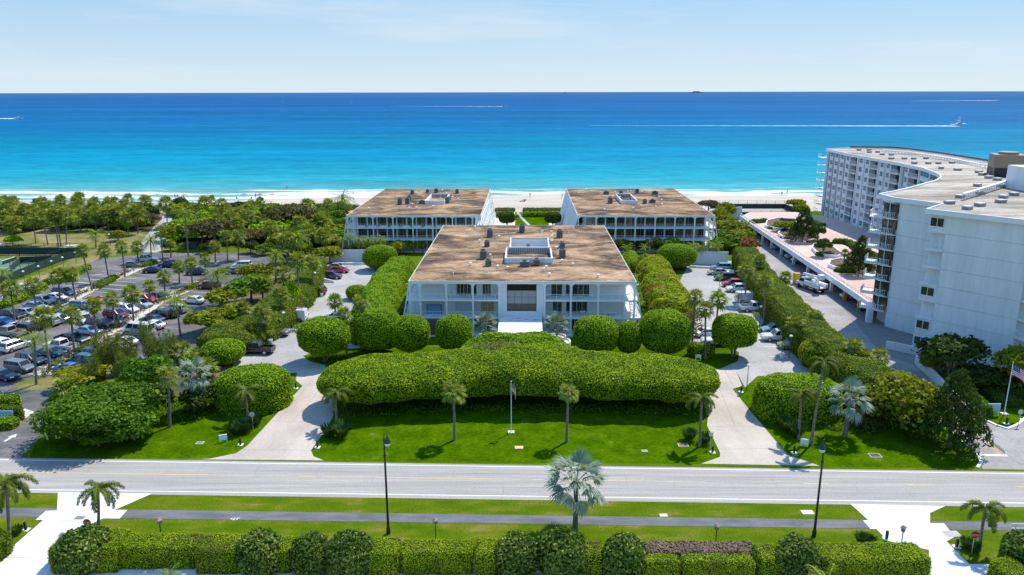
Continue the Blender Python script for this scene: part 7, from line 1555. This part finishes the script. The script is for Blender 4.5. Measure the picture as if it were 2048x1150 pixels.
# stop signs and road signs
def sign(name, u, v_, h, r_s, label, face, txt=None, sides=8, rz=0, back=False):
    x, y = XY(u, v_); r_ = empty(name, label, 'sign', (x, y, 0), rz); MB().box(-.03, -.03, 0, .03, .03, h).build('post', M_lgray, r_)
    mb = MB(); V = []
    for yy in (-.05, -.035): V += [(r_s * math.cos(math.pi / sides + 2 * math.pi * i / sides), yy, h + r_s * math.sin(math.pi / sides + 2 * math.pi * i / sides)) for i in range(sides)]
    mb.add(V, [tuple(range(sides)), tuple(range(2 * sides - 1, sides - 1, -1))] + [(i, (i + 1) % sides, (i + 1) % sides + sides, i + sides) for i in range(sides)]); pl = mb.build('plate', face, r_)
    if txt: letters(txt, r_s * .62, M_trim, pl, (0, -.056, h - r_s * .28), R(90))
    return r_
def letters(txt, size, mat, parent, loc, rx, rz=0):
    cu = D.curves.new('lettering', 'FONT'); cu.body = txt; cu.size = size; cu.align_x = 'CENTER'; cu.extrude = .004; cu.materials.append(mat); o = D.objects.new('lettering', cu); col.objects.link(o); o.parent = parent; o.location = loc; o.rotation_euler = (rx, 0, rz)
    bpy.context.view_layer.update(); me = D.meshes.new_from_object(o.evaluated_get(bpy.context.evaluated_depsgraph_get())); q = link('lettering', me, parent, loc=loc, rot=(rx, 0, rz)); D.objects.remove(o); q.name = 'lettering'; return q
sign('stop_sign', 1943, 1108, 1.95, .38, 'red stop sign beside the right white driveway', M_red, 'STOP')
sign('stop_sign', 181, 1085, 2.1, .38, 'red stop sign peeping over the glossy bush at the left white driveway', M_red, 'STOP')
sign('road_sign', 1940, 905, 1.9, .38, 'grey back of a sign at the right end of the front lawn by the tower entrance', M_lgray)
sign('road_sign', 2036, 852, 1.9, .35, 'grey back of a round sign on the tower entrance island', M_lgray)
sign('road_sign', 1420, 897, 1.8, .32, 'grey sign on the right edge of the front lawn beside the drive', M_lgray, sides=4)
sign('road_sign', 507, 862, 2.2, .35, 'pale back of a sign beside the left entrance drive', M_lgray)
def board(name, u, v_, w, h, z0, label, mats, rz=0, cat='sign', d=.12):
    x, y = XY(u, v_); r_ = empty(name, label, cat, (x, y, 0), rz); mb = MB(); mb.box(-w / 2, -d / 2, z0, w / 2, d / 2, z0 + h); mb.build('panel', mats, r_)
    if z0 > .1:
        for s_ in (-1, 1): bx('post', (s_ * w * .42 - .05, -.04, 0, s_ * w * .42 + .05, .04, z0), M_trim, r_)
    return r_
board('house_sign', 447, 884, .9, .7, .25, 'small white house sign on the lawn left of the ornamental grass', M_trim, R(25)); board('house_sign', 1608, 893, .9, .7, .25, 'small white house sign at the foot of the plume palm on the right lawn', M_trim, R(-20))
b_ = board('house_sign', 1985, 832, 1.6, 1.0, .7, 'small pale blue sign in front of the lime shrub at the tower entrance', solid('pale_blue_sign', (.35, .5, .62), .6)); board('house_sign', 1396, 722, .9, .5, .5, 'small white sign on the island right of the long hedge', M_trim)
ps = board('park_sign', -12, 846, 5.2, 1.3, .35, 'long pale blue park sign with white lettering in the hedge at the left edge', solid('park_sign_blue', (.2, .42, .55), .6), cat='sign'); letters('OCEAN PARK', .62, M_trim, ps, (.3, -.075, .85), R(90)); 
for k, (u, v_) in enumerate([(101, 880), (107, 876)]): pass
x, y = XY(104, 878); r_ = empty('signpost_frame', 'white posts of a small empty sign frame at the edge of the shade of the spreading tree', 'sign frame', (x, y, 0), R(15)); bx('post', (-.55, -.07, 0, -.4, .07, 2.2), M_trim, r_); bx('post', (.4, -.07, 0, .55, .07, 2.6), M_trim, r_); bx('board', (-.39, -.04, 1.2, .39, .04, 2.0), M_trim, r_)
# path lights, covers, boxes
for k, (u, v_, lab) in enumerate([(481, 890, 'left of the left entrance drive'), (635, 895, 'at the left tip of the front lawn'), (592, 777, 'beside the left drive below the block hedge'), (1425, 905, 'at the right tip of the front lawn'), (1482, 784, 'beside the right drive below the lamp'), (1588, 906, 'under the tall leaning palm'), (1913, 1094, 'beside the right white driveway'), (52, 1060, 'beside the left white driveway'), (2013, 848, 'on the tower entrance island'), (1773, 1078, 'at the left corner of the right white driveway')]):
    x, y = XY(u, v_); r_ = empty('bollard_light', f'short black bollard light on a white pad {lab}', 'bollard light', (x, y, 0), 0); MB().box(-.3, -.3, 0, .3, .3, .05).build('pad', M_trim, r_); MB().box(-.1, -.1, .05, .1, .1, .85).build('post', M_dark, r_)
for k, (u, v_, w, d, mt, lab) in enumerate([(1038, 895, .8, .55, M_yel, 'small framed utility cover with coloured lid on the front lawn'), (1366, 890, 1.0, .7, solid('rust_lid', (.3, .12, .08), .7), 'reddish brown utility cover left of the right lawn palm'), (1750, 911, 1.1, .8, M_dark, 'storm grate with white frame on the right lawn'), (1903, 1068, 1.3, .8, M_gray, 'large utility cover in the right white driveway'), (1327, 1031, .6, .4, M_kerb, 'small pale cover on the grass strip above the footpath'), (1615, 1025, 1.0, .6, M_trim, 'white cover on the grass strip left of the right street lamp'), (160, 1036, .9, .5, M_gray, 'grey cover in the left white driveway'), (1289, 902, .5, .35, M_gray, 'tiny grey cover on the front lawn'), (400, 886, .7, .5, M_gray, 'tiny grey cover on the left lawn')]):
    x, y = XY(u, v_); r_ = empty('utility_cover', lab, 'utility cover', (x, y, 0), 0); MB().box(-w / 2 - .08, -d / 2 - .08, 0, w / 2 + .08, d / 2 + .08, .04).build('frame', M_kerb, r_); MB().box(-w / 2, -d / 2, .04, w / 2, d / 2, .052).build('lid', mt, r_)
for k, (u, v_, lab) in enumerate([(292, 1149, 'left'), (872, 1140, 'middle'), (1432, 1148, 'right')]):
    x, y = XY(u, v_ - 6); tag(MB().lathe([(.14, 0), (.14, .1), (.06, .14)], 10).build('ground_lamp', M_trim, loc=(x, y - .1, .01)), f'small round white ground lamp at the foot of the bottom hedge, {lab}', 'ground lamp')
mb = MB(); x, y = XY(1760, 1066); 
# bike rack by the footpath at the right edge
x, y = XY(2040, 1065); r_ = empty('bike_rack', 'bent white pipe rail beside the footpath at the right edge', 'rail', (x, y, 0)); mb = MB(); mb.tube((-.9, 0, .9), (1.5, 0, .9), .035, n=6); mb.tube((-.9, 0, .45), (1.5, 0, .45), .035, n=6); mb.tube((-.9, 0, .45), (-1.1, 0, .67), .035, n=6); mb.tube((-1.1, 0, .67), (-.9, 0, .9), .035, n=6); mb.build('rail', M_trim, r_)
for q in (-.5, 1.0): MB().tube((q, 0, 0), (q, 0, .9), .03, n=6).build('post', M_lgray, r_)
# court lamps
for k, (u, v_, h, lab) in enumerate([(1493, 782, 3.6, 'slim post lamp on the tip of lawn beside the right entrance drive'), (632, 580, 3.5, 'slim post lamp in the bed near the swooping wall'), (570, 668, 3.6, 'slim post lamp beside the sage green SUV'), (531, 684, 3.4, 'slim post lamp near the grey pickup'), (1481, 610, 3.2, 'slim post lamp by the cargo van of the right court'), (1519, 652, 3.4, 'slim post lamp by the right court pickup'), (1578, 716, 3.4, 'slim post lamp nearest to the camera in the right court'), (14, 640, 4, 'dark post lamp beside the row of cars at the left edge'),
                                (50, 568, 2.6, 'first white globe lamp of the tennis hedge from the left'), (80, 557, 2.6, 'second white globe lamp of the tennis hedge from the left'), (106, 546, 2.6, 'third white globe lamp of the tennis hedge from the left'), (128, 538, 2.6, 'fourth white globe lamp of the tennis hedge from the left'), (153, 527, 2.6, 'fifth white globe lamp of the tennis hedge from the left'), (221, 492, 3, 'white globe lamp at the edge of the park lawn')]):
    x, y = XY(u, v_); r_ = empty('post_lamp', lab, 'lamp', (x, y, 0)); MB().tube((0, 0, 0), (0, 0, h), .05, .04, 6).build('pole', M_dark, r_); MB().lathe([(.08, h), (.24, h + .08), (.26, h + .22), (.1, h + .38)], 10).build('lamp_head', M_trim, r_)
psr = ranks([122, 193, 210, 246, 300, 315, 240, 103, 128, 158])
for k, (u, v_) in enumerate([(122, 618), (193, 590), (210, 575), (246, 655), (300, 628), (315, 603), (240, 650), (103, 735), (128, 722), (158, 706)]):
    x, y = XY(u, v_); r_ = empty('parking_sign', f'small teal and white parking sign on a car park median, {psr[k]} from left', 'sign', (x, y, .13), R(-20), 'parking signs on the medians'); bx('post', (-.03, -.03, 0, .03, .03, 1.5), M_lgray, r_); bx('plate', (-.2, -.05, 1.1, .2, -.031, 1.7), solid('teal_sign', (.2, .42, .38), .5), r_)
# picnic shelter tables in the park
for k, (u, v_) in enumerate([(148, 496), (12, 493)]):
    x, y = XY(u, v_); r_ = empty('picnic_table', ['white picnic table on the park lawn above the tennis court', 'white picnic table at the left edge of the park lawn'][k], 'table', (x, y, 0), R(10)); bx('tabletop', (-2.2, -.5, .72, 2.2, .5, .8), M_trim, r_)
    for s_ in (-1, 1): bx('bench_board', (-2.2, s_ * .8 - .16, .42, 2.2, s_ * .8 + .16, .48), M_trim, r_); bx('leg', (s_ * 1.6 - .05, -.8, 0, s_ * 1.6 + .05, .8, .42), M_gray, r_)
x, y = XY(385, 497); tag(MB().box(-1.6, -.9, 0, 1.6, .9, 1.5).box(-1.7, -1, 1.5, 1.7, 1, 1.62).build('rubbish_container', solid('dark_bin', (.03, .05, .05), .6), loc=(x, y, 0)), 'dark rubbish container beside the seaward drive', 'container')

# ================================================================ beach: umbrellas and people; boats at sea
def person(u, v_, shirt, label, pose=0, world=None, z=None):
    if world: x, y = world
    else: x, y = XY(u, v_)
    zz = .95 if z is None else z
    sk = [(0, 0, .95), (0, 0, 1.25), (0, 0, 1.5), (0, 0, 1.62), (.11, 0, .9), (.13, .05 + .1 * pose, .48), (.14, .02, .06), (.14, -.12, .03), (-.11, 0, .9), (-.13, -.1 * pose, .48), (-.14, .12 * pose, .06), (-.14, -.12 + .12 * pose, .03), (.2, 0, 1.42), (.27, .02, 1.15), (.3, -.12, .92), (-.2, 0, 1.42), (-.27, .02, 1.15), (-.3, -.1, .92), (0, -.01, 1.78)]
    ed = [(0, 1), (1, 2), (2, 3), (3, 18), (0, 4), (4, 5), (5, 6), (6, 7), (0, 8), (8, 9), (9, 10), (10, 11), (2, 12), (12, 13), (13, 14), (2, 15), (15, 16), (16, 17)]
    rd = [.14, .13, .13, .055, .1, .07, .045, .04, .1, .07, .045, .04, .065, .045, .035, .065, .045, .035, .1]
    me = D.meshes.new('person'); me.from_pydata(sk, ed, []); o = D.objects.new('person', me); col.objects.link(o); mo = o.modifiers.new('skin', 'SKIN'); 
    for i, v in enumerate(me.skin_vertices[0].data): v.radius = (rd[i], rd[i]); v.use_root = (i == 0)
    sb = o.modifiers.new('smooth', 'SUBSURF'); sb.levels = sb.render_levels = 1
    me.materials.append(solid('skin_tone', (.4, .25, .17), .7)); o.location = (x, y, zz); o.rotation_euler = (0, 0, u * .37); tag(o, label, 'person')
    mb = MB(); mb.lathe([(.18, .78), (.17, .95), (.16, 1.1), (.2, 1.42), (.1, 1.5)] if pose < 2 else [(.18, .75), (.17, .95)], 10); mb.build('swimwear', shirt, o); MB().lathe([(.11, 1.78), (.12, 1.86), (.04, 1.91)], 8).build('hair', M_boot, o)
PP = [(1563, 396, M_dark, 'person standing on the sand near the water beyond the green court fence'), (1574, 385, M_dark, 'person wading in the foam right of the pair on the sand'), (351, 402, M_dark, 'person standing by the water beyond the sandy path'), (356, 402, M_red, 'person in red beside another at the water edge'), (368, 402, M_blue, 'person in blue at the water edge'), (392, 403, M_trim, 'person in white at the water edge right of the group'), (512, 401, M_red, 'person standing near the blue beach umbrella'), (574, 376, M_dark, 'swimmer standing in the surf left of the long breaker'), (1060, 399, M_dark, 'person standing on the sand beyond the garden'), (1124, 401, M_red, 'person on the sand left of the right seaward roof')]
for i, p in enumerate(PP): person(p[0], p[1], p[2], p[3], pose=i % 2, z=(.95 if p[1] > 390 else -.6))
for k, (u, v_, c, w_) in enumerate([(295, 405, (.55, .08, .1), 'red and white'), (318, 404, (.12, .4, .62), 'light blue'), (497, 401, (.05, .22, .55), 'blue'), (535, 398, (.5, .05, .08), 'red'), (557, 399, (.6, .2, .2), 'small pink'), (447, 402, (.15, .5, .65), 'pale turquoise'), (376, 403, (.6, .3, .1), 'orange')]):
    x, y = XY(u, v_); y = min(y, 282); r_ = empty('beach_umbrella', f'{w_} beach umbrella on the sand behind the wood', 'umbrella', (x, y, .98)); MB().tube((0, 0, 0), (0, 0, 2.2), .03, n=6).build('pole', M_trim, r_)
    mb = MB(); n8 = 8; V = [(0, 0, 2.3)] + [(1.4 * math.cos(i * .785), 1.4 * math.sin(i * .785), 1.85) for i in range(8)]; mb.add(V, [(0, i + 1, (i + 1) % 8 + 1) for i in range(0, 8, 2)], 0); mb.add(V, [(0, i + 1, (i + 1) % 8 + 1) for i in range(1, 8, 2)], 1)
    mb.build('canopy', [solid('umbrella_%d' % k, c, .7), M_trim if 'white' in w_ else solid('umbrella_%d' % k, c, .7)], r_)
for k, (u, v_) in enumerate([(326, 405), (333, 405), (480, 402), (506, 402), (520, 401), (1042, 409), (1048, 409)]):
    x, y = XY(u, v_); y = min(y, 283); r_ = empty('beach_chair', f'dark low beach chair on the sand, {ORD[k]} from left', 'chair', (x, y, 1.0), R(k * 40), 'beach chairs'); bx('seat', (-.6, -.3, .25, .5, .3, .31), M_dark, r_); MB().beam((-.6, 0, .3), (-1.0, 0, .85), .6, .05).build('backrest', M_dark, r_)
M_wake = solid('wake_foam', (.66, .74, .78), .6)
def boat(u, v_, L_, label, head=0, tower_=False, flip=1):
    x, y = XY(u, v_, -.45); r_ = empty('motor_boat', label, 'boat', (x, y, -.5), head); w = L_ * .14; h = L_ * .1; mb = MB()
    st = [(-L_ * .5, w, 0, h * .8), (0, w, 0, h), (L_ * .3, w * .7, 0, h * 1.25), (L_ * .5, .05, h * .6, h * 1.5)]; V = []
    for (a, b_, z0, z1) in st: V += [(a * flip, -b_ * .6, z0), (a * flip, b_ * .6, z0), (a * flip, b_, z1), (a * flip, -b_, z1)]
    mb.add(V, [(i * 4 + j, i * 4 + (j + 1) % 4, (i + 1) * 4 + (j + 1) % 4, (i + 1) * 4 + j) for i in range(3) for j in range(4)] + [(0, 1, 2, 3)]); mb.build('hull', M_trim, r_)
    mb = MB(); cabin(mb, -L_ * .12, L_ * .2, -L_ * .1, L_ * .1, w * .7, w * .6, h, h * 2.0, 0); mb.build('cabin', M_trim, r_, sc=(flip, 1, 1)); mb = MB(); cabin(mb, -L_ * .11, L_ * .205, -L_ * .09, L_ * .12, w * .72, w * .65, h * 1.35, h * 1.75, 0, top=False); mb.build('window', M_glass, r_, sc=(flip, 1, 1))
    if tower_:
        mb = MB()
        for s_ in (-1, 1):
            for q in (-.1, .06): mb.beam((q * L_, s_ * w * .5, h * 2), (q * L_ * .3, s_ * w * .2, h * 5.2), .12)
        mb.box(-L_ * .09, -w * .5, h * 3, L_ * .07, w * .5, h * 3.15); mb.box(-L_ * .05, -w * .35, h * 5.2, L_ * .05, w * .35, h * 5.4); mb.build('tuna_tower', M_trim, r_)
        for s_ in (-1, 1): MB().beam((-L_ * .05, s_ * w, h * 1.2), (-L_ * .3, s_ * w * 2, h * 6), .06).build('outrigger', M_trim, r_)
def wake(u0, u1, v_, v1, w0, w1, label):
    a = G(u0, v_, -.42); c = G(u1, v1, -.42); K = 90; mb = MB(); g = random.Random(int(u0)); L = []
    for k in range(K + 1): t = k / K; w = w0 + (w1 - w0) * t; j = g.uniform(.55, 1.15) * (1 - .45 * t); L.append((a[0] + (c[0] - a[0]) * t, a[1] + (c[1] - a[1]) * t + g.uniform(-.1, .1) * w, w * j))
    mb.add([(x, y - w, -.40) for x, y, w in L] + [(x, y + w, -.40) for x, y, w in L], [(k, k + 1, K + 2 + k, K + 1 + k) for k in range(K)])
    tag(mb.build('boat_wake', M_wake), label, 'wake', kind='stuff')
boat(1917, 251, 19, 'white sport fishing boat with a tall tower, bow to the right, near the right side', tower_=True); wake(1915, 1180, 252, 251, 9, 1.2, 'long white wake trailing left behind the sport fishing boat')
boat(1010, 213, 15, 'white motor boat heading right in the middle of the sea'); wake(1008, 780, 212.8, 212, 18, 3, 'white wake behind the middle motor boat')
boat(36, 237, 13, 'white motor boat at the far left of the sea'); wake(34, -60, 237, 237, 18, 12, 'white wake behind the far left motor boat')
boat(1990, 201, 16, 'distant white boat near the right end of the horizon'); wake(1988, 1820, 201, 202, 30, 8, 'thin wake behind the distant right boat')
boat(563, 204, 20, 'tiny distant boat left of the middle below the horizon'); boat(702, 206, 14, 'faint distant boat right of the tiny left boat')
x, y = XY(1394, 185.6, -.45); r_ = empty('cargo_ship', 'faint grey cargo ship on the horizon right of the middle', 'ship', (x, y, -.5)); k_ = y / 12000; MB().box(-90 * k_, -14, 0, 90 * k_, 14, 12 * k_).build('hull', M_gray, r_); MB().box(-60 * k_, -10, 12 * k_, 40 * k_, 10, 24 * k_).build('deck_cargo', M_gray, r_)
x, y = XY(1130, 186, -.45); r_ = empty('cargo_ship', 'very small ship on the horizon near the middle', 'ship', (x, y, -.5)); k_ = y / 12000; MB().box(-25 * k_, -14, 0, 25 * k_, 14, 9 * k_).build('hull', M_gray, r_); MB().box(-15 * k_, -8, 9 * k_, -3 * k_, 8, 15 * k_).build('bridge', M_gray, r_)
